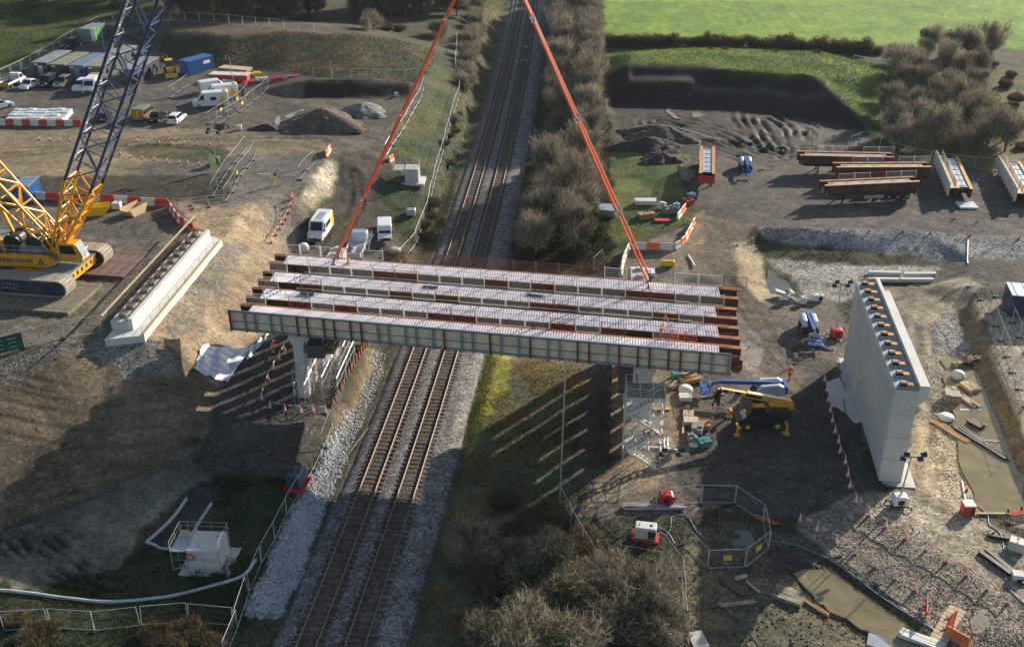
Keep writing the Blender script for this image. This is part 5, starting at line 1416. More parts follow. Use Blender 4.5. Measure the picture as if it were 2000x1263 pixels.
# dropside truck
def dropside(label, u, v, u2, v2, load=None):
    c = g(u, v); f = g(u2, v2); t = thing("dropside_truck", label, "truck", c, math.atan2(f.y - c.y, f.x - c.x))
    mb = MB(); mb.prism([(.6, .35), (.6, 2.15), (1.6, 2.15), (2.15, 1.35), (2.85, 1.1), (2.95, .8), (2.95, .35)], -.98, .98, .09); mb.build("cab", M_vwhite, t)
    mb = MB(); quadp(mb, [(2.1, -.8, 1.42), (2.1, .8, 1.42), (1.68, .72, 2.02), (1.68, -.72, 2.02)], .03); mb.build("windscreen", M_glass, t)
    for y in (-1, 1):
        mb = MB(); q = [(.8, y * .981, 1.35), (1.9, y * .981, 1.35), (1.55, y * .981, 1.98), (.8, y * .981, 1.98)]; quadp(mb, q if y < 0 else q[::-1], .015); mb.build("side_window", M_glass, t)
        mb = MB(); mb.bx(-3.0, .5, y * 1.02 - .03, y * 1.02 + .03, .95, 1.35); mb.build("dropside", M_vwhite, t)
    mb = MB(); mb.bx(-3.0, .5, -1.0, 1.0, .82, .94); mb.build("load_bed", M_dark, t)
    mb = MB(); mb.bx(-3.05, -3.0, -1.0, 1.0, .6, 1.35); mb.build("tailgate", M_yel, t)
    mb = MB()
    for k in range(4): mb.add([(-3.055, -1 + k * .5, .6), (-3.055, -.78 + k * .5, .6), (-3.055, -.5 + k * .5, 1.35), (-3.055, -.72 + k * .5, 1.35)], [(3, 2, 1, 0)])
    mb.build("chevron_stripe", M_vblack, t)
    mb = MB(); mb.tube((.45, -.95, .95), (.45, -.95, 2.1), .04); mb.tube((.45, .95, .95), (.45, .95, 2.1), .04); mb.tube((.45, -.95, 2.1), (.45, .95, 2.1), .04); mb.tube((.45, -.95, 1.6), (.45, .95, 1.6), .04); mb.build("headboard", M_dark, t)
    for x in (-1.9, 2.1):
        for y in (-.85, .85): wheel(t, x, y, .36, .24)
    return t
dropside("white crew cab dropside truck with yellow chevron tailgate in the car park", 27, 168, 55, 155)
# flat lorry with ladders behind the far girder pair
c = g(697, 497); t = thing("service_truck", "white flatbed truck with leaning ladders and debris behind the farthest girder pair", "truck", c, yaw(700, 512, 714, 466))
mb = MB(); mb.prism([(2.0, .4), (2.0, 2.3), (3.2, 2.3), (3.7, 1.3), (3.8, .4)], -1.05, 1.05, .1); mb.build("cab", M_vwhite, t)
mb = MB(); mb.bx(2.05, 3.3, -.95, .95, 2.305, 2.33); mb.build("roof_panel", M_vsilver, t)
mb = MB(); mb.bx(-3.2, 1.9, -1.1, 1.1, .8, .92); mb.build("load_bed", M_vwhite, t)
for y in (-1, 1):
    mb = MB(); mb.bx(-3.2, 1.9, y * 1.1 - .03, y * 1.1 + .03, .92, 1.5); mb.build("dropside", M_vwhite, t)
mb = MB(); mb.bx(-3.2, -3.15, -1.05, 1.05, .92, 1.5); mb.build("tailgate", M_vwhite, t)
for x in (-2, 2.9):
    for y in (-.9, .9): wheel(t, x, y, .4, .26)
for k in range(3):
    o = c + Vector((random.uniform(.9, 1.6), random.uniform(-2.4, -.4), 1.5)); lad = MB()
    for s in (-.22, .22): lad.tube((s, 0, 0), (s, 3.4, .9), .035, 5)
    for q in range(11): lad.tube((-.22, q * .32, q * .085), (.22, q * .32, q * .085), .022, 4)
    tag(lad.build("ladder", M_alu, None, o + Vector((k * .5 - .5, 0, 0)), R(-20 + k * 9)), ["leftmost of the ladders leaning over the white flatbed truck", "middle ladder leaning over the white flatbed truck", "rightmost of the ladders leaning over the white flatbed truck"][k], "ladder", "ladders on the flatbed truck")
for k, (dx, dy, s) in enumerate([(-.4, -1.2, .5), (.3, -.6, .4), (-.2, .3, .35)]):
    mb = MB(); mb.lathe([(s * .2, 0), (s, .1), (s * .8, .4), (s * .3, .55)], n=7)
    tag(mb.build("debris_sack", mat("brown_sack", (.22, .16, .09), .9), None, c + Vector((dx - 1.0, dy, .95))), "brown debris sack on the flatbed truck, " + ["nearest the girders", "in the middle", "nearest the cab"][k], "sack", "sacks on the flatbed truck")
# ------------------------------------------------------------------ cabins, containers
M_cab_d = mat("dark_cabin_steel", (.045, .055, .065), .5, .1, .2, 1.2); M_roof = mat("grey_cabin_roof", (.34, .36, .36), .6, .1, .2, .8, dirt=(.2, .2, .15), grime=.5)
M_cab_g = mat("grey_cabin_steel", (.11, .125, .135), .5, .1, .15, 1.2); M_roof_y = mat("mossy_cabin_roof", (.33, .32, .22), .8, 0, .25, .8, dirt=(.16, .17, .07), grime=.5)
M_cab_b = mat("blue_grey_cabin_steel", (.10, .16, .23), .5, .1, .15, 1.2); M_roof_b = mat("blue_cabin_roof", (.22, .30, .38), .6, .1, .2, .8, dirt=(.16, .2, .2), grime=.4)
M_cblu = mat("bright_blue_container", (.025, .13, .36), .45, .05, .15, 1.0)
M_cgrn = mat("grey_green_container", (.20, .29, .29), .5, .05, .15, 1.0); M_lime = mat("lime_stripe", (.10, .45, .05), .5)
def cabin(label, u, v, u2, v2, L, W, H, m, mr, name="site_cabin", corr=False, door=True, rzoff=0, cat="cabin", group=None, z=None):
    """(u, v) near end centre on the ground, (u2, v2) a point the long side runs towards"""
    c = g(u, v); f = g(u2, v2); rz = math.atan2(f.y - c.y, f.x - c.x) + rzoff
    t = thing(name, label, cat, c, rz, group)
    mb = MB(); mb.bx(0, L, -W / 2, W / 2, .12, H - .06)
    if corr:
        n = int(L / .35)
        for i in range(n):
            for y in (-1, 1): mb.bx(i * .35 + .05, i * .35 + .2, y * W / 2, y * (W / 2 + .05), .25, H - .2)
    for x in (.05, L - .05):
        for y in (-W / 2, W / 2): mb.box((x, y, H / 2), (.14, .14, H - .1))
    mb.build("walls", m, t)
    mb = MB(); mb.bx(-.06, L + .06, -W / 2 - .06, W / 2 + .06, H - .058, H + .02)
    for i in range(int(L / 1.2)): mb.bx(.5 + i * 1.2, .56 + i * 1.2, -W / 2, W / 2, H + .021, H + .06)
    mb.build("roof", mr, t)
    mb = MB()
    for x in (.3, L - .3):
        for y in (-W / 2 + .2, W / 2 - .2): mb.box((x, y, .05), (.3, .3, .14))
    mb.build("footing_block", M_dark, t)
    if door:
        mb = MB(); mb.bx(-.05, -.002, -.45, .45, .2, 2.1); d = mb.build("door", M_vsilver if door == 2 else m, t)
        mb = MB(); mb.bx(-.10, -.052, .3, .38, 1.0, 1.1); mb.build("handle", M_galv, d)
        for k in range(max(1, int(L / 3.2))):
            x = 1.3 + k * 3.0
            mb = MB(); mb.bx(x, x + 1.1, -W / 2 - .04, -W / 2 - .003, 1.0, 1.9); mb.build("window", M_glass, t)
        mb = MB(); mb.bx(-.055, -.003, -W / 2 + .15, -W / 2 + .75, 1.3, 1.9); mb.build("window", M_glass, t)
        mb = MB(); mb.bx(-.02, -.003, W / 2 - 1.0, W / 2 - .3, H - .5, H - .25); mb.build("notice", M_vwhite, t)
    return t
G1 = "site cabins above the car park"
cabin("dark cabin at the outer end of the cabin row, beside the white saloon", 82, 150, 132, 122, 9.6, 2.9, 2.7, M_cab_d, M_roof, group=G1, door=2)
cabin("dark cabin with mossy roof, second from the outer end", 117, 154, 168, 125, 9.6, 2.9, 2.7, M_cab_d, M_roof_y, group=G1)
cabin("blue grey cabin in the middle of the cabin row", 153, 156, 205, 126, 9.6, 2.9, 2.7, M_cab_b, M_roof_b, group=G1, door=2)
cabin("grey cabin with stained roof behind the white van and boom", 189, 158, 240, 128, 9.6, 2.9, 2.7, M_cab_g, M_roof_y, group=G1)
cabin("broad grey cabin with dark end seen through the crane boom", 254, 164, 300, 136, 9.6, 3.4, 2.7, M_cab_d, M_roof, group=G1)
cabin("grey cabin partly behind the broad one, seen through the boom lattice", 222, 132, 262, 112, 7, 3.0, 2.7, M_cab_g, M_roof, group=G1)
t = cabin("grey green container with lime stripes by the top fence", 169, 84, 200, 70, 6.1, 2.6, 2.9, M_cgrn, M_roof, "shipping_container", True, False, cat="container")
mb = MB()
for x in (1.4, 2.4, 3.4): mb.add([(x, -1.355, .3), (x + .6, -1.355, .3), (x + .9, -1.355, 2.6), (x + .3, -1.355, 2.6)], [(0, 1, 2, 3)])
mb.build("lime_stripe", M_lime, t)
cabin("small brown grey store behind the lime striped container", 222, 72, 240, 64, 3.2, 2.4, 2.5, M_cab_g, mat("brown_roof", (.20, .15, .12), .7), "store_shed", False, False, cat="store")
t = cabin("bright blue shipping container beside the yellow digger", 362, 147, 402, 134, 6.1, 2.5, 2.7, M_cblu, mat("blue_container_roof", (.05, .17, .40), .5, 0, .15, 1), "shipping_container", True, False, cat="container")
mb = MB(); mb.bx(3.6, 5.2, -1.32, -1.302, 1.5, 2.1); mb.build("notice", M_vwhite, t)
mb = MB()
for y in (-.6, .6): mb.bx(-.07, -.002, y - .56, y + .56, .2, 2.5)
mb.build("door_leaf", M_cblu, t)
mb = MB()
for y in (-.9, -.3, .3, .9): mb.tube((-.1, y, .25), (-.1, y, 2.45), .03, 5)
mb.build("lock_bar", M_galv, t)
M_navy = mat("navy_store_steel", (.030, .045, .085), .5, .1, .15, 1.2); M_navyroof = mat("pale_blue_store_roof", (.34, .44, .55), .5, .1, .12, .8)
t = cabin("navy store container with pale blue roof at the edge behind the tall abutment", 1962, 606, 2020, 608, 6.1, 3.6, 2.9, M_navy, M_navyroof, "store_container", True, False, cat="container", rzoff=0)
cabin("blue container behind the yellow derrick mast of the crane", 44, 398, 62, 380, 4.0, 2.2, 2.4, M_cblu, M_roof_b, "shipping_container", True, False, cat="container")
cabin("dark green tank beside the warning vans", 436, 192, 464, 187, 3.6, 1.8, 1.6, mat("dark_green_steel", (.02, .075, .05), .45), mat("dark_green_lid", (.03, .10, .065), .5), "fuel_tank", False, False, cat="tank")
cabin("tan timber cabin base stacked behind the blue container", 433, 139, 470, 141, 6.0, 2.2, .9, M_oldtimber, M_timber, "timber_stack", False, False, cat="timber stack")
cabin("grey concrete unit on red barriers in front of the timber stack", 414, 156, 468, 157, 7.2, 2.2, 1.3, M_redplastic, M_conc, "barrier_stack", True, False, cat="barrier stack")
# long green site board at the near left edge
t = thing("site_board", "green site banner on the fence at the near edge of the crane platform", "banner", g(20, 688), yaw(-10, 694, 42, 680))
mb = MB(); mb.bx(-3.0, 1.4, -.03, .03, .15, 1.9); mb.build("banner_sheet", mat("green_banner", (.012, .095, .062), .6, 0, .1, 1), t)
mb = MB()
for k in range(3):
    for j in range(3): mb.bx(-2.5 + k * 1.25, -1.7 + k * 1.25, -.045, -.032, .5 + j * .45, .62 + j * .45)
mb.build("banner_stripe", mat("faded_banner_print", (.16, .32, .28), .6), t)
for x in (-3, -.8, 1.4):
    mb = MB(); mb.tube((x, .05, 0), (x, .05, 2.0), .03); mb.build("banner_post", M_galv, t)
# ================================================================== CONES, BARRIERS, FENCES
M_coneo = mat("cone_orange", (.62, .085, .035), .5, 0, .1, 3); M_conew = mat("cone_white_sleeve", (.80, .78, .74), .5, 0, .06, 3)
def mk_cone():
    t = thing("traffic_cone", "cone", "traffic cone")
    mb = MB(); mb.box((0, 0, .03), (.48, .48, .06)); mb.build("base", M_coneo, t)
    mb = MB(); mb.lathe([(.19, .06), (.135, .38), (.05, .86), (.03, .9)], n=8); mb.build("cone_body", M_coneo, t)
    mb = MB(); mb.lathe([(.152, .34), (.085, .7), (.078, .7), (.145, .34)], n=8); mb.build("reflective_sleeve", M_conew, t)
    return t
CONE = Proto(mk_cone)
def mk_tapecone():
    t = thing("traffic_cone", "cone", "traffic cone")
    mb = MB(); mb.box((0, 0, .03), (.5, .5, .06)); mb.build("base", M_coneo, t)
    mb = MB(); mb.lathe([(.2, .06), (.13, .42), (.07, .78), (.05, .82)], n=8); mb.build("cone_body", M_coneo, t)
    mb = MB(); mb.lathe([(.185, .2), (.10, .72), (.085, .80), (.075, 1.12), (.04, 1.14), (.04, .8)], n=8); mb.build("white_topper", M_conew, t)
    return t
TCONE = Proto(mk_tapecone)
M_tapew = mat("tape_white", (.78, .74, .72), .6, 0, .05, 3); M_taper = mat("tape_red", (.65, .06, .05), .6, 0, .05, 3)
def tape(pts, label, sag=.12, z=.9):
    mb = MB()
    for i in range(len(pts) - 1):
        a, b = pts[i], pts[i + 1]; n = max(2, int((b - a).length / .45))
        for k in range(n):
            f0, f1 = k / n, (k + 1) / n; mb.m = k % 2
            p = a.lerp(b, f0); q = a.lerp(b, f1)
            p = p + Vector((0, 0, z - sag * 4 * f0 * (1 - f0))); q = q + Vector((0, 0, z - sag * 4 * f1 * (1 - f1)))
            mb.beam(p, q, .025, .10)
    tag(mb.build("barrier_tape", [M_taper, M_tapew]), label, "tape")
def cones(pl, where, group, proto, tp=None):
    ps = [g(*p) for p in pl]
    for i, p in enumerate(ps):
        proto(p, random.uniform(0, 1.5), ("orange and white cone, %s %s" % (nth(i), where)) if group else "orange and white cone " + where, group, (.74, .74, .82))
    if tp: tape(ps, tp)
cones([(78,274),(98,275),(117,276),(137,276)], "from the photo edge along the haul road", "cones on the haul road edge", CONE)
cones([(268,277),(290,280),(311,281),(335,282),(360,282),(385,283),(410,284),(433,285),(447,297)], "from the boom along the island's far edge", "cones at the far edge of the island", CONE, "red and white tape strung along the far edge of the scrub island")
cones([(235,303),(255,309),(278,311),(302,314),(327,317),(350,319),(367,321),(390,323)], "from the boom along the island's near edge", "cones at the near edge of the island", CONE)
cones([(530,475),(540,460),(547,448),(553,438),(559,429),(565,416),(569,402),(571,388)], "up the curving line beside the sand slope", "cones up the stony ramp", CONE, "red and white tape curving up the stony ramp beside the sand slope")
cones([(567,667),(556,685),(546,703),(535,722),(525,742),(512,781)], "going away from the bridge on the dark platform", "cones beside the pale pier", TCONE, "red and white tape beside the pale pier on the dark platform")
cones([(528,797),(557,803),(588,807),(612,805),(637,808)], "in the cross row in front of the pale pier", "cones in front of the pale pier", TCONE, "red and white tape crossing in front of the pale pier")
cones([(1610,745),(1614,765),(1617,785),(1621,805),(1625,825),(1630,846),(1637,866),(1640,885),(1650,906),(1655,931),(1659,953),(1671,982),(1697,1007),(1730,1030),(1769,1052),(1808,1075),(1848,1097),(1888,1124),(1928,1152),(1968,1178)], "along the taped line from the tall abutment", "cones in the long taped line", TCONE, "long red and white tape running past the tall abutment and down the gravel pad")
cones([(1562,1019),(1595,1038),(1633,1061),(1671,1082),(1710,1107),(1749,1131),(1787,1153)], "along the pond side of the gravel pad", "cones on the pond side of the pad", TCONE, "red and white tape along the pond side of the gravel pad")
cones([(1520,449),(1577,449),(1619,450),(1698,452),(1763,452),(1818,455),(1895,460),(1990,467)], "along the top of the stony bank below the yard", "cones along the stony bank", CONE)
cones([(1440,480),(1470,470),(1489,460)], "on the bend above the pond", "cones on the pond bend", CONE)
cones([(1888,958)], "standing alone beside the flooded trench", None, CONE)
cones([(1865,428),(1910,434)], "of the two in front of the loaded girders", "cones in front of the loaded girders", CONE)
cones([(607,470)], "beside the white and yellow van", None, CONE)
# bigger red cones / signs
# water filled barriers
M_bred = mat("barrier_red", (.60, .045, .03), .5, 0, .12, 2, dirt=(.3, .15, .1), grime=.3); M_bwhite = mat("barrier_white", (.70, .66, .58), .55, 0, .1, 2, dirt=(.4, .34, .26), grime=.4); M_bor = mat("barrier_orange", (.74, .17, .05), .5, 0, .1, 2, dirt=(.4, .2, .1), grime=.3); M_bcream = mat("barrier_cream", (.68, .58, .46), .55, 0, .1, 2, dirt=(.4, .3, .2), grime=.4)
def barrier_mesh(m, L, holes=True):
    mb = MB(); prof = [(-.26, 0), (.26, 0), (.26, .14), (.13, .38), (.10, .98), (.05, 1.02), (-.05, 1.02), (-.10, .98), (-.13, .38), (-.26, .14)]
    mb.prism(prof, -L / 2 + .02, L / 2 - .02, .05)
    return mb.mesh("water_barrier", m)
BARM = {}
def barriers(pl, where, group, ms, L=1.6):
    pts = [g(*p) for p in pl]; d = [0]
    for i in range(len(pts) - 1): d.append(d[-1] + (pts[i + 1] - pts[i]).length)
    n = max(1, round(d[-1] / L)); Lb = d[-1] / n
    def at(s):
        k = max(i for i in range(len(pts) - 1) if d[i] <= s + 1e-6); f = (s - d[k]) / (d[k + 1] - d[k]); return pts[k].lerp(pts[k + 1], f)
    for i in range(n):
        a, b = at(i * Lb), at((i + 1) * Lb - 1e-4); c = (a + b) / 2; m, cn = ms[i % len(ms)]
        key = (m.name, round(Lb, 1))
        if key not in BARM: BARM[key] = barrier_mesh(m, Lb)
        o = obj("water_barrier", BARM[key], None, Vector((c.x, c.y, ground_at(c.x, c.y) - .02)), math.atan2(b.y - a.y, b.x - a.x) - PI / 2)
        tag(o, "%s plastic barrier, %s %s" % (cn, nth(i), where), "barrier", group)
RW = [(M_bred, "red"), (M_bwhite, "white")]
barriers([(-20,244),(60,245),(160,246)], "from the photo edge in front of the white blocks", "barriers in front of the white blocks", RW, 1.35)
barriers([(64,388),(190,393),(330,402)], "from the crane along the back of its platform", "barriers along the back of the crane platform", [(M_bwhite, "white"), (M_bred, "red")], 2.0)
barriers([(331,405),(338,418),(352,436),(378,452)], "in the curve towards the white bank seat", "barriers curving to the bank seat", RW, 1.1)
OW = [(M_bcream, "cream"), (M_bor, "orange")]
barriers([(1212,540),(1216,512),(1228,486)], "up the left side of the small compound behind the girders", "barriers round the small compound", [(M_bcream, "cream")], 1.7)
barriers([(1236,486),(1315,488)], "along the back of the small compound", "barriers round the small compound", [(M_bwhite, "white"), (M_bor, "orange"), (M_bwhite, "white"), (M_bor, "orange")], 1.6)
barriers([(1317,488),(1335,476),(1345,456),(1356,436)], "up the right side of the small compound", "barriers round the small compound", OW, 1.6)
barriers([(1322,430),(1338,408)], "by the red rubbish heap at the yard corner", "barriers at the yard corner", [(M_bcream, "cream"), (M_bor, "orange")], 1.8)
barriers([(636,308),(642,300),(645,292)], "at the top of the stony bank", "barriers at the top of the stony bank", [(M_bor, "orange"), (M_bcream, "cream")], 1.4)
barriers([(760,318),(768,312)], "beside the far scaffolded concrete chamber", "barriers by the far chamber", [(M_bor, "orange")], 1.4)
barriers([(1846,1238),(1890,1266)], "lying beside the pallets at the near right corner", "barriers at the near right corner", [(M_bor, "orange")], 2.2)
# mesh fencing
def panel_mesh(L=3.4, H=2.0, m=M_galv, name="fence_panel"):
    mb = MB(); mb.m = 0
    for x in (.03, L - .03): mb.tube((x, 0, 0.05), (x, 0, H), .028, 5)
    for z in (.12, H): mb.tube((.03, 0, z), (L - .03, 0, z), .025, 5)
    mb.m = 1; n = 14
    for i in range(1, n):
        x = L * i / n; mb.bx(x - .003, x + .003, -.003, .003, .12, H)
    for z in (.8, 1.4): mb.bx(.03, L - .03, -.003, .003, z - .004, z + .004)
    return mb.mesh(name, [m, mat('dull_fence_wire', (.16, .165, .16), .6, .2, .15, 4)])
M_fence = mat("bright_fence_tube", (.55, .56, .56), .45, .1, .1, 3)
PANEL = panel_mesh(m=M_fence); PEDP = panel_mesh(2.3, 1.1, M_fence, "fence_panel")
mb = MB(); mb.bx(-.36, .36, -.12, .12, 0, .13); FOOT_M = mb.mesh("fence_foot", M_dark)
def fence(pl, label, ped=False, name="mesh_fence", signs=()):
    pts = [g(*p) for p in pl]; L = 2.3 if ped else 3.4; me = PEDP if ped else PANEL
    t = thing(name, label, "fence", pts[0], 0)
    d = [0]
    for i in range(len(pts) - 1): d.append(d[-1] + math.hypot(pts[i + 1].x - pts[i].x, pts[i + 1].y - pts[i].y))
    n = max(1, round(d[-1] / (L + .05))); s = d[-1] / n
    def at(q):
        k = max(i for i in range(len(pts) - 1) if d[i] <= q + 1e-6); f = min(1, (q - d[k]) / max(1e-6, d[k + 1] - d[k])); P = pts[k].lerp(pts[k + 1], f); P.z = ground_at(P.x, P.y); return P
    for i in range(n):
        a, b = at(i * s), at((i + 1) * s - 1e-4); v = b - a
        o = obj("fence_panel", me, t, a - pts[0]); o.rotation_euler = (random.uniform(-.04, .04), -math.atan2(v.z, math.hypot(v.x, v.y)), math.atan2(v.y, v.x)); o.scale = (v.length / L * .985, 1, 1)
        obj("fence_foot", FOOT_M, t, a - pts[0], math.atan2(v.y, v.x) + PI / 2)
        if i in signs:
            mb = MB(); mb.bx(L * .4, L * .4 + .8, -.05, -.03, .9, 1.4); q = mb.build("warning_notice", M_yel if signs != (0,) else M_white, o)
    return t
fence([(-40,175),(0,157),(50,135),(100,105),(150,74),(195,50)], "mesh fence climbing beside the dark green field at the top left")
fence([(195,50),(240,38),(330,42),(450,48),(560,60),(640,68),(712,70)], "mesh fence along the back of the weedy topsoil bund")
fence([(-20,170),(60,130),(98,110)], "short mesh fence behind the cabin row at the photo edge")
fence([(612,155),(700,157),(786,160),(811,152),(829,166),(824,190),(806,222),(790,250),(768,282),(755,305)], "mesh fence curving round the brown spoil yard down to the concrete chamber")
fence([(893,82),(889,150),(900,163),(896,192),(880,240),(865,300),(852,345),(835,420),(808,490),(780,515)], "long wire fence between the access track and the railway", name="railway_fence")
fence([(408,243),(440,222),(478,196),(486,180)], "mesh fence on the car park side of the footway by the warning vans", signs=(1, 3))
fence([(424,243),(470,218),(500,195),(525,170)], "mesh fence on the spoil side of the footway by the warning vans", signs=(2,))
fence([(332,192),(368,166)], "short mesh fence in the middle of the car park", signs=(0,))
fence([(415,385),(432,356),(445,335),(470,305),(482,290)], "mesh fence on the haul road side of the upper walkway")
fence([(440,395),(455,372),(470,340),(490,320),(500,300)], "mesh fence on the junction side of the upper walkway", signs=(2,))
fence([(338,404),(380,402),(413,397),(440,396)], "low mesh fence from the red barriers to the upper walkway", True)
fence([(345,412),(400,406),(438,400)], "second low mesh fence beside the red barriers at the slope head", True)
fence([(586,352),(600,332),(618,318)], "short mesh fence at the top of the stony bank")
fence([(-30,704),(70,672),(140,660),(198,650)], "mesh fence at the near edge of the crane platform")
fence([(8,1232),(104,1226),(190,1232),(276,1222),(366,1214),(456,1222)], "mesh fence across the shaded grass at the bottom left")
fence([(438,1290),(478,1190),(506,1110),(558,1010),(596,945),(630,880),(650,828)], "mesh fence between the stone drainage strip and the shaded grass")
fence([(1093,985),(1124,1042),(1165,1112)], "tall mesh fence between the scrubby bushes and the sand")
fence([(1166,1010),(1215,990),(1292,990),(1355,982),(1425,976),(1490,1020)], "mesh fence behind the white pump set and small pool")
fence([(1335,1062),(1390,1118),(1460,1108),(1503,1072),(1490,1020)], "mesh fence in front of the small pool with yellow notices", signs=(1, 2))
fence([(1166,1012),(1195,1042)], "single mesh fence leaf beside the white pump set")
fence([(1210,1065),(1260,1078),(1318,1082),(1332,1130),(1336,1190),(1345,1263)], "mesh fence running from the pump set down to the bottom edge")
fence([(1660,290),(1690,275),(1735,300),(1800,318),(1900,330),(1990,340)], "mesh fence along the back of the girder yard")
fence([(1662,128),(1745,140)], "mesh fence at the back of the green topsoil bund")
fence([(1893,560),(1920,590),(1945,640),(1968,700),(1990,760),(2020,830)], "mesh fence on the trench bank beside the navy store")
fence([(1925,555),(1960,600),(1990,660),(2020,720)], "second mesh fence nearer the navy store")
fence([(1640,1085),(1690,1125),(1750,1165),(1800,1200)], "mesh fence between the gravel pad and the clay pond")
fence([(1160,530),(1178,512)], "short mesh fence leaf behind the girders by the dark trees")
fence([(1280,985),(1300,985)], "stub of mesh fence beside the red lighting tower", True)
# ------------------------------------------------------------------ lighting towers
def light_tower(u, v, ut, vt, label, m, rz=0.0, heads=4):
    c = g(u, v); d = ray(ut, vt); s = c.y / d[1]; H = max(4.0, CAM_H + d[2] * s - c.z); top = Vector((d[0] * s - c.x, 0, H))
    t = thing("lighting_tower", label, "lighting tower", c, 0); q_ = .72
    if m:
        mb = MB(); mb.prism([(-.62, .3), (.62, .3), (.66, .5), (.62, 1.1), (.42, 1.25), (-.5, 1.25), (-.66, 1.1), (-.66, .5)], -.48, .48, .06); mb.build("generator_cabinet", m, t)
        mb = MB(); mb.bx(-.75, .75, -.5, .5, .2, .29)
        for sx in (-.95, .95):
            for sy in (-.65, .65): mb.box((sx, sy, .12), (.12, .12, .24)); mb.beam((sx, sy, .26), (sx * .7, sy * .7, .28), .08, .08)
        mb.build("chassis", M_dark, t)
        mb = MB(); mb.bx(-.3, .3, -.505, -.485, .5, .95); mb.build("louvre", M_dark, t)
        for sx in (-1, 1): wheel(t, 0, sx * .58, .24, .15)
    mb = MB(); h0 = .3
    for k, (f0, f1, r) in enumerate(((0, .45, .09), (.4, .75, .07), (.7, 1.0, .05))): mb.tube(top * f0 + Vector((0, .1, h0 * (1 - f0))), top * f1 + Vector((0, .1, h0 * (1 - f1))), r, 7)
    mb.build("mast", M_galv, t)
    mb = MB(); mb.beam(top + Vector((-.9, .1, 0)), top + Vector((.9, .1, 0)), .06, .06); mb.build("head_bar", M_dark, t)
    for k in range(heads):
        x = -.75 + 1.5 * (k % 2) + (.0 if k < 2 else .25); z = .0 if k < 2 else .45
        mb = MB(); mb.box((x, -.05, z - .1), (.5, .26, .4), rot=Euler((R(-35), 0, R(-20 + 40 * (k % 2)))).to_matrix()); o = mb.build("floodlight", M_dark, t, top)
        mb = MB(); mb.box((x, -.20, z - .2), (.42, .03, .32), rot=Euler((R(-35), 0, R(-20 + 40 * (k % 2)))).to_matrix()); mb.build("lens", M_lamp, o)
M_tred = mat("red_cabinet_paint", (.55, .025, .03), .4, 0, .1, 2, dirt=(.2, .08, .06), grime=.3); M_twhite = mat("white_cabinet_paint", (.72, .72, .70), .4, 0, .06, 2, dirt=(.4, .36, .3), grime=.3)
light_tower(1755, 988, 1781, 893, "white lighting tower at the near end of the tall abutment", M_twhite)
light_tower(1300, 984, 1309, 885, "red lighting tower in front of the scaffold stair tower", M_tred)
light_tower(1632, 660, 1643, 556, "red lighting tower behind the tall ribbed abutment", M_tred)
light_tower(421, 322, 415, 258, "green lighting tower by the pale lime feather flag", mat("dull_green_cabinet", (.05, .10, .07), .5))
light_tower(204, 101, 194, 42, "slender lighting mast beside the lime striped container", None)
light_tower(456, 163, 447, 111, "slender lighting mast by the dark green tank", None)
light_tower(1585, 293, 1588, 240, "slender lighting mast on the dark mud beyond the girders", None, heads=2)
# ------------------------------------------------------------------ generators, pump, tanks
def genset(u, v, label, m, base, L=2.4, W=1.1, H=1.5, rz=0.0, name="generator", cat="generator", dark_end=True, bund=True, sc=.68):
    c = g(u, v); t = thing(name, label, cat, c, rz); t.scale = (sc, sc, sc)
    h0 = .35 if bund else .1
    if bund:
        mb = MB(); mb.prism([(-L / 2 - .3, 0), (L / 2 + .3, 0), (L / 2 + .4, .34), (-L / 2 - .4, .34)], -W / 2 - .3, W / 2 + .3, .03); mb.build("drip_tray", base, t)
    mb = MB(); mb.prism([(-L / 2, h0), (L / 2, h0), (L / 2, h0 + H - .12), (L / 2 - .12, h0 + H), (-L / 2 + .12, h0 + H), (-L / 2, h0 + H - .12)], -W / 2, W / 2, .06); mb.build("canopy", m, t)
    mb = MB(); mb.bx(L * .12, L / 2 - .08, -W / 2 - .03, -W / 2 - .002, h0 + .15, h0 + H - .25); mb.build("louvre_panel", M_dark if dark_end else m, t)
    mb = MB(); mb.bx(-L / 2 + .15, -L * .2, -W / 2 - .02, -W / 2 - .002, h0 + .2, h0 + H - .3); mb.bx(-L * .15, L * .06, -W / 2 - .02, -W / 2 - .002, h0 + .2, h0 + H - .3); mb.build("door_panel", m, t)
    mb = MB(); mb.tube((-L * .3, 0, h0 + H), (-L * .3, 0, h0 + H + .18), .07, 7); mb.box((L * .25, 0, h0 + H + .03), (.3, .3, .06)); mb.build("exhaust", M_dark, t)
    return t
genset(1260, 1050, "white pump set on a red tray by the mesh fences", M_twhite, M_tred, 2.7, 1.5, 1.7, R(-10), "pump_set", "pump")
genset(581, 948, "dark blue generator on a red tray by the stone drainage strip", mat("blue_generator_paint", (.05, .085, .15), .35, .1, .1, 2), M_tred, 1.5, 2.3, 1.6, R(-12), sc=.85)
genset(1595, 587, "larger white welfare unit beside the stone bed", M_twhite, M_dark, 1.9, 1.1, 1.2, R(-4), bund=False)
genset(1568, 593, "smaller white cabinet left of the larger white unit", M_twhite, M_dark, 1.1, 1.0, 1.3, R(-6), bund=False, dark_end=False)
genset(1888, 1003, "red and white fuel bowser beside the flooded trench", M_tred, M_twhite, 1.5, 1.5, 1.5, R(-5), bund=False, name="fuel_bowser", cat="bowser")
mb = MB(); p = g(1888, 1003); mb.box((p.x, p.y, p.z + 1.6 * .68 + .07), (1.0, 1.0, .12)); tag(mb.build("bowser_lid", M_twhite), "white lid resting on the red bowser beside the flooded trench", "lid")
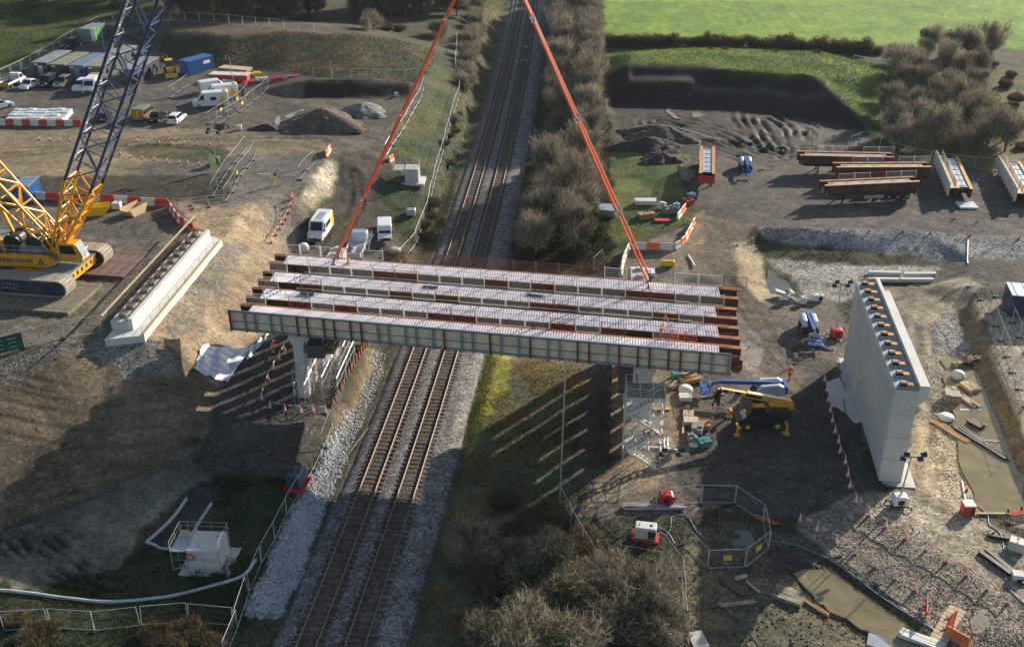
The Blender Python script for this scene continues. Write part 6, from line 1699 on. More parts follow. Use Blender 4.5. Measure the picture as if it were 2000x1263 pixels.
genset(1984, 1072, "dusty cream compressor at the photo edge beside black hoses", mat("cream_cabinet", (.55, .52, .42), .5, 0, .1, 2), M_dark, 1.6, 1.9, 1.3, R(60), bund=False, name="compressor", cat="compressor")
genset(468, 254, "white tote tank standing by the dark spoil mounds", M_white, M_dark, 1.15, 1.0, 1.1, R(10), bund=False, name="tote_tank", cat="tank", dark_end=False)
genset(229, 408, "white waste bin against the red barriers by the tan skip", M_twhite, M_dark, 1.7, 1.3, 1.3, R(-3), bund=False, name="waste_bin", cat="bin", dark_end=False)
genset(774, 188, "small pale cabinet at the foot of the dark cut face", M_twhite, M_dark, .9, .8, .9, R(10), bund=False, name="small_cabinet", cat="cabinet")
genset(803, 420, "small grey mesh cage between the chamber and the railway fence", M_galv, M_dark, 1.9, 1.4, 1.3, R(0), bund=False, name="mesh_cage", cat="cage", dark_end=False)
# skips
def skip(u, v, rz, m, label):
    c = g(u, v); t = thing("skip", label, "skip", c, rz)
    for y in (-1, 1):
        mb = MB(); mb.prism([(-1.0, .05), (1.0, .05), (1.7, 1.25), (-1.7, 1.25)], y * .85 - .03, y * .85 + .03); mb.build("side_plate", m, t)
    for x in (-1, 1):
        mb = MB(); mb.hexa([(x * 1.0 - .03, -.82, .05), (x * 1.0 + .03, -.82, .05), (x * 1.0 + .03, .82, .05), (x * 1.0 - .03, .82, .05)], [(x * 1.66 - .03, -.82, .95), (x * 1.66 + .03, -.82, .95), (x * 1.66 + .03, .82, .95), (x * 1.66 - .03, .82, .95)]); mb.build("end_plate", m, t)
    mb = MB(); mb.bx(-.98, .98, -.8, .8, .05, .12); mb.build("floor_plate", m, t)
skip(190, 418, R(10), M_yel, "yellow skip under the crane boom beside the white bin")
skip(263, 418, R(65), mat("tan_skip_paint", (.62, .46, .26), .6, 0, .12, 2), "tan open skip between the white bin and red barriers")
skip(306, 118, R(-10), mat("brown_skip_paint", (.22, .11, .05), .7, 0, .2, 2), "brown skip behind the yellow digger")
# stacked white blocks
bm = MB(); bm.prism([(-.56, 0), (.56, 0), (.56, .95), (-.56, .95)], -.5, .5, .05); BLK = bm.mesh("wrapped_block_stack", mat("pale_shrink_wrap", (.58, .64, .66), .35, 0, .12, 2))
o0, ox = g(30, 241), None
for r_ in range(4):
    for k in range(8):
        a = g(22 + k * 14 + r_ * 5, 240 - r_ * 5.5)
        o = obj("wrapped_block_stack", BLK, None, a, R(-8) + random.uniform(-.05, .05)); o.scale = (random.uniform(.95, 1.02), 1, random.uniform(.9, 1.08))
        tag(o, "white wrapped block stack, %s from the left in the %s row behind the barriers" % (nth(k), ["nearest", "second", "third", "farthest"][r_]), "block stack", "wrapped blocks behind the red and white barriers")
# ------------------------------------------------------------------ girders waiting in the yard
def yard_pair(u, v, rz, L, z0, label, deck="white", fascia=None, wd=1.9):
    c = px(u, v, z0); t = thing("stored_girder_pair", label, "bridge girders", c, rz, "girder pairs waiting in the yard")
    for y in (-wd / 2, wd / 2):
        mb = MB(); mb.m = 0; mb.bx(-L / 2, L / 2, y - .25, y + .25, 1.35, 1.41); mb.m = 1; mb.bx(-L / 2, L / 2, y - .03, y + .03, .06, 1.348); mb.bx(-L / 2, L / 2, y - .28, y + .28, 0, .058)
        for k in range(6): mb.bx(-L / 2 + .4 + k * L / 6, -L / 2 + .43 + k * L / 6, y - .24, y + .24, .062, 1.346)
        mb.build("girder", [mat("orange_flange", (.55, .26, .06), .65, .1, .25, 2), M_rustshade], t)
    mb = MB(); mb.bx(-L / 2 + 1, L / 2 - 1, -wd / 2 + .3, wd / 2 - .3, 1.2, 1.26); mb.bx(-L / 2 + 1, L / 2 - 1, -.04, .04, 1.262, 1.30)
    for k in range(6): mb.bx(-L / 2 + 1.5 + k * (L - 3) / 5, -L / 2 + 1.58 + k * (L - 3) / 5, -.4, .4, 1.262, 1.34)
    mb.build("deck_sheeting", M_decksheet if deck == "white" else mat("blue_grey_sheeting", (.42, .50, .55), .5, .1, .12, 1), t)
    for k in range(int(L / 2.4)):
        obj("guard_panel", GPR if k % 3 == 0 else GPW, t, (-L / 2 + .6 + k * 2.4, wd / 2 + .28, 1.0))
    if fascia:
        mb = MB(); s = fascia; mb.bx(-L / 2, L / 2, s * (wd / 2 + 1.15) - .06, s * (wd / 2 + 1.15) + .06, .1, 2.1); mb.build("plywood_face", M_ply, t)
        mb = MB(); mb.bx(-L / 2, L / 2, s * (wd / 2 + .32), s * (wd / 2 + 1.08), 1.30, 1.36) if s > 0 else mb.bx(-L / 2, L / 2, s * (wd / 2 + 1.08), s * (wd / 2 + .32), 1.30, 1.36); mb.build("edge_walkway", M_bwhite, t)
        for k in range(9):
            mb = MB(); x = -L / 2 + .3 + k * (L - .6) / 8; mb.bx(x - .06, x + .06, s * (wd / 2 + 1.22), s * (wd / 2 + 1.4), 0, 2.2) if s > 0 else mb.bx(x - .06, x + .06, s * (wd / 2 + 1.4), s * (wd / 2 + 1.22), 0, 2.2); mb.build("formwork_stiffener", M_white, t)
    return t
def trailer(c, rz, label, L=13.6, red=False):
    t = thing("flatbed_trailer", label, "trailer", c, rz)
    mb = MB(); mb.bx(-L / 2, L / 2, -1.2, 1.2, 1.25, 1.4); mb.bx(-L / 2 + .5, L / 2, -.5, -.3, .85, 1.25); mb.bx(-L / 2 + .5, L / 2, .3, .5, .85, 1.25); mb.build("load_bed", M_redsteel if red else M_dark, t)
    for k in range(3):
        for y in (-1, 1): wheel(t, L / 2 - 1.2 - k * 1.4, y * 1.0, .5, .36)
    for y in (-1, 1):
        mb = MB(); mb.bx(-L / 2 + 2.6, -L / 2 + 2.8, y * .8 - .08, y * .8 + .08, 0.02, 1.25); mb.bx(-L / 2 + 2.5, -L / 2 + 2.9, y * .8 - .2, y * .8 + .2, 0, .06); mb.build("landing_leg", M_dark, t)
        mb = MB(); mb.bx(-1.0, L / 2 - 4.8, y * 1.15 - .03, y * 1.15 + .03, .5, 1.0); mb.build("side_guard", M_galv, t)
    mb = MB(); mb.bx(-L / 2 - .06, -L / 2, -1.2, 1.2, 1.2, 2.4 if red else 1.9); mb.build("headboard", M_tred if red else M_galv, t)
    mb = MB(); mb.bx(L / 2, L / 2 + .05, -1.2, 1.2, .7, 1.25); mb.build("tail_board", M_dark, t)
    return t
def loaded(u, v, ul, vl, ur, vr_, L, lab_t, lab_g, red=False, deck="white"):
    c = g(u, v); zt = c.z + 2.9; a, b = px(ul, vl, zt), px(ur, vr_, zt); rz = math.atan2(b.y - a.y, b.x - a.x); m = (a + b) / 2
    c = Vector((m.x, m.y, 0)); c.z = ground_at(c.x, c.y)
    trailer(c, rz, lab_t, min(L, 13.6), red)
    t = yard_pair(0, 700, rz, L, 5, lab_g, deck); t.location = (c.x, c.y, c.z + 1.405)
loaded(1693, 375, 1600, 356, 1797, 347, 14.5, "flatbed trailer with three axles in plain view, nearest of the parked trailers", "girder pair on the nearest trailer, its three wheels in view below")
loaded(1720, 350, 1627, 321, 1818, 320, 14.5, "flatbed trailer parked in the middle of three", "girder pair on the middle trailer with a red headboard", red=True)
loaded(1650, 330, 1556, 298, 1748, 302, 14.5, "flatbed trailer farthest back of the three parked side by side", "girder pair on the farthest trailer, next to the lighting mast")
loaded(1381, 345, 1381, 339, 1382, 283, 13.0, "red fronted trailer parked end on beside a blue boom lift", "girder pair seen end on above the red board beside the boom lift", red=True, deck="blue")
a, b = g(1884, 388), g(1853, 315); rz = math.atan2(b.y - a.y, b.x - a.x)
for nm, uu, vv, du, lab in (("a", 1866, 352, 0, "girder pair with pale side formwork lying behind the white sheet"), ("b", 1992, 362, 0, "girder pair with pale side formwork cut by the photo edge")):
    yard_pair(uu, vv, rz, 15, g(uu, vv).z + .45, lab, "blue", 1)
    for k in (-1, 1):
        p = g(uu, vv) + Vector((math.cos(rz), math.sin(rz), 0)) * k * 4; mb = MB(); mb.box((0, 0, .2), (.5, 3.2, .44))
        p.z = ground_at(p.x, p.y)
        tag(mb.build("timber_bearer", M_oldtimber, None, p, rz), "timber bearer under the %s end of the girders %s" % ("far" if k > 0 else "near", "behind the white sheet" if nm == "a" else "cut by the photo edge"), "bearer", "bearers under stored girders")
mb = MB(); mb.bx(-1.3, 1.3, -1.2, 1.2, 0, .22); tag(mb.build("white_sheet", M_vwhite, None, g(1888, 402), R(-3)), "bright white flat sheet on the yard in front of the stored girders", "sheet")
# ------------------------------------------------------------------ boom lifts and telehandler
M_lblue = mat("lift_blue", (.03, .12, .42), .4, .05, .1, 2); M_lgrey = mat("lift_pale_grey", (.55, .62, .68), .4, .05, .08, 2)
def boom_lift(u, v, rz, label, ext=0.0, s=1.0):
    c = g(u, v); t = thing("boom_lift", label, "boom lift", c, rz); t.scale = (s, s, s)
    mb = MB(); mb.prism([(-1.3, .35), (1.3, .35), (1.4, .6), (1.2, .85), (-1.2, .85), (-1.4, .6)], -.8, .8, .05); mb.build("chassis", M_dark, t)
    for x in (-1.05, 1.05):
        for y in (-1.0, 1.0): wheel(t, x, y, .48, .38)
    mb = MB()
    prof = [(-1.9, .95), (1.0, .95), (1.15, 1.3), (.7, 1.9), (-1.2, 2.15), (-1.75, 1.9), (-2.0, 1.4)]
    mb.prism(prof, -1.05, -.38, .14); mb.build("side_cowl", M_lgrey, t)
    mb = MB(); mb.prism(prof, .38, 1.05, .14); mb.build("side_cowl", M_lgrey, t)
    mb = MB(); mb.bx(-1.9, .7, -.36, .36, .9, 1.25); mb.bx(-2.2, -1.9, -.9, .9, 1.0, 1.8); mb.build("turntable", M_lblue, t)
    z0, z1 = 2.0, 2.1
    mb = MB(); mb.beam((-1.7, 0, 1.9), (3.4 + ext, 0, 1.75 + ext * .06), .34, .42); mb.build("boom", M_lblue, t)
    mb = MB(); mb.beam((3.3 + ext, 0, 1.75 + ext * .06), (4.4 + ext, 0, 1.55 + ext * .05), .24, .28); mb.beam((4.3 + ext, 0, 1.6 + ext * .05), (4.7 + ext, 0, .75 + ext * .05), .18, .2); mb.build("fly_jib", M_lblue, t)
    mb = MB(); x0 = 4.7 + ext; zb = .55 + ext * .05
    mb.bx(x0, x0 + .9, -1.1, 1.1, zb, zb + .06)
    for x in (x0, x0 + .9):
        for y in (-1.1, -.37, .37, 1.1): mb.tube((x, y, zb), (x, y, zb + 1.1), .03, 4)
        for z in (.55, 1.1): mb.tube((x, -1.1, zb + z), (x, 1.1, zb + z), .03, 4)
    for y in (-1.1, 1.1):
        for z in (.55, 1.1): mb.tube((x0, y, zb + z), (x0 + .9, y, zb + z), .03, 4)
    mb.box((x0 + .15, 0, zb + .9), (.25, .8, .35)); mb.build("basket", M_lblue, t)
    return t
boom_lift(1455, 330, R(-95), "blue and grey boom lift beside the end on red trailer", 0, .82)
boom_lift(1578, 645, R(-92), "blue and grey boom lift by the orange cone and the abutment end", 0, .82)
boom_lift(1494, 776, R(176), "large blue boom lift stretched out behind the yellow telehandler", 1.5, .95)
# telehandler
M_jy = mat("plant_yellow", (.80, .40, .02), .45, .05, .1, 1.5, dirt=(.3, .2, .1), grime=.25)
c = g(1482, 830); rz = R(183)
t = thing("telehandler", "yellow and black telehandler on stabilisers in front of the blue boom lift", "telehandler", c, rz)
M_hy = mat("yellow_hub", (.75, .42, .03), .5)
for x in (-1.5, 1.5):
    for y in (-1.05, 1.05): wheel(t, x, y, .62, .45, M_hy)
mb = MB(); mb.prism([(-2.6, .6), (2.5, .6), (2.5, 1.0), (1.9, 1.25), (-1.9, 1.25), (-2.6, 1.1)], -.85, .85, .06); mb.build("chassis", M_dark, t)
mb = MB(); mb.prism([(-2.7, 1.27), (-.4, 1.27), (-.4, 1.9), (-1.2, 2.15), (-2.7, 2.1), (-2.9, 1.7)], -.95, .95, .1); mb.build("engine_cover", M_dark, t)
mb = MB(); mb.prism([(-3.3, 1.75), (-1.2, 1.75), (-.9, 2.2), (-1.6, 2.75), (-3.1, 2.7), (-3.4, 2.3)], -.75, .1, .08); mb.build("tail_block", M_jy, t)
mb = MB(); mb.prism([(-.3, 1.27), (1.5, 1.27), (1.6, 1.8), (1.2, 2.75), (-.2, 2.75)], .25, 1.1, .06); mb.build("cab", M_dark, t)
mb = MB(); mb.bx(-.1, 1.1, .35, 1.0, 2.76, 2.82); mb.build("cab_roof", M_jy, t)
mb = MB(); mb.add([(x, 1.105 + q, z) for q in (0, .02) for x, z in ((-.1, 1.75), (1.35, 1.75), (1.1, 2.6), (-.1, 2.6))], [(0, 1, 2, 3), (7, 6, 5, 4)]); mb.build("side_window", M_glass, t)
BA, BB = Vector((-2.9, -.35, 2.45)), Vector((4.2, -.35, 4.1))
mb = MB(); mb.beam(BA, BA.lerp(BB, .62), .5, .55); mb.build("boom", M_jy, t)
mb = MB(); mb.beam(BA.lerp(BB, .60), BB, .36, .40); mb.build("inner_boom", M_jy, t)
mb = MB(); mb.beam(BB, BB + Vector((.5, 0, -.9)), .4, .5); mb.bx(4.3, 4.5, -1.0, .3, 2.6, 3.5); mb.beam((4.5, -.35, 3.2), (4.9, -.35, 2.2), .15, .15); mb.build("carriage_head", M_dark, t)
hook = MB(); hook.tube((4.8, -.35, 2.2), (4.8, -.35, .9), .02, 4); hook.lathe([(.05, .6), (.16, .68), (.16, .85), (.05, .95)], (4.8, -.35, 0), 8); hook.build("hook_chain", M_tred, t)
for x in (-2.3, 2.6):
    for y in (-1, 1):
        mb = MB(); mb.bx(x - .12, x + .12, y * 1.1, y * 1.75, .9, 1.1) if y > 0 else mb.bx(x - .12, x + .12, y * 1.75, y * 1.1, .9, 1.1); mb.bx(x - .1, x + .1, y * 1.7 - .1, y * 1.7 + .1, .08, 1.0); mb.bx(x - .3, x + .3, y * 1.7 - .3, y * 1.7 + .3, 0, .08); mb.build("stabiliser", M_jy, t)
ad = (BB - BA).normalized()
side = Vector((0, 1, 0)) * .19
pm = BA.lerp(BB, .84)
bang = math.atan2(ad.z, ad.x)
mb = MB(); mb.beam(pm + side - ad * .95, pm + side + ad * .85, .012, .37); mb.build("black_panel", M_dark, t)
o = text("lettering", "JCB", .44, M_white, t, pm + side * 1.08, (0, 0, 0), 'CENTER', .006, .015)
o.rotation_euler = (Matrix.Rotation(PI, 4, 'Z') @ Matrix.Rotation(R(90), 4, 'X') @ Matrix.Rotation(-bang, 4, 'Z')).to_euler()
q = BA.lerp(BB, .5)
mb = MB(); mb.beam(q + Vector((0, .26, 0)) - ad * .7, q + Vector((0, .26, 0)) + ad * 1.0, .012, .3); mb.build("side_panel", M_dark, t)
mb = MB(); mb.beam(BA + ad * .5 + Vector((0, 0, .285)), BA.lerp(BB, .60) + Vector((0, 0, .285)), .4, .02); mb.build("sunlit_top_strip", M_white, t)  # white strip stands in for sunlight on top of the yellow boom
# yellow digger by the container
c = g(333, 145); t = thing("backhoe_digger", "yellow digger parked between the brown skip and the blue container", "digger", c, R(-70))
for x, r_ in ((-.9, .6), (1.1, .45)):
    for y in (-.85, .85): wheel(t, x, y, r_, .4, M_hy)
mb = MB(); mb.prism([(-1.7, .6), (1.9, .6), (2.0, 1.3), (.7, 1.5), (-1.6, 1.3)], -.7, .7, .06); mb.build("body", M_jy, t)
mb = MB(); mb.prism([(-1.4, 1.4), (.5, 1.4), (.3, 2.6), (-1.2, 2.6)], -.65, .65, .05); mb.build("cab", M_glass, t)
mb = MB(); mb.bx(-1.3, .4, -.7, .7, 2.605, 2.7); mb.build("cab_roof", M_jy, t)
mb = MB(); mb.beam((1.8, 0, 1.1), (2.9, 0, .5), .2, .25); mb.hexa([(2.7, -1.1, .1), (3.3, -1.1, .1), (3.3, 1.1, .1), (2.7, 1.1, .1)], [(2.7, -1.1, .8), (3.0, -1.1, .8), (3.0, 1.1, .8), (2.7, 1.1, .8)]); mb.build("front_bucket", M_jy, t)
mb = MB(); mb.beam((-1.7, 0, 1.2), (-2.4, 0, 2.9), .22, .3); mb.beam((-2.4, 0, 2.9), (-3.1, 0, 1.6), .18, .24); mb.bx(-3.3, -2.8, -.3, .3, 1.1, 1.6); mb.build("digger_arm", M_jy, t)
# ================================================================== CHAMBERS, MATERIALS, PEOPLE
def chamber(label, cpos, rz, d, side, stair=False, ring=False):
    t = thing("concrete_chamber", label, "concrete chamber", cpos, rz); t.scale = (.78, .78, .8)
    mb = MB(); mb.bx(-d[0] / 2, d[0] / 2, -d[1] / 2, d[1] / 2, 0, d[2]); mb.build("chamber_walls", M_conc, t)
    mb = MB(); mb.bx(-d[0] / 2 + .05, d[0] / 2 - .05, -d[1] / 2 + .05, d[1] / 2 - .05, d[2] + .002, d[2] + .06); mb.build("lid_slab", M_conc, t)
    for x, y in ((-.6, -.9), (.9, .8), (.5, -.6)):
        mb = MB(); mb.lathe([(.09, d[2] + .062), (.09, d[2] + .09)], (x, y, 0), 8); mb.build("lifting_socket", M_dark, t)
    s = side; x0, x1 = (-d[0] / 2 - s, -d[0] / 2 - .05)
    mb = MB(); mb.bx(x0, x1, -d[1] / 2, d[1] / 2, d[2] - .15, d[2] - .08); mb.build("side_platform", mat("pale_ply_platform", (.42, .45, .46), .8, 0, .15, 2), t)
    r = .026
    for y in (-d[1] / 2 - .12, d[1] / 2 + .12):
        mb = MB()
        for x in (x0, (x0 + x1) / 2, -d[0] / 2 + .1, 0, d[0] / 2 + .1): mb.tube((x, y, 0), (x, y, d[2] + 1.15), r, 5)
        for z in (.5, d[2] * .6, d[2] + .55, d[2] + 1.1): mb.tube((x0, y, z), (d[0] / 2 + .1, y, z), r, 5)
        mb.tube((x0, y, .1), (0, y, d[2] - .1), r * .8, 4); mb.tube((0, y, d[2] - .1), (d[0] / 2, y, .2), r * .8, 4); mb.build("handrail_frame", M_galv, t)
    for x in (x0, d[0] / 2 + .12):
        mb = MB()
        for z in (d[2] + .55, d[2] + 1.1): mb.tube((x, -d[1] / 2 - .12, z), (x, d[1] / 2 + .12, z), r, 5)
        for y in (-d[1] / 2, 0, d[1] / 2): mb.tube((x, y, 0), (x, y, d[2] + 1.1), r, 5)
        mb.build("end_handrail", M_galv, t)
    mb = MB(); mb.bx(-d[0] / 2 - 1.0, d[0] / 2 + 1.1, -d[1] / 2 - .7, d[1] / 2 + .7, -.4, .05); mb.build("base_slab", M_conc, t)
    if ring:
        mb = MB(); n = 14
        for k in range(n):
            a0, a1 = 2 * PI * k / n, 2 * PI * (k + 1) / n
            mb.tube((-1.3 + math.cos(a0) * .36, -d[1] / 2 - .22, d[2] - .65 + math.sin(a0) * .36), (-1.3 + math.cos(a1) * .36, -d[1] / 2 - .22, d[2] - .65 + math.sin(a1) * .36), .09, 6)
        mb.build("lifebuoy", mat("lifebuoy_orange", (.7, .1, .04), .5), t)
        mb = MB(); mb.bx(x0 + .3, x0 + 1.3, d[1] / 2 - .9, d[1] / 2 - .85, d[2] - .07, d[2] + .75); mb.build("timber_gate", M_timber, t)
    return t
chamber("pale concrete chamber with lifebuoy and handrails on the shaded grass at the bottom left", g(410, 1096), R(-3), (3.4, 3.4, 2.7), 1.7, ring=True)
chamber("far concrete chamber with steps and handrails between the access track and railway fence", g(806, 352), R(-2), (2.6, 3.0, 2.6), 2.2)
def hose(pts, r, m, label, name="hose", cat="hose", sub=5, lift=None):
    P = [g(*p) for p in pts]; out = []
    for i in range(len(P) - 1):
        p0, p1, p2, p3 = P[max(i - 1, 0)], P[i], P[i + 1], P[min(i + 2, len(P) - 1)]
        for k in range(sub):
            f = k / sub; q = .5 * ((2 * p1) + (p2 - p0) * f + (2 * p0 - 5 * p1 + 4 * p2 - p3) * f * f + (3 * p1 - p0 - 3 * p2 + p3) * f ** 3)
            out.append(Vector((q.x, q.y, ground_at(q.x, q.y) + r * .8)))
    out.append(P[-1] + Vector((0, 0, r * .8)))
    n = 7; V, F = [], []
    for i, p in enumerate(out):
        dirv = (out[min(i + 1, len(out) - 1)] - out[max(i - 1, 0)]).normalized(); q = dirv.to_track_quat('Z', 'Y')
        V += [p + q @ Vector((math.cos(2 * PI * k / n) * r, math.sin(2 * PI * k / n) * r, 0)) for k in range(n)]
    for i in range(len(out) - 1):
        F += [(i * n + k, i * n + (k + 1) % n, (i + 1) * n + (k + 1) % n, (i + 1) * n + k) for k in range(n)]
    mb = MB(); mb.add(V, F); return tag(mb.build(name, m, smooth=True), label, cat)
M_pipew = mat("white_silt_sock", (.50, .52, .53), .7, 0, .15, 2, dirt=(.25, .24, .2), grime=.4); M_hoseb = mat("blue_lay_flat_hose", (.15, .24, .36), .5, 0, .15, 3); M_black = mat("black_rubber_hose", (.018, .018, .02), .5, 0, .2, 3)
hose([(-40,1150),(60,1160),(190,1176),(300,1170),(380,1155),(470,1128),(500,1095)], 0.144, M_pipew, "long white silt sock curving across the shaded grass at the bottom left", "silt_sock", "silt sock", 8)
hose([(286,1060),(310,1040),(340,1010),(365,975)], 0.158, M_pipew, "white silt sock along the left edge of the dark footpath", "silt_sock", "silt sock")
hose([(286,1060),(320,1074),(370,1076)], 0.144, M_pipew, "white silt sock across the end of the dark footpath", "silt_sock", "silt sock")
hose([(370,1055),(395,1012),(413,985)], 0.144, M_pipew, "white silt sock along the right edge of the dark footpath", "silt_sock", "silt sock")
hose([(1640,706),(1638,730),(1652,760),(1648,780),(1650,800),(1660,830),(1662,862),(1645,868)], 0.065, M_black, "black hose lying on the footing of the tall abutment")
hose([(1282,1030),(1300,1045),(1310,1030),(1312,1010),(1330,1006),(1345,1012),(1362,1040),(1382,1056)], 0.045, M_hoseb, "blue and black hose arching from the pump set to the small pool")
hose([(1284,1028),(1305,1040),(1318,1062)], 0.036, M_white, "thin white hose beside the blue one at the pump set")
hose([(1505,1056),(1560,1066),(1610,1088),(1650,1112),(1700,1150),(1750,1185),(1800,1215),(1850,1248)], 0.055, M_hoseb, "long blue hose along the far side of the clay pond")
hose([(1905,985),(1928,1005),(1932,1025),(1955,1045),(1962,1100),(1966,1140),(1985,1165),(2010,1185)], 0.050, M_hoseb, "long blue hose down the right edge past the compressor")
hose([(1940,1040),(1930,1048),(1950,1052),(1985,1058)], 0.158, M_black, "fat black ribbed hose beside the dusty compressor")
hose([(1395,1170),(1420,1188),(1450,1215),(1482,1260)], 0.030, M_hoseb, "thin blue hose on the rough grass at the bottom edge")
hose([(1402,1040),(1405,1010),(1408,990),(1440,985)], 0.101, M_black, "fat black suction pipe running down into the small pool")
hose([(1878,940),(1886,985),(1890,994)], 0.086, M_white, "white pipe laid along the edge of the flooded trench", "pipe", "pipe")
hose([(1890,470),(1889,500),(1890,516)], 0.094, M_white, "white pipe lying down the stony bank below the yard", "pipe", "pipe")
hose([(830,862),(700,860)] if False else [(668,905),(700,860),(720,835)], .05, M_oldtimber, "old timber kerb beside the stone drainage strip", "kerb_board", "kerb")
# tall pole between scrub and bridge
a = g(1093, 985); d = ray(1105, 703); s = a.y / d[1]; ht = CAM_H + d[2] * s - a.z
mb = MB(); mb.tube((0, 0, 0), (d[0] * s - a.x, 0, ht), .07, 7, .06); tag(mb.build("survey_pole", M_galv, None, a), "tall pale pole standing at the end of the mesh fence in front of the bridge", "pole")
mb = MB(); q = g(1165, 1115); mb.tube((0, 0, 0), (0, 0, 3.2), .06, 7); tag(mb.build("fence_pole", M_galv, None, q), "thick grey pole at the bushy end of the tall mesh fence", "pole")
# white sheeting on the slope
def sheet(pts, label, m, name="plastic_sheet"):
    P = [g(*p) for p in pts]; n = 26; V = []; A, B, C_, D_ = P
    for j in range(n + 1):
        for i in range(n + 1):
            u_, v_ = i / n, j / n; q = (A * (1 - u_) + B * u_) * (1 - v_) + (D_ * (1 - u_) + C_ * u_) * v_
            e = .35 * math.sin(i * 1.9 + j * .7) * .6; q = q + Vector((e * .3 * math.sin(j * 1.3), e * .3 * math.cos(i * 2.1), 0))
            V.append((q.x, q.y, ground_at(q.x, q.y) + .18 + .12 * math.sin(i * .6 + 1.2 * math.sin(j * .25)) + .05 * math.sin(i * 1.1 + j * .5 + math.sin(j * .6)) + .03 * math.sin(j * 1.3 - i * .4)))
    F = [(j * (n + 1) + i, j * (n + 1) + i + 1, (j + 1) * (n + 1) + i + 1, (j + 1) * (n + 1) + i) for j in range(n) for i in range(n)]
    mb = MB(); mb.add(V, F); return tag(mb.build(name, m, smooth=True), label, "sheet")
M_tarp = mat("pale_blue_white_sheet", (.62, .68, .72), .28, 0, .12, .8)
sheet([(397,676),(492,678),(446,748),(378,722)], "crumpled white plastic sheeting at the foot of the sand slope", M_tarp)
sheet([(490,680),(528,648),(520,664),(478,712)], "narrow tail of white sheeting reaching under the girders", M_tarp)
sheet([(1290,860),(1306,858),(1304,892),(1290,892)], "white folded sheet hanging beside the scaffold stair tower", M_white)
# heaps
def heap(u, v, rx, ry, h, m, label, name="spoil_heap", rz=0.0, cat="spoil heap"):
    c = g(u, v); n, k = 26, 40; V = []
    for j in range(n + 1):
        f = j / n
        for i in range(k):
            a = 2 * PI * i / k; x, y = math.cos(a) * f, math.sin(a) * f
            r_ = 1 + .18 * math.sin(3 * a + u) + .1 * math.sin(7 * a)
            z = h * max(0, (1 - f) ** .85 if f > .12 else (1 - .12) ** .85) * (1 + .25 * math.sin(2 * a + v) * f)
            V.append((x * rx * r_, y * ry * r_, z))
    V = np.array(V); nz = fbm(V[:, 0] + u, V[:, 1] + v, .9, 4) * .22 * min(1, h); V[:, 2] += nz * np.clip(V[:, 2] / .3, 0, 1); V[:, 2] -= .06
    F = [(j * k + i, j * k + (i + 1) % k, (j + 1) * k + (i + 1) % k, (j + 1) * k + i) for j in range(n) for i in range(k)]
    mb = MB(); mb.add(V, [f[::-1] for f in F]); o = mb.build(name, m, None, c, rz, smooth=True); return tag(o, label, cat)
S_dark = stone_mat("dark_spoil", (.055, .043, .034), .35, .5, .9); S_brown = stone_mat("brown_spoil", (.115, .085, .065), .3, .4, .8); S_grey = stone_mat("grey_gravel_heap", (.20, .20, .18), .22, .5, .8); S_peach = stone_mat("sandy_spoil", (.30, .22, .14), .3, .35, .8)
heap(632, 243, 7.0, 5.0, 3.0, S_brown, "large brown spoil heap in the yard left of the orange sling")
heap(708, 220, 4.4, 3.6, 1.9, S_grey, "grey gravel heap behind the large brown spoil heap", "gravel_heap", cat="gravel heap")
heap(519, 252, 2.8, 1.6, 1.0, S_dark, "small dark spoil mound beside the white tote tank")
heap(440, 248, 1.6, 1.2, .7, S_brown, "little brown mound at the foot of the warning van footway")
heap(1295, 268, 8.5, 4.0, 2.4, S_brown, "long brown spoil ridge on the dark mud behind the red trailer", rz=R(-15))
heap(1268, 290, 6.0, 3.4, 2.2, S_dark, "dark spoil mound at the edge of the green patch")
heap(1290, 312, 4.0, 2.4, 1.4, S_dark, "low dark mound beside the end on red trailer")
heap(1340, 338, 1.3, 3.4, 1.0, S_peach, "tan earth mound beside the end on red trailer")
heap(1580, 673, 2.6, 1.6, .8, S_brown, "gravel mound between the boom lift and the tall abutment", "gravel_heap", cat="gravel heap")
heap(1548, 1095, 3.0, 2.2, .7, S_dark, "dark soil heap at the corner of the clay pond")
heap(1532, 588, 2.2, 1.2, .9, S_grey, "broken concrete rubble beside the two white cabinets", "rubble_heap", cat="rubble heap")
for k, (u, v, s) in enumerate([(1522,580,.8),(1538,584,.6),(1545,578,.5),(1530,592,.6)]):
    mb = MB(); mb.box((0, 0, s * .25), (s * 1.7, s * .7, s * .5), rot=Euler((random.uniform(-.4, .4), random.uniform(-.4, .4), k)).to_matrix())
    tag(mb.build("concrete_fragment", M_conc, None, g(u, v) + Vector((0, 0, .45))), "%s broken concrete piece on the rubble by the white cabinets" % ["long", "flat", "small", "tilted"][k], "rubble", "concrete pieces on the rubble")
heap(500,905,4.6,2.2,1.1,S_dark,"dark lumpy bank at the front of the dark platform beside the blue generator",rz=R(-4))
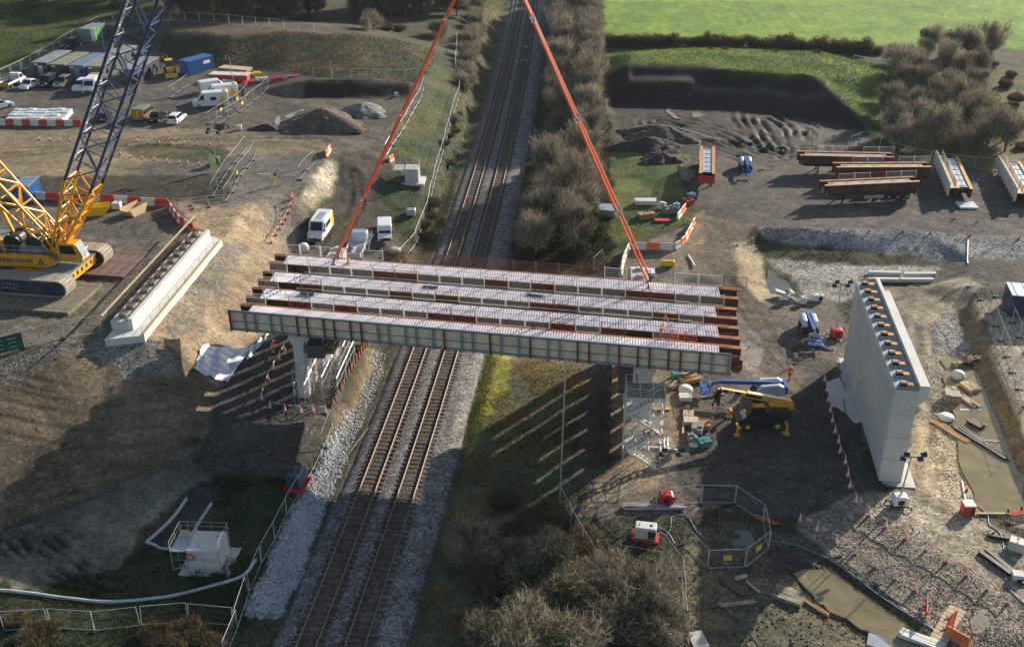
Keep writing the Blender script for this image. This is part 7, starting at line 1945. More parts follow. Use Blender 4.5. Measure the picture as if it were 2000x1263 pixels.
# stacks and bundles
def bundle(u, v, rz, label, m, n=5, L=3.0, w_=.2, h=.15, rows=2, name="timber_bundle", cat="timber", jit=.05):
    mb = MB()
    for r_ in range(rows):
        for k in range(n):
            mb.box((random.uniform(-.1, .1) * L * .3, (k - (n - 1) / 2) * w_ * 1.15 + random.uniform(-jit, jit), .06 + r_ * h * 1.05 + h / 2), (L, w_, h), random.uniform(-jit, jit))
    return tag(mb.build(name, m, None, g(u, v), rz), label, cat)
def pallet(u, v, rz, label, m, d=(1.2, 1.0, .8), name="pallet_load", cat="pallet", z=0.0, loose=False):
    c = g(u, v); c.z += z; t = thing(name, label, cat, c, rz)
    mb = MB()
    for y in (-d[1] / 2 + .06, 0, d[1] / 2 - .06): mb.bx(-d[0] / 2, d[0] / 2, y - .05, y + .05, 0.01, .1)
    for k in range(5): x = -d[0] / 2 + d[0] * (k + .5) / 5; mb.bx(x - d[0] * .08, x + d[0] * .08, -d[1] / 2, d[1] / 2, .102, .14)
    mb.build("pallet_deck", M_oldtimber, t)
    mb = MB(); nx = 3
    for k in range(nx):
        for q in range(2):
            hh = d[2] * (random.uniform(.6, 1.0) if loose else random.uniform(.95, 1.0))
            mb.bx(-d[0] / 2 + d[0] * k / nx + .01, -d[0] / 2 + d[0] * (k + 1) / nx - .01, -d[1] / 2 + d[1] * q / 2 + .01, -d[1] / 2 + d[1] * (q + 1) / 2 - .01, .142, .142 + hh)
    mb.build("load", m, t); return t
def sack(u, v, label, m, r=.5, h=.8):
    mb = MB(); mb.lathe([(r * .7, 0), (r, .15 * h), (r * 1.02, .6 * h), (r * .7, .92 * h), (r * .3, h)], n=9)
    V = [(x + random.uniform(-.05, .05), y + random.uniform(-.05, .05), z) for x, y, z in mb.v]; mb.v = V
    return tag(mb.build("bulk_bag", m, None, g(u, v), random.random(), smooth=True), label, "bulk bag")
M_bag = mat("white_bulk_bag", (.66, .65, .60), .7, 0, .1, 3); M_brownbox = mat("brown_wrapped_boxes", (.30, .23, .19), .6, 0, .15, 2); M_greyblk = mat("grey_blocks", (.26, .27, .27), .8, 0, .2, 2); M_plank = mat("orange_brown_planks", (.42, .22, .08), .8, 0, .25, 2)
M_teal = mat("teal_wrapped_load", (.05, .22, .22), .4, 0, .15, 2)
bundle(1345, 742, R(20), "jumbled orange brown planks below the right end of the near girders", M_plank, 6, 2.6, .25, .16, 3, jit=.3)
bundle(1335, 706, R(60), "pale timber offcuts right under the near girder face", M_timber, 5, 2.0, .2, .15, 2, jit=.3)
bundle(1366, 726, R(75), "dark bundle of boards standing near the blue basket", M_oldtimber, 5, 1.8, .2, .3, 2, jit=.1)
bundle(1320, 750, R(35), "grey timber pile left of the orange brown planks", M_oldtimber, 6, 2.4, .2, .15, 2, jit=.25)
pallet(1322, 738, R(10), "small dark green wrapped pallet left of the planks", M_teal, (1.1, .9, .6))
sack(1338, 766, "white crumpled bulk bag between the planks and the pallets", M_bag, .75, .8)
pallet(1338, 780, R(0), "pallet of cream bags below the white bulk bag", M_bag, (1.3, 1.0, .4))
bundle(1344, 812, R(80), "small stack of pale battens by the wrapped pallets", M_timber, 6, 1.1, .16, .12, 3)
pallet(1349, 826, R(-5), "flat cream pallet load below the pale battens", mat("cream_sacks", (.58, .52, .40), .8), (1.5, 1.1, .35))
pallet(1362, 842, R(70), "dark wrapped pallet with pale tops beside the orange pallet", M_greyblk, (1.5, 1.1, .7), loose=True)
pallet(1374, 834, R(-10), "orange timber pallet behind the dark wrapped pallet", M_plank, (1.3, 1.0, .4))
pallet(1352, 862, R(5), "small dark pallet with white wrap by the shadow edge", M_greyblk, (.9, .9, .7), loose=True)
pallet(1375, 868, R(20), "teal wrapped pallet nearest the camera in the pallet group", M_teal, (1.3, 1.0, .6), loose=True)
sack(1355, 870, "white torn wrap beside the teal pallet", M_bag, .45, .3)
bundle(1392, 775, R(15), "long dark timber lying on the ground below the telehandler hook", M_oldtimber, 1, 2.6, .2, .15, 1)
bundle(1365, 782, R(60), "short dark timber leaning frame left of the telehandler hook", M_oldtimber, 2, 1.6, .14, .14, 1, jit=.2)
bundle(1290, 800, R(0), "two pale timbers beside the scaffold stair tower", M_timber, 2, 2.0, .16, .14, 1)
bundle(1334, 836, R(80), "single pale plank standing at the edge of the sandy strip", M_timber, 1, 2.2, .2, .12, 1)
bundle(1290, 876, R(-8), "long white plank leading right from the stair tower", M_white, 1, 3.2, .2, .1, 1)
bundle(1278, 992, R(0), "long grey scaffold tubes lying behind the red lighting tower", M_galv, 4, 5.5, .14, .12, 2, "tube_bundle", "tubes")
pallet(1858, 782, R(-12), "brown wrapped box stack beside the timber beams at the trench", M_brownbox, (1.6, 1.4, 1.1), loose=True)
bundle(1880, 778, R(-72), "three pale timber beams leaning beside the brown boxes", M_timber, 3, 4.2, .22, .25, 1, jit=.12)
bundle(1894, 760, R(-70), "stack of short pale battens behind the timber beams", M_timber, 6, 1.9, .2, .15, 3)
bundle(1895, 802, R(2), "single white plank across the trench water by the beams", M_white, 1, 2.3, .18, .1, 1)
sack(1870, 738, "white bulk bag at the upper edge of the flooded trench", M_bag, .7, .9)
sack(1847, 818, "white round bag beside the dark timbers at the trench", M_bag, .8, .55)
bundle(1918, 868, R(-65), "long dark steel beams lying in the trench water", M_dark, 3, 6.2, .22, .25, 1, "steel_beams", "beams", jit=.06)
bundle(1905, 832, R(-60), "short dark bundle at the head of the trench beams", M_dark, 4, 1.6, .2, .2, 2, "steel_bundle", "beams")
bundle(1922, 862, R(-8), "pale plank lying across the dark trench beams", M_timber, 1, 3.4, .2, .12, 1)
bundle(1855, 845, R(-70), "rusty brown timbers along the trench edge below the round bag", M_plank, 3, 4.5, .2, .18, 1, jit=.15)
bundle(1910, 698, R(10), "tangle of rusty reinforcement bars at the head of the trench", M_rebar, 9, 3.6, .09, .05, 4, "rebar_bundle", "reinforcement", jit=.4)
bundle(1898, 717, R(-50), "dark bent pipes beside the rusty reinforcement", M_dark, 2, 2.0, .2, .15, 1, "pipe_offcuts", "pipes")
pallet(1868, 716, R(30), "small mixed waste pile with yellow scrap beside the white bag", mat("mixed_waste", (.30, .26, .12), .8, 0, .4, 4), (1.0, .8, .5), loose=True)
for k, (u, v) in enumerate([(1726,537),(1796,539),(1725,550),(1790,550)]):
    bundle(u, v, R(-1), "long concrete beam behind the tall abutment, %s of four" % ["far left", "far right", "near left", "near right"][k], M_conc, 1, 4.2, .55, .45, 1, "concrete_beam", "beam")
bundle(1434, 1144, R(-48), "dark brown board lying on the grass below the small pool", mat("dark_brown_board", (.075, .05, .045), .7), 1, 2.4, 1.0, .06, 1, "board", "board")
bundle(1447, 1128, R(20), "short pale plank pair below the small pool", M_timber, 2, 1.1, .16, .1, 1)
bundle(1472, 1148, R(-60), "lone pale plank on the rough grass right of the brown board", M_timber, 1, 1.5, .2, .1, 1)
bundle(1362, 1250, R(-80), "white stained board against the mesh fence at the bottom edge", mat("stained_white_board", (.55, .52, .48), .6, 0, .2, 1, dirt=(.3, .16, .1), grime=.5), 1, 1.7, 1.2, .08, 1, "board", "board")
bundle(1722, 1256, R(-25), "pale grey board on the bank of the clay pond", M_vsilver, 1, 2.2, 1.4, .08, 1, "board", "board")
bundle(1800, 1252, R(-30), "bundle of pale pipes lying at the near end of the clay pond", M_white, 5, 3.2, .16, .14, 2, "pipe_bundle", "pipes")
bundle(1846, 1228, R(-38), "timber board walkway at the near end of the gravel pad", M_timber, 12, 1.3, .42, .08, 1, "board_walkway", "walkway", jit=.02)
bundle(1540, 1166, R(-30), "stack of dark battens on the bank left of the clay pond", M_oldtimber, 7, 2.4, .2, .14, 2)
bundle(1570, 1172, R(-50), "long brown timbers along the bank of the clay pond", M_plank, 2, 5.0, .18, .16, 1)
bundle(1440, 1180, R(10), "two grey planks on the rough ground near the bottom edge", M_oldtimber, 2, 3.0, .2, .1, 1)
bundle(1960, 1110, R(-65), "dark timber baulks in front of the compressor", M_dark, 2, 4.5, .4, .3, 1, "timber_baulks", "timber")
pallet(1986, 1130, R(-10), "small cream box beside the dark timber baulks", M_bag, (.9, .8, .5))
bundle(1350, 510, R(95), "single white post lying at the compound's right side", M_white, 1, 3.6, .2, .15, 1, "post", "post")
mb = MB(); mb.lathe([(.38, -.9), (.45, -.8), (.45, .8), (.38, .9)], (0, 0, .45), 12, 'X'); tag(mb.build("yellow_roll", M_yel, None, g(1303, 520)), "yellow roll on the ground inside the orange and white barriers", "roll")
bundle(1264, 536, R(0), "white board standing behind the right end of the far girders", M_vwhite, 1, 1.8, 1.6, .5, 1, "white_board", "board")
sack(594, 490, "white bulk bag in front of the yellow and white van", M_bag, .7, 1.1)
sack(771, 492, "pale stone heap behind the far girders by the fence end", mat("pale_stones", (.4, .36, .3), .9), .9, .6)
bundle(1186, 418, R(-12), "pale corrugated sheets stacked by the hedge, left of the right sling", M_vsilver, 8, 2.6, .28, .5, 2, "corrugated_sheets", "sheets", jit=.03)
bundle(1260, 398, R(0), "pale slatted bundle on the green patch behind the compound", M_white, 4, 3.2, .3, .3, 2, "slat_bundle", "bundle")
pallet(1262, 425, R(10), "brown timber crate on the green patch right of the sling", M_plank, (2.4, 1.4, .7), loose=True)
mb = MB()
for k in range(3): mb.lathe([(.55 - k * .12, -.25), (.6 - k * .12, 0), (.55 - k * .12, .25)], (k * .3, 0, .6), 14, 'Y')
tag(mb.build("hose_coil", M_white, None, g(1290, 408), R(20)), "coil of white hose beside the brown crate", "coil")
pallet(1306, 415, R(15), "grey block pallet beside the white hose coil", M_greyblk, (1.4, 1.2, .9), loose=True)
pallet(1320, 413, R(-15), "pale grey pallet load next to the cream barriers", M_vsilver, (1.0, 1.2, 1.2), loose=True)
bundle(1295, 432, R(-5), "red plastic barrier lying flat in front of the hose coil", M_redplastic, 2, 2.4, .4, .2, 1, "fallen_barrier", "barrier")
pallet(1344, 398, R(30), "red and white heap of traffic signs at the yard corner", M_tred, (1.4, 1.2, .7), loose=True)
pallet(1350, 384, R(30), "pale heap of barrier boards behind the red heap", M_vsilver, (1.2, 1.0, .5), loose=True)
pallet(262, 113, R(10), "white wrapped pallet seen through the boom behind the cabins", M_vwhite, (2.4, 1.6, .9))
pallet(284, 114, R(10), "teal tank load behind the cabins beside the white pallet", M_teal, (2.0, 1.6, 1.3))
for k, (u, v, m, lab) in enumerate([(402,133,M_tred,"red barrier panels stacked beside the blue container"),(447,163,M_conc,"concrete blocks on the stack by the slender mast"),(487,166,M_tred,"red plastic barriers heaped beyond the warning vans"),(512,158,M_bwhite,"white barriers heaped beside the red ones"),(540,158,M_tred,"red barrier heap at the end of the storage row"),(500,148,M_yel,"yellow topped stack behind the red barriers"),(470,172,M_bred,"red stack next to the dark green tank")]):
    pallet(u, v, R(5 + k * 7), lab, m, (2.2, 1.1, .6), "barrier_pile", "barrier pile", loose=True)
bundle(573, 150, R(20), "pair of red beams lying at the far end of the storage row", M_redplastic, 2, 2.4, .3, .2, 1, "red_beams", "beams")
# red barrier gates
def gate(u, v, rz, label, tilt=70):
    t = thing("barrier_gate", label, "barrier", g(u, v) + Vector((0, 0, .1)), rz); t.rotation_euler = (R(90 - tilt), 0, rz)
    mb = MB(); mb.bx(-1.0, 1.0, -.03, .03, .85, 1.0); mb.bx(-1.0, 1.0, -.03, .03, .08, .2)
    for k in range(8): x = -1 + k * 2 / 7; mb.bx(x - .05, x + .05, -.028, .028, .1, .95)
    mb.build("gate_panel", M_redplastic, t)
    for x in (-.7, .7):
        mb = MB(); mb.bx(x - .1, x + .1, -.3, .3, 0, .06); mb.build("gate_foot", M_dark, t)
gate(1500, 1014, R(-38), "red plastic barrier gate lying back near the small pool", 25)
gate(1982, 1000, R(15), "red plastic barrier gate by the plank at the right edge", 25)
gate(1806, 1198, R(70), "upright red barrier gate at the board walkway", 88)
gate(1850, 1220, R(60), "red barrier gate half hidden behind the orange barrier", 60)
bundle(1940, 1004, R(-2), "long pale plank between the red bowser and the red gate", M_timber, 1, 3.2, .2, .12, 1)
# lime flag
t = thing("feather_flag", "pale lime feather flag standing by the upper walkway", "flag", g(412, 336), R(10))
mb = MB(); mb.tube((0, 0, 0), (0, 0, 2.6), .03, 6); mb.build("flag_pole", M_galv, t)
mb = MB(); mb.prism([(.03, .3), (.85, .35), (.95, 1.6), (.7, 2.4), (.3, 2.75), (.03, 2.6)], -.015, .015); mb.build("flag_cloth", mat("pale_lime_cloth", (.55, .75, .22), .7), t)
# yellow tripod
t = thing("tripod_stand", "yellow tripod stand on the junction beside the walkway", "tripod", g(540, 362))
for k in range(3):
    a = 2 * PI * k / 3; mb = MB(); mb.tube((math.cos(a) * .7, math.sin(a) * .7, 0), (0, 0, 1.5), .05, 5); mb.build("leg", M_yel, t)
mb = MB(); mb.box((0, 0, 1.6), (.35, .35, .3)); mb.tube((0, 0, 1.7), (.3, 0, 2.6), .03, 5); mb.build("head", M_dark, t)
for k, (u, v) in enumerate([(515,340),(566,343)]):
    mb = MB(); mb.bx(-.75, .75, -.06, .06, 0, .012); tag(mb.build("road_stud_strip", M_white, None, g(u, v, .03)), "white dash on the junction, %s the yellow tripod" % ["left of", "right of"][k], "road marking")
# ------------------------------------------------------------------ people
M_hivis = mat("orange_hi_vis", (.82, .12, .02), .7, 0, .06, 6); M_skin = mat("skin", (.55, .33, .24), .6); M_helmet = mat("white_helmet", (.78, .78, .76), .35, 0, .03, 2); M_boot = mat("black_boot", (.02, .018, .015), .7); M_refl = mat("reflective_tape", (.72, .73, .70), .3, 0, .05, 3); M_trou = mat("orange_trousers", (.72, .10, .02), .75, 0, .1, 6)
def person(loc, rz, label, arms, lean=0.0, stride=.12):
    t = thing("person", label, "person", loc, rz)
    # joints: pelvis root
    J = {"pel": (0, 0, .95), "wa": (0, lean * .3, 1.15), "ch": (0, lean * .7, 1.38), "nk": (0, lean, 1.54), "hd": (0, lean + .02, 1.64), "top": (0, lean + .02, 1.76)}
    R_ = {"pel": .16, "wa": .145, "ch": .17, "nk": .06, "hd": .095, "top": .07}
    E = [("pel", "wa"), ("wa", "ch"), ("ch", "nk"), ("nk", "hd"), ("hd", "top")]
    for s, nm in ((-1, "l"), (1, "r")):
        J[nm + "hip"] = (s * .11, 0, .90); J[nm + "kn"] = (s * .12, s * stride * .5 + .03, .50); J[nm + "an"] = (s * .12, s * stride, .09); J[nm + "to"] = (s * .13, s * stride + .17, .04)
        R_.update({nm + "hip": .11, nm + "kn": .075, nm + "an": .055, nm + "to": .045})
        E += [("pel", nm + "hip"), (nm + "hip", nm + "kn"), (nm + "kn", nm + "an"), (nm + "an", nm + "to")]
        el, wr = arms[0 if s < 0 else 1]
        J[nm + "sh"] = (s * .2, lean * .85, 1.44); J[nm + "el"] = (s * el[0], lean * .7 + el[1], el[2]); J[nm + "wr"] = (s * wr[0], lean * .6 + wr[1], wr[2])
        R_.update({nm + "sh": .085, nm + "el": .06, nm + "wr": .042}); E += [("ch", nm + "sh"), (nm + "sh", nm + "el"), (nm + "el", nm + "wr")]
        wv = Vector(J[nm + "wr"]); dv_ = (wv - Vector(J[nm + "el"])).normalized()
        J[nm + "hn"] = tuple(wv + dv_ * .09); R_[nm + "hn"] = .04; E.append((nm + "wr", nm + "hn"))
    ks = list(J); me = bpy.data.meshes.new("body"); me.from_pydata([J[k] for k in ks], [(ks.index(a), ks.index(b)) for a, b in E], [])
    o = obj("body", me, t); sk = o.modifiers.new("skin", 'SKIN')
    for i, k in enumerate(ks):
        v = me.skin_vertices[0].data[i]; v.radius = (R_[k], R_[k] * (.8 if k in ("ch", "pel", "wa") else 1)); v.use_root = (k == "pel")
    sb_ = o.modifiers.new("sub", 'SUBSURF'); sb_.levels = 1; sb_.render_levels = 1
    dg = bpy.context.evaluated_depsgraph_get(); bm_ = bpy.data.meshes.new_from_object(o.evaluated_get(dg)); o.modifiers.clear(); o.data = bm_
    bm_.materials.clear()
    for m in (M_hivis, M_skin, M_boot, M_trou): bm_.materials.append(m)
    hands = [Vector(J[n_ + "hn"]) for n_ in "lr"]
    for p in bm_.polygons:
        c = p.center
        p.material_index = 2 if c.z < .13 else 1 if (c.z > 1.53 or min((c - h).length for h in hands) < .085) else 3 if c.z < .95 else 0
        p.use_smooth = True
    # fingers and face
    for h, nm in zip(hands, "lr"):
        dv_ = (h - Vector(J[nm + "el"])).normalized(); sx = dv_.cross(Vector((0, 1, .2))).normalized(); mb = MB()
        for k in range(4): b0 = h + sx * (k - 1.5) * .018; mb.tube(b0, b0 + dv_ * (.07, .08, .075, .06)[k] + Vector((0, .02, 0)), .009, 5, .007)
        mb.tube(h - sx * .03, h - sx * .06 + dv_ * .03, .010, 5, .008); mb.build("hand_fingers", M_skin, t)
    mb = MB(); hx, hy, hz = J["hd"]; mb.lathe([(.125, 0), (.128, .05), (.11, .10), (.06, .14), (.02, .15)], (hx, hy, hz + .06), 12); mb.bx(-.09, .09, hy + .08, hy + .17, hz + .055, hz + .075); mb.build("helmet", M_helmet, t)
    mb = MB()
    for s in (-1, 1): mb.box((s * .035, hy + .095, hz + .02), (.02, .012, .014))
    mb.box((0, hy + .11, hz - .01), (.02, .03, .035)); mb.box((0, hy + .095, hz - .05), (.05, .01, .01)); mb.build("face", M_skin, t)
    mb = MB()
    for z, r in ((1.05, .185), (1.25, .19)): mb.lathe([(r, z - .03), (r + .004, z), (r, z + .03)], (0, lean * (z - .95) / .6, 0), 12)
    mb.build("jacket_bands", M_refl, t)
    for s in (-1, 1):
        mb = MB(); mb.lathe([(.098, .33), (.1, .36), (.098, .39)], (s * .12, s * stride * .6 + .02, 0), 10); mb.build("trouser_band", M_refl, t)
    return t
DOWN = ((.27, .03, 1.17), (.27, .12, .93)); BENT = ((.28, .02, 1.18), (.18, .25, 1.15)); UP = ((.34, .12, 1.36), (.40, .36, 1.42))
person(Vector((g(914, 412).x, g(914, 412).y, -.02)), R(170), "worker in orange with white helmet walking between the rails beyond the bridge", (BENT, DOWN), .02, .1)
person(g(534, 692), R(-60), "worker in orange leaning forward beside the taped cones under the bridge", (UP, BENT), .14, .12)
person(g(1541, 742), R(200), "worker in orange standing alone between the telehandler and the tall abutment", (DOWN, BENT), .03, .1)
# ================================================================== VEGETATION
def tri_mesh(name, V, m, cols=None):
    V = np.asarray(V, np.float32).reshape(-1, 3); F = np.arange(len(V), dtype=np.int32).reshape(-1, 3)
    me = np_mesh(name, V, F, m, smooth=False)
    if cols is not None: np_attr(me, "albedo", np.asarray(cols))
    return me
def leafy_mat(name, attr=True, col=(.1, .1, .1), rough=.85, trans=.0):
    m = bpy.data.materials.new(name); m.use_nodes = True; t = m.node_tree; N = t.nodes; L = t.links; p = N["Principled BSDF"]
    p.inputs["Roughness"].default_value = rough; p.inputs["Specular IOR Level"].default_value = .2
    a = N.new("ShaderNodeAttribute"); a.attribute_name = "albedo"
    oi = N.new("ShaderNodeObjectInfo"); mr = N.new("ShaderNodeMapRange"); mr.inputs["To Min"].default_value = .78; mr.inputs["To Max"].default_value = 1.22
    L.new(oi.outputs["Random"], mr.inputs["Value"])
    mx = N.new("ShaderNodeMix"); mx.data_type = 'RGBA'; mx.blend_type = 'MULTIPLY'; mx.inputs["Factor"].default_value = 1
    L.new(a.outputs["Color"], mx.inputs["A"]); L.new(mr.outputs["Result"], mx.inputs["B"]); L.new(mx.outputs["Result"], p.inputs["Base Color"])
    if trans:
        tr = N.new("ShaderNodeBsdfTranslucent"); L.new(mx.outputs["Result"], tr.inputs["Color"]); ms = N.new("ShaderNodeMixShader"); ms.inputs[0].default_value = trans
        L.new(p.outputs[0], ms.inputs[1]); L.new(tr.outputs[0], ms.inputs[2]); L.new(ms.outputs[0], N["Material Output"].inputs["Surface"])
    return m
M_twig = leafy_mat("winter_twigs", trans=.2); M_grass = leafy_mat("grass_blades", trans=.45)
M_bark = mat("grey_bark", (.13, .105, .08), .9, 0, .3, 5, .3, 12)
def twigs(P, Dr, Ln, wd):
    """thin tapering ribbons: triangles from points P along Dr"""
    n = len(P); rv = rng.normal(size=(n, 3)); S = np.cross(Dr, rv); S /= np.linalg.norm(S, axis=1)[:, None] + 1e-9
    S *= wd[:, None] / 2
    return np.stack([P - S, P + S, P + Dr * Ln[:, None]], 1)
def crown_points(n, lobes, shell=.35):
    k = rng.integers(0, len(lobes), n); d = rng.normal(size=(n, 3)); d /= np.linalg.norm(d, axis=1)[:, None]
    r = rng.random(n) ** shell; C_ = np.array([l[:3] for l in lobes])[k]; Rr = np.array([l[3] for l in lobes])[k]; Zs = np.array([l[4] for l in lobes])[k]
    o = d * (r * Rr)[:, None]; o[:, 2] *= Zs
    return C_ + o, d, k
def plant_protos(kind, seed, h, w):
    global rng
    rng = np.random.default_rng(seed); rs = random.Random(seed)
    lobes = []
    nl = {"bare": 10, "ivy": 9, "bush": 9, "bramble": 7, "wood": 11, "hedge": 8}[kind]
    for i in range(nl):
        a = 2 * PI * i / nl + rs.uniform(-.4, .4); rr = w * .5 * rs.uniform(.15, .72)
        if kind == "hedge": z = h * rs.uniform(.15, .6)
        elif kind == "bare": z = h * rs.uniform(.34, .82)
        elif kind == "wood": z = h * rs.uniform(.18, .85)
        elif kind == "ivy": z = h * rs.uniform(.25, .8)
        else: z = h * rs.uniform(.25, .68)
        lobes.append((math.cos(a) * rr, math.sin(a) * rr, z, w * rs.uniform(.17, .30), rs.uniform(.8, 1.3) if kind != "bramble" else .6))
    V, Cc = [], []
    if kind in ("bare", "bush", "wood"):
        n = 1900 if kind == "bush" else 1500
        P, d, k = crown_points(n, lobes, .6)
        cen = np.array([0, 0, h * .25]); out = P - cen; out /= np.linalg.norm(out, axis=1)[:, None]
        Dr = out * .8 + np.array([0, 0, .4]) + rng.normal(size=(n, 3)) * .45; Dr /= np.linalg.norm(Dr, axis=1)[:, None]
        sc_ = (h / 6) ** .5; Ln = rng.uniform(.7, 1.6, n) * sc_; base = np.array([.35, .295, .215]) if kind != "wood" else np.array([.22, .185, .125])
        tone = rng.uniform(.35, 1.5, (n, 1)) ** 1.3
        V.append(twigs(P - Dr * Ln[:, None] * .4, Dr, Ln, rng.uniform(.04, .085, n) * sc_)); Cc.append(base * tone * (1 + rng.normal(size=(n, 3)) * .05))
        for q in range(5):
            f = rng.uniform(.0, .6, n)[:, None]; P2 = P + Dr * Ln[:, None] * (f - .1)
            D2 = Dr * .8 + rng.normal(size=(n, 3)) * .55; D2 /= np.linalg.norm(D2, axis=1)[:, None]
            V.append(twigs(P2, D2, rng.uniform(.25, .75, n) * sc_, rng.uniform(.018, .042, n) * sc_)); Cc.append(base * tone * rng.uniform(.7, 1.3, (n, 1)) * np.ones((1, 3)))
    nleaf = {"bare": 2600, "wood": 2600, "ivy": 5200, "bush": 3200, "bramble": 3000, "hedge": 3600}[kind]
    P, d, k = crown_points(nleaf, lobes, .45)
    if kind in ("bare", "bush"): sel = (k % 4 == 0); P = P[sel]
    n = len(P); Dr = rng.normal(size=(n, 3)) + np.array([0, 0, .3]); Dr /= np.linalg.norm(Dr, axis=1)[:, None]
    V.append(twigs(P, Dr, rng.uniform(.12, .32, n), rng.uniform(.10, .24, n)))
    gcol = np.array([.055, .085, .018]) if kind != "bramble" else np.array([.085, .082, .034])
    if kind == "hedge": gcol = np.array([.060, .058, .030])
    if kind == "wood": gcol = np.array([.05, .062, .022])
    var = rng.random((n, 1)); Cc.append(gcol * rng.uniform(.5, 1.5, (n, 1)) + (var > .75) * np.array([.05, .03, .0]))
    if kind in ("bramble", "hedge"):
        n = 1800; P, d, k = crown_points(n, lobes, .5); Dr = d * .6 + rng.normal(size=(n, 3)) * .5 + np.array([0, 0, .5]); Dr /= np.linalg.norm(Dr, axis=1)[:, None]
        V.append(twigs(P, Dr, rng.uniform(.3, .9, n), rng.uniform(.03, .06, n))); Cc.append(np.array([.20, .135, .085]) * rng.uniform(.5, 1.4, (n, 1)) * np.ones((1, 3)))
    V = np.concatenate(V); Cc = np.repeat(np.concatenate(Cc), 3, 0)
    V[..., 2] = np.maximum(V[..., 2], .02)
    crown = tri_mesh("crown", V, M_twig, np.clip(Cc, .01, .6))
    tb = MB()
    rt = .028 * h
    tb.tube((0, 0, -.3), (rs.uniform(-.2, .2), rs.uniform(-.2, .2), h * .38), rt, 7, rt * .7)
    for l in lobes:
        b = Vector((0, 0, h * rs.uniform(.08, .34))); mid_ = b.lerp(Vector(l[:3]), .55) + Vector((0, 0, -.1 * h * .3))
        tb.tube(b, mid_, rt * .5, 5, rt * .34); tb.tube(mid_, Vector(l[:3]) + Vector((0, 0, l[3] * .5)), rt * .34, 5, rt * .1)
    trunk = tb.mesh("trunk", M_bark)
    return crown, trunk
PV = {"bare": [plant_protos("bare", 11 + i, 6.2, 5.4) for i in range(4)], "ivy": [plant_protos("ivy", 31 + i, 5.5, 4.0) for i in range(2)], "bush": [plant_protos("bush", 51 + i, 4.2, 5.2) for i in range(4)],
      "bramble": [plant_protos("bramble", 71 + i, 1.5, 3.6) for i in range(3)], "hedge": [plant_protos("hedge", 111 + i, 2.6, 4.6) for i in range(3)],
      "wood": [plant_protos("wood", 91 + i, 11, 6.5) for i in range(3)]}
PN = {"bare": ("bare_tree", "tree"), "ivy": ("evergreen_shrub", "shrub"), "bush": ("thorn_bush", "bush"), "bramble": ("bramble_clump", "bush"), "wood": ("woodland_tree", "tree"), "hedge": ("hedge_bush", "hedge")}
def plant(kind, x, y, s, label, group, k=None):
    cr, tr = PV[kind][(k if k is not None else random.randrange(99)) % len(PV[kind])]
    nm, cat = PN[kind]
    t = thing(nm, label, cat, (x, y, ground_at(x, y) - .05), random.uniform(0, 6.28), group); t.scale = (s * random.uniform(.9, 1.12), s * random.uniform(.9, 1.12), s * random.uniform(.85, 1.2))
    obj("trunk", tr, t); obj("crown", cr, t)
    return t
def strip(pl, width, spacing, kinds, smin, smax, fmt, group, jit=.6):
    """plants in a belt along a pixel line; label counts from the far end towards the camera"""
    P = [g(*p) for p in pl]; out = []
    for i in range(len(P) - 1):
        L = (P[i + 1] - P[i]).length; n = max(1, int(L / spacing))
        for k in range(n):
            q = P[i].lerp(P[i + 1], (k + random.uniform(.2, .8)) / n); d = (P[i + 1] - P[i]).normalized(); nn = Vector((-d.y, d.x, 0))
            for r_ in range(max(1, int(width / spacing))):
                o = (r_ + .5) / max(1, int(width / spacing)) - .5
                out.append((q.x + nn.x * (o * width + random.uniform(-jit, jit)), q.y + nn.y * (o * width + random.uniform(-jit, jit))))
    for i, (x, y) in enumerate(out):
        kd = random.choice(kinds); plant(kd, x, y, random.uniform(smin, smax), fmt % nth(i), group)
strip([(1112,-25),(1118,60),(1122,120),(1122,200),(1118,260)], 12, 4.2, ["bare"] * 5 + ["bush"], .9, 1.3, "grey bare tree, %s from the far end of the belt right of the railway", "bare trees in the belt right of the railway")
strip([(1112,300),(1112,350),(1105,400),(1092,450),(1085,500)], 11, 4.0, ["bare"] * 5 + ["bush", "ivy"], .85, 1.2, "tree or shrub in the belt's near half, %s towards the bridge", "near half of the belt right of the railway")
strip([(1040,330),(1035,400),(1022,460),(1015,505)], 4, 3.4, ["bramble", "bush"], .6, .9, "low scrub at the railway edge of the belt, %s towards the bridge", "scrub at the railway edge of the belt")
strip([(1158,440),(1150,500)], 3, 3, ["ivy"], .7, .9, "dark green shrub by the corrugated sheets, %s towards the girders", "green shrubs behind the girders")
strip([(938,5),(932,50),(925,110),(908,165),(905,195)], 7, 4.6, ["bare"] * 4 + ["ivy"], .6, .95, "grey bare tree, %s from the far end of the row left of the railway", "bare trees left of the railway")
strip([(893,215),(880,265),(868,320)], 2.5, 3.4, ["bush", "bramble"], .5, .75, "low bush along the railway fence, %s towards the bridge", "bushes along the railway fence")
strip([(850,400),(835,440),(822,480)], 3, 3.2, ["bramble"], .7, 1.0, "brown bramble clump between fence and ballast, %s towards the bridge", "brambles between fence and ballast")
strip([(1190,90),(1300,88),(1400,90),(1480,94)], 3, 2.3, ["hedge"], .8, 1.15, "dark hedge bush, %s from the railway along the field edge", "hedge along the bright field")
strip([(1495,94),(1560,97),(1640,100),(1720,106)], 3, 2.3, ["hedge"], .85, 1.25, "dark hedge bush beyond the gap, %s towards the big thicket", "hedge beyond the gap")
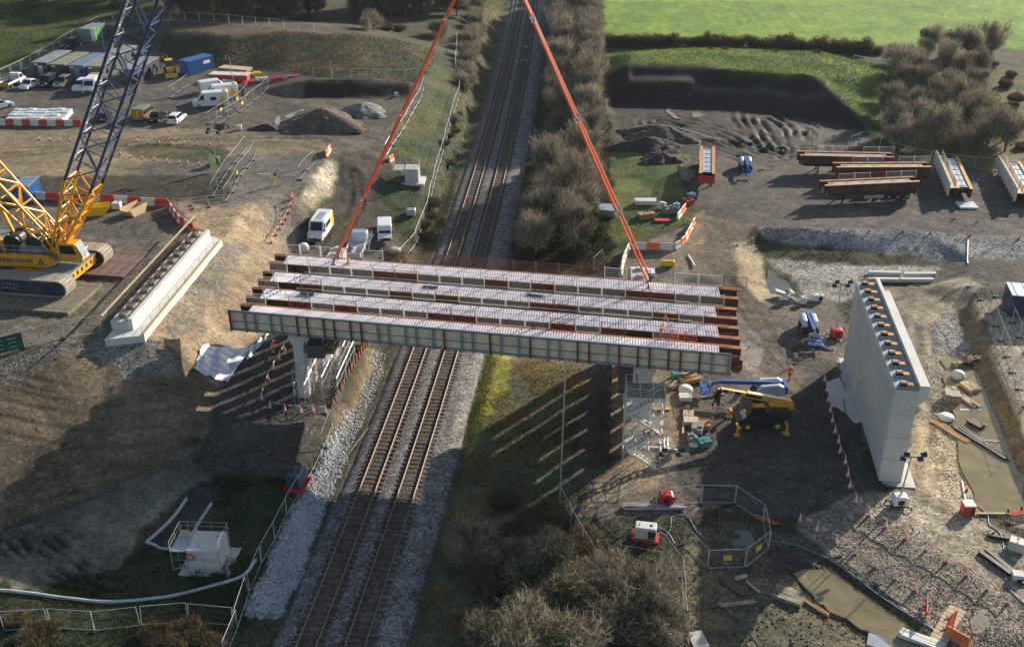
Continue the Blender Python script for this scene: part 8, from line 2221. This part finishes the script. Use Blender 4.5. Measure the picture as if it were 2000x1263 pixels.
cop = [(1760,125),(1800,112),(1850,108),(1890,108),(1925,118),(1750,160),(1790,150),(1835,145),(1880,150),(1915,150),(1760,190),(1805,185),(1850,182),(1895,185),(1745,225),(1785,220),(1830,215),(1875,218),(1915,222),(1755,255),(1800,252),(1845,250),(1890,252),(1930,255),(1745,288),(1785,290),(1830,292),(1880,295),(1925,292),(1955,298),(1735,270),(1962,275)]
for i, (u, v) in enumerate(cop):
    p = g(u, v); plant("bare" if i % 3 else "bush", p.x + random.uniform(-1, 1), p.y + random.uniform(-1, 1), random.uniform(.85, 1.15) * (1.25 if i % 3 == 0 else 1), "bare tree in the thicket behind the yard, %s from its back corner" % nth(i), "thicket behind the girder yard")
for i in range(64):
    u = 325 + i * 9 + random.uniform(-6, 6); v = (34, 14, 24)[i % 3]
    if 640 < u < 690: continue
    p = g(u, v + 4); plant("wood", p.x, p.y + random.uniform(0, 6), random.uniform(.75, 1.15), "dark woodland tree behind the topsoil bund, %s from the crane boom" % nth(i), "woodland behind the bund")
for i in range(22):
    p = g(i * 15 - 20, 4 + (i % 3) * 5); plant("wood", p.x, p.y + random.uniform(0, 8), random.uniform(.7, 1.0), "dark woodland tree beyond the green field, %s from the photo edge" % nth(i), "woodland beyond the left field")
strip([(700,60),(760,55),(820,62),(870,70)], 5, 4, ["bush", "ivy", "bramble"], .7, 1.1, "scrub bush between wood and railway, %s from the bund", "scrub between the wood and the railway")
near = [("bush",928,1098,1.12),("bush",1245,1185,1.35),("bush",1060,1140,1.0),("bush",1110,1195,1.15),("bush",1185,1235,1.2),("bush",945,1262,.85),("bush",1030,1255,1.1),("bush",1290,1245,1.0),("ivy",1035,1170,.62),("ivy",1085,1235,.62),("bush",1010,1110,.8),("bramble",1060,1060,1.1),("bramble",1130,1090,1.0),("bramble",1000,1060,1.0),("bramble",1165,1110,.9),("bush",1110,1290,1.1),("bush",1000,1300,1.0),("bramble",960,1150,1.1),("bramble",1140,1060,.8),("ivy",960,1268,.5),("bush",1195,1170,.95),("bramble",1080,1010,.8),("bramble",1035,1020,.8),("bramble",990,985,.8)]
for i, (kd, u, v, s) in enumerate(near):
    p = g(u, v); plant(kd, p.x, p.y, s, {"bush": "twiggy brown thorn bush", "ivy": "green leafy shrub", "bramble": "low bramble clump"}[kd] + " in the bottom centre thicket, %s of its plants" % nth(i), "thicket at the bottom centre")
for i, (u, v, s) in enumerate([(30,1215,.6),(90,1240,.7),(300,1250,.7),(360,1240,.8),(60,1262,.7),(330,1275,.8),(420,1262,.6)]):
    p = g(u, v); plant("bramble", p.x, p.y, s, "brown bramble at the bottom left edge, %s by the mesh fence" % nth(i), "brambles at the bottom left")
for i, (u, v, s) in enumerate([(1960,170,.9),(1985,200,1.0),(1965,220,.8),(1990,250,.9),(1975,150,.8),(1995,290,.8),(1940,130,.7)]):
    p = g(u, v); plant("bramble", p.x, p.y, s, "yellowish bramble right of the big thicket, %s towards the camera" % nth(i), "brambles right of the thicket")
strip([(1225,97),(1300,95),(1400,97),(1470,99),(1560,104),(1640,112)], 1.5, 6, ["bramble"], .35, .6, "dry weed tuft on the bund's back edge, %s from the railway", "weed tufts on the bund")
# ------------------------------------------------------------------ grass and weeds as one mass
rng = np.random.default_rng(5)
GR = D[..., 1]; inview = (GX > -95) & (GX < 95)
vis_r, vis_c = np.where((GR > .45) & (GYY > 50) & (GYY < 330) & (np.abs((GX / (KA + KB * GYY))) < .56))
def blades(n, hmin, hmax, wd, sel, lean=.5):
    k = rng.choice(len(sel[0]), n); r, c = sel[0][k], sel[1][k]
    x = GX[r, c] + rng.uniform(-.3, .3, n); y = GYY[r, c] + rng.uniform(-.4, .4, n); z = gz(x, y) - .02
    P = np.stack([x, y, z], 1); Dr = rng.normal(size=(n, 3)) * lean; Dr[:, 2] = 1; Dr /= np.linalg.norm(Dr, axis=1)[:, None]
    V = twigs(P, Dr, rng.uniform(hmin, hmax, n), rng.uniform(wd * .6, wd * 1.4, n))
    col = C[r, c] * rng.uniform(.6, 1.75, (n, 1)); dry = rng.random((n, 1)) > .78
    col = np.where(dry, col * np.array([2.0, 1.5, 1.4]), col)
    return V, np.repeat(np.clip(col, .008, .5), 3, 0)
fieldid = names.index("field")
zz_ = ZID[vis_r, vis_c]
emb = [names.index(q) for q in ("embankment", "railway_verge", "topsoil_bund", "grass_field") if q in names]
isf = (zz_ == fieldid); ise = np.isin(zz_, emb)
V1, C1 = blades(130000, .10, .28, .10, (vis_r[~isf], vis_c[~isf]))
V2, C2 = blades(90000, .25, .65, .13, (vis_r[ise], vis_c[ise]), .6)
isb = np.isin(zz_, [names.index(q) for q in ("grass_bank", "rough_ground", "grass_verge")]) & (fbm(GX[vis_r, vis_c], GYY[vis_r, vis_c], 3.2, 3) > .02)
V3, C3 = blades(52000, .15, .48, .07, (vis_r[isb], vis_c[isb]), .9)
C3 = np.clip(C3 * np.array([1.35, 1.2, 1.1]), .008, .5)
tag(obj("grass", tri_mesh("grass", np.concatenate([V1, V2, V3]), M_grass, np.concatenate([C1, C2, C3]))), "rough winter grass and weeds on verges, banks and bunds", "grass", kind="stuff")

# ------------------------------------------------------------------ loose stones and clods as one mass
def stones(n, sel, smin, smax, lo, hi, white=0.0):
    k = rng.choice(len(sel[0]), n); r, c = sel[0][k], sel[1][k]
    x = GX[r, c] + rng.uniform(-.3, .3, n); y = GYY[r, c] + rng.uniform(-.3, .3, n); z = gz(x, y)
    s = rng.uniform(smin, smax, n) ** 1.0
    oct_ = np.array([[1, 0, 0], [0, 1, 0], [-1, 0, 0], [0, -1, 0], [0, 0, .75], [0, 0, -.5]])
    V = oct_[None] * s[:, None, None] * rng.uniform(.65, 1.35, (n, 6, 1)); a = rng.uniform(0, 6.28, n); ca, sa = np.cos(a), np.sin(a)
    X_ = V[..., 0] * ca[:, None] - V[..., 1] * sa[:, None]; Y_ = V[..., 0] * sa[:, None] + V[..., 1] * ca[:, None]
    V = np.stack([X_ + x[:, None], Y_ + y[:, None], V[..., 2] + z[:, None] + s[:, None] * .15], -1)
    tri = np.array([[0, 1, 4], [1, 2, 4], [2, 3, 4], [3, 0, 4], [1, 0, 5], [2, 1, 5], [3, 2, 5], [0, 3, 5]])
    col = np.clip(C[r, c] * rng.uniform(lo, hi, (n, 1)) + (rng.random((n, 1)) < white) * .18, .01, .6)
    return V.reshape(-1, 3), (tri[None] + (np.arange(n) * 6)[:, None, None]).reshape(-1, 3), np.repeat(col, 6, 0)
fr = (GYY > 52) & (GYY < 190) & (np.abs(GX / (KA + KB * GYY)) < .54) & (D[..., 1] < .5)
selg = np.where(fr & (D[..., 0] > .8) & (ZID != names.index("railway_bed"))); sels = np.where(fr & (D[..., 0] <= .8)); selp = np.where(fr & (ZID == names.index("stone_path")))
selr = np.where((GYY > 52) & (GYY < 80) & (ZID == names.index("rough_ground")) & (np.abs(GX / (KA + KB * GYY)) < .54))
parts_ = [stones(9000, selg, .035, .10, .8, 2.2, .06), stones(4500, sels, .04, .11, .7, 1.9, .05), stones(8000, selp, .08, .18, .8, 2.0, .12), stones(1200, selr, .06, .15, .7, 1.9, .06)]
off = 0; VV, FF, QQ = [], [], []
for v_, f_, c_ in parts_: VV.append(v_); FF.append(f_ + off); QQ.append(c_); off += len(v_)
me = np_mesh("loose_stones", np.concatenate(VV), np.concatenate(FF), leafy_mat("stone_faces", rough=.9), smooth=False); np_attr(me, "albedo", np.concatenate(QQ))
tag(obj("loose_stones", me), "loose stones and clods strewn over gravel, banks and bare soil", "stones", kind="stuff")
# ================================================================== AIR
mb = MB(); mb.bx(-700, 700, -120, 900, -2.5, 118)
hz = mb.build("haze", [])
hm = bpy.data.materials.new("thin_winter_haze"); hm.use_nodes = True
hn = hm.node_tree; hn.nodes.remove(hn.nodes["Principled BSDF"])
pv = hn.nodes.new("ShaderNodeVolumePrincipled"); pv.inputs["Color"].default_value = (.80, .88, 1.0, 1); pv.inputs["Density"].default_value = .00007; pv.inputs["Anisotropy"].default_value = .2
hn.links.new(pv.outputs[0], hn.nodes["Material Output"].inputs["Volume"])
hz.data.materials.append(hm); hz['kind'] = 'stuff'
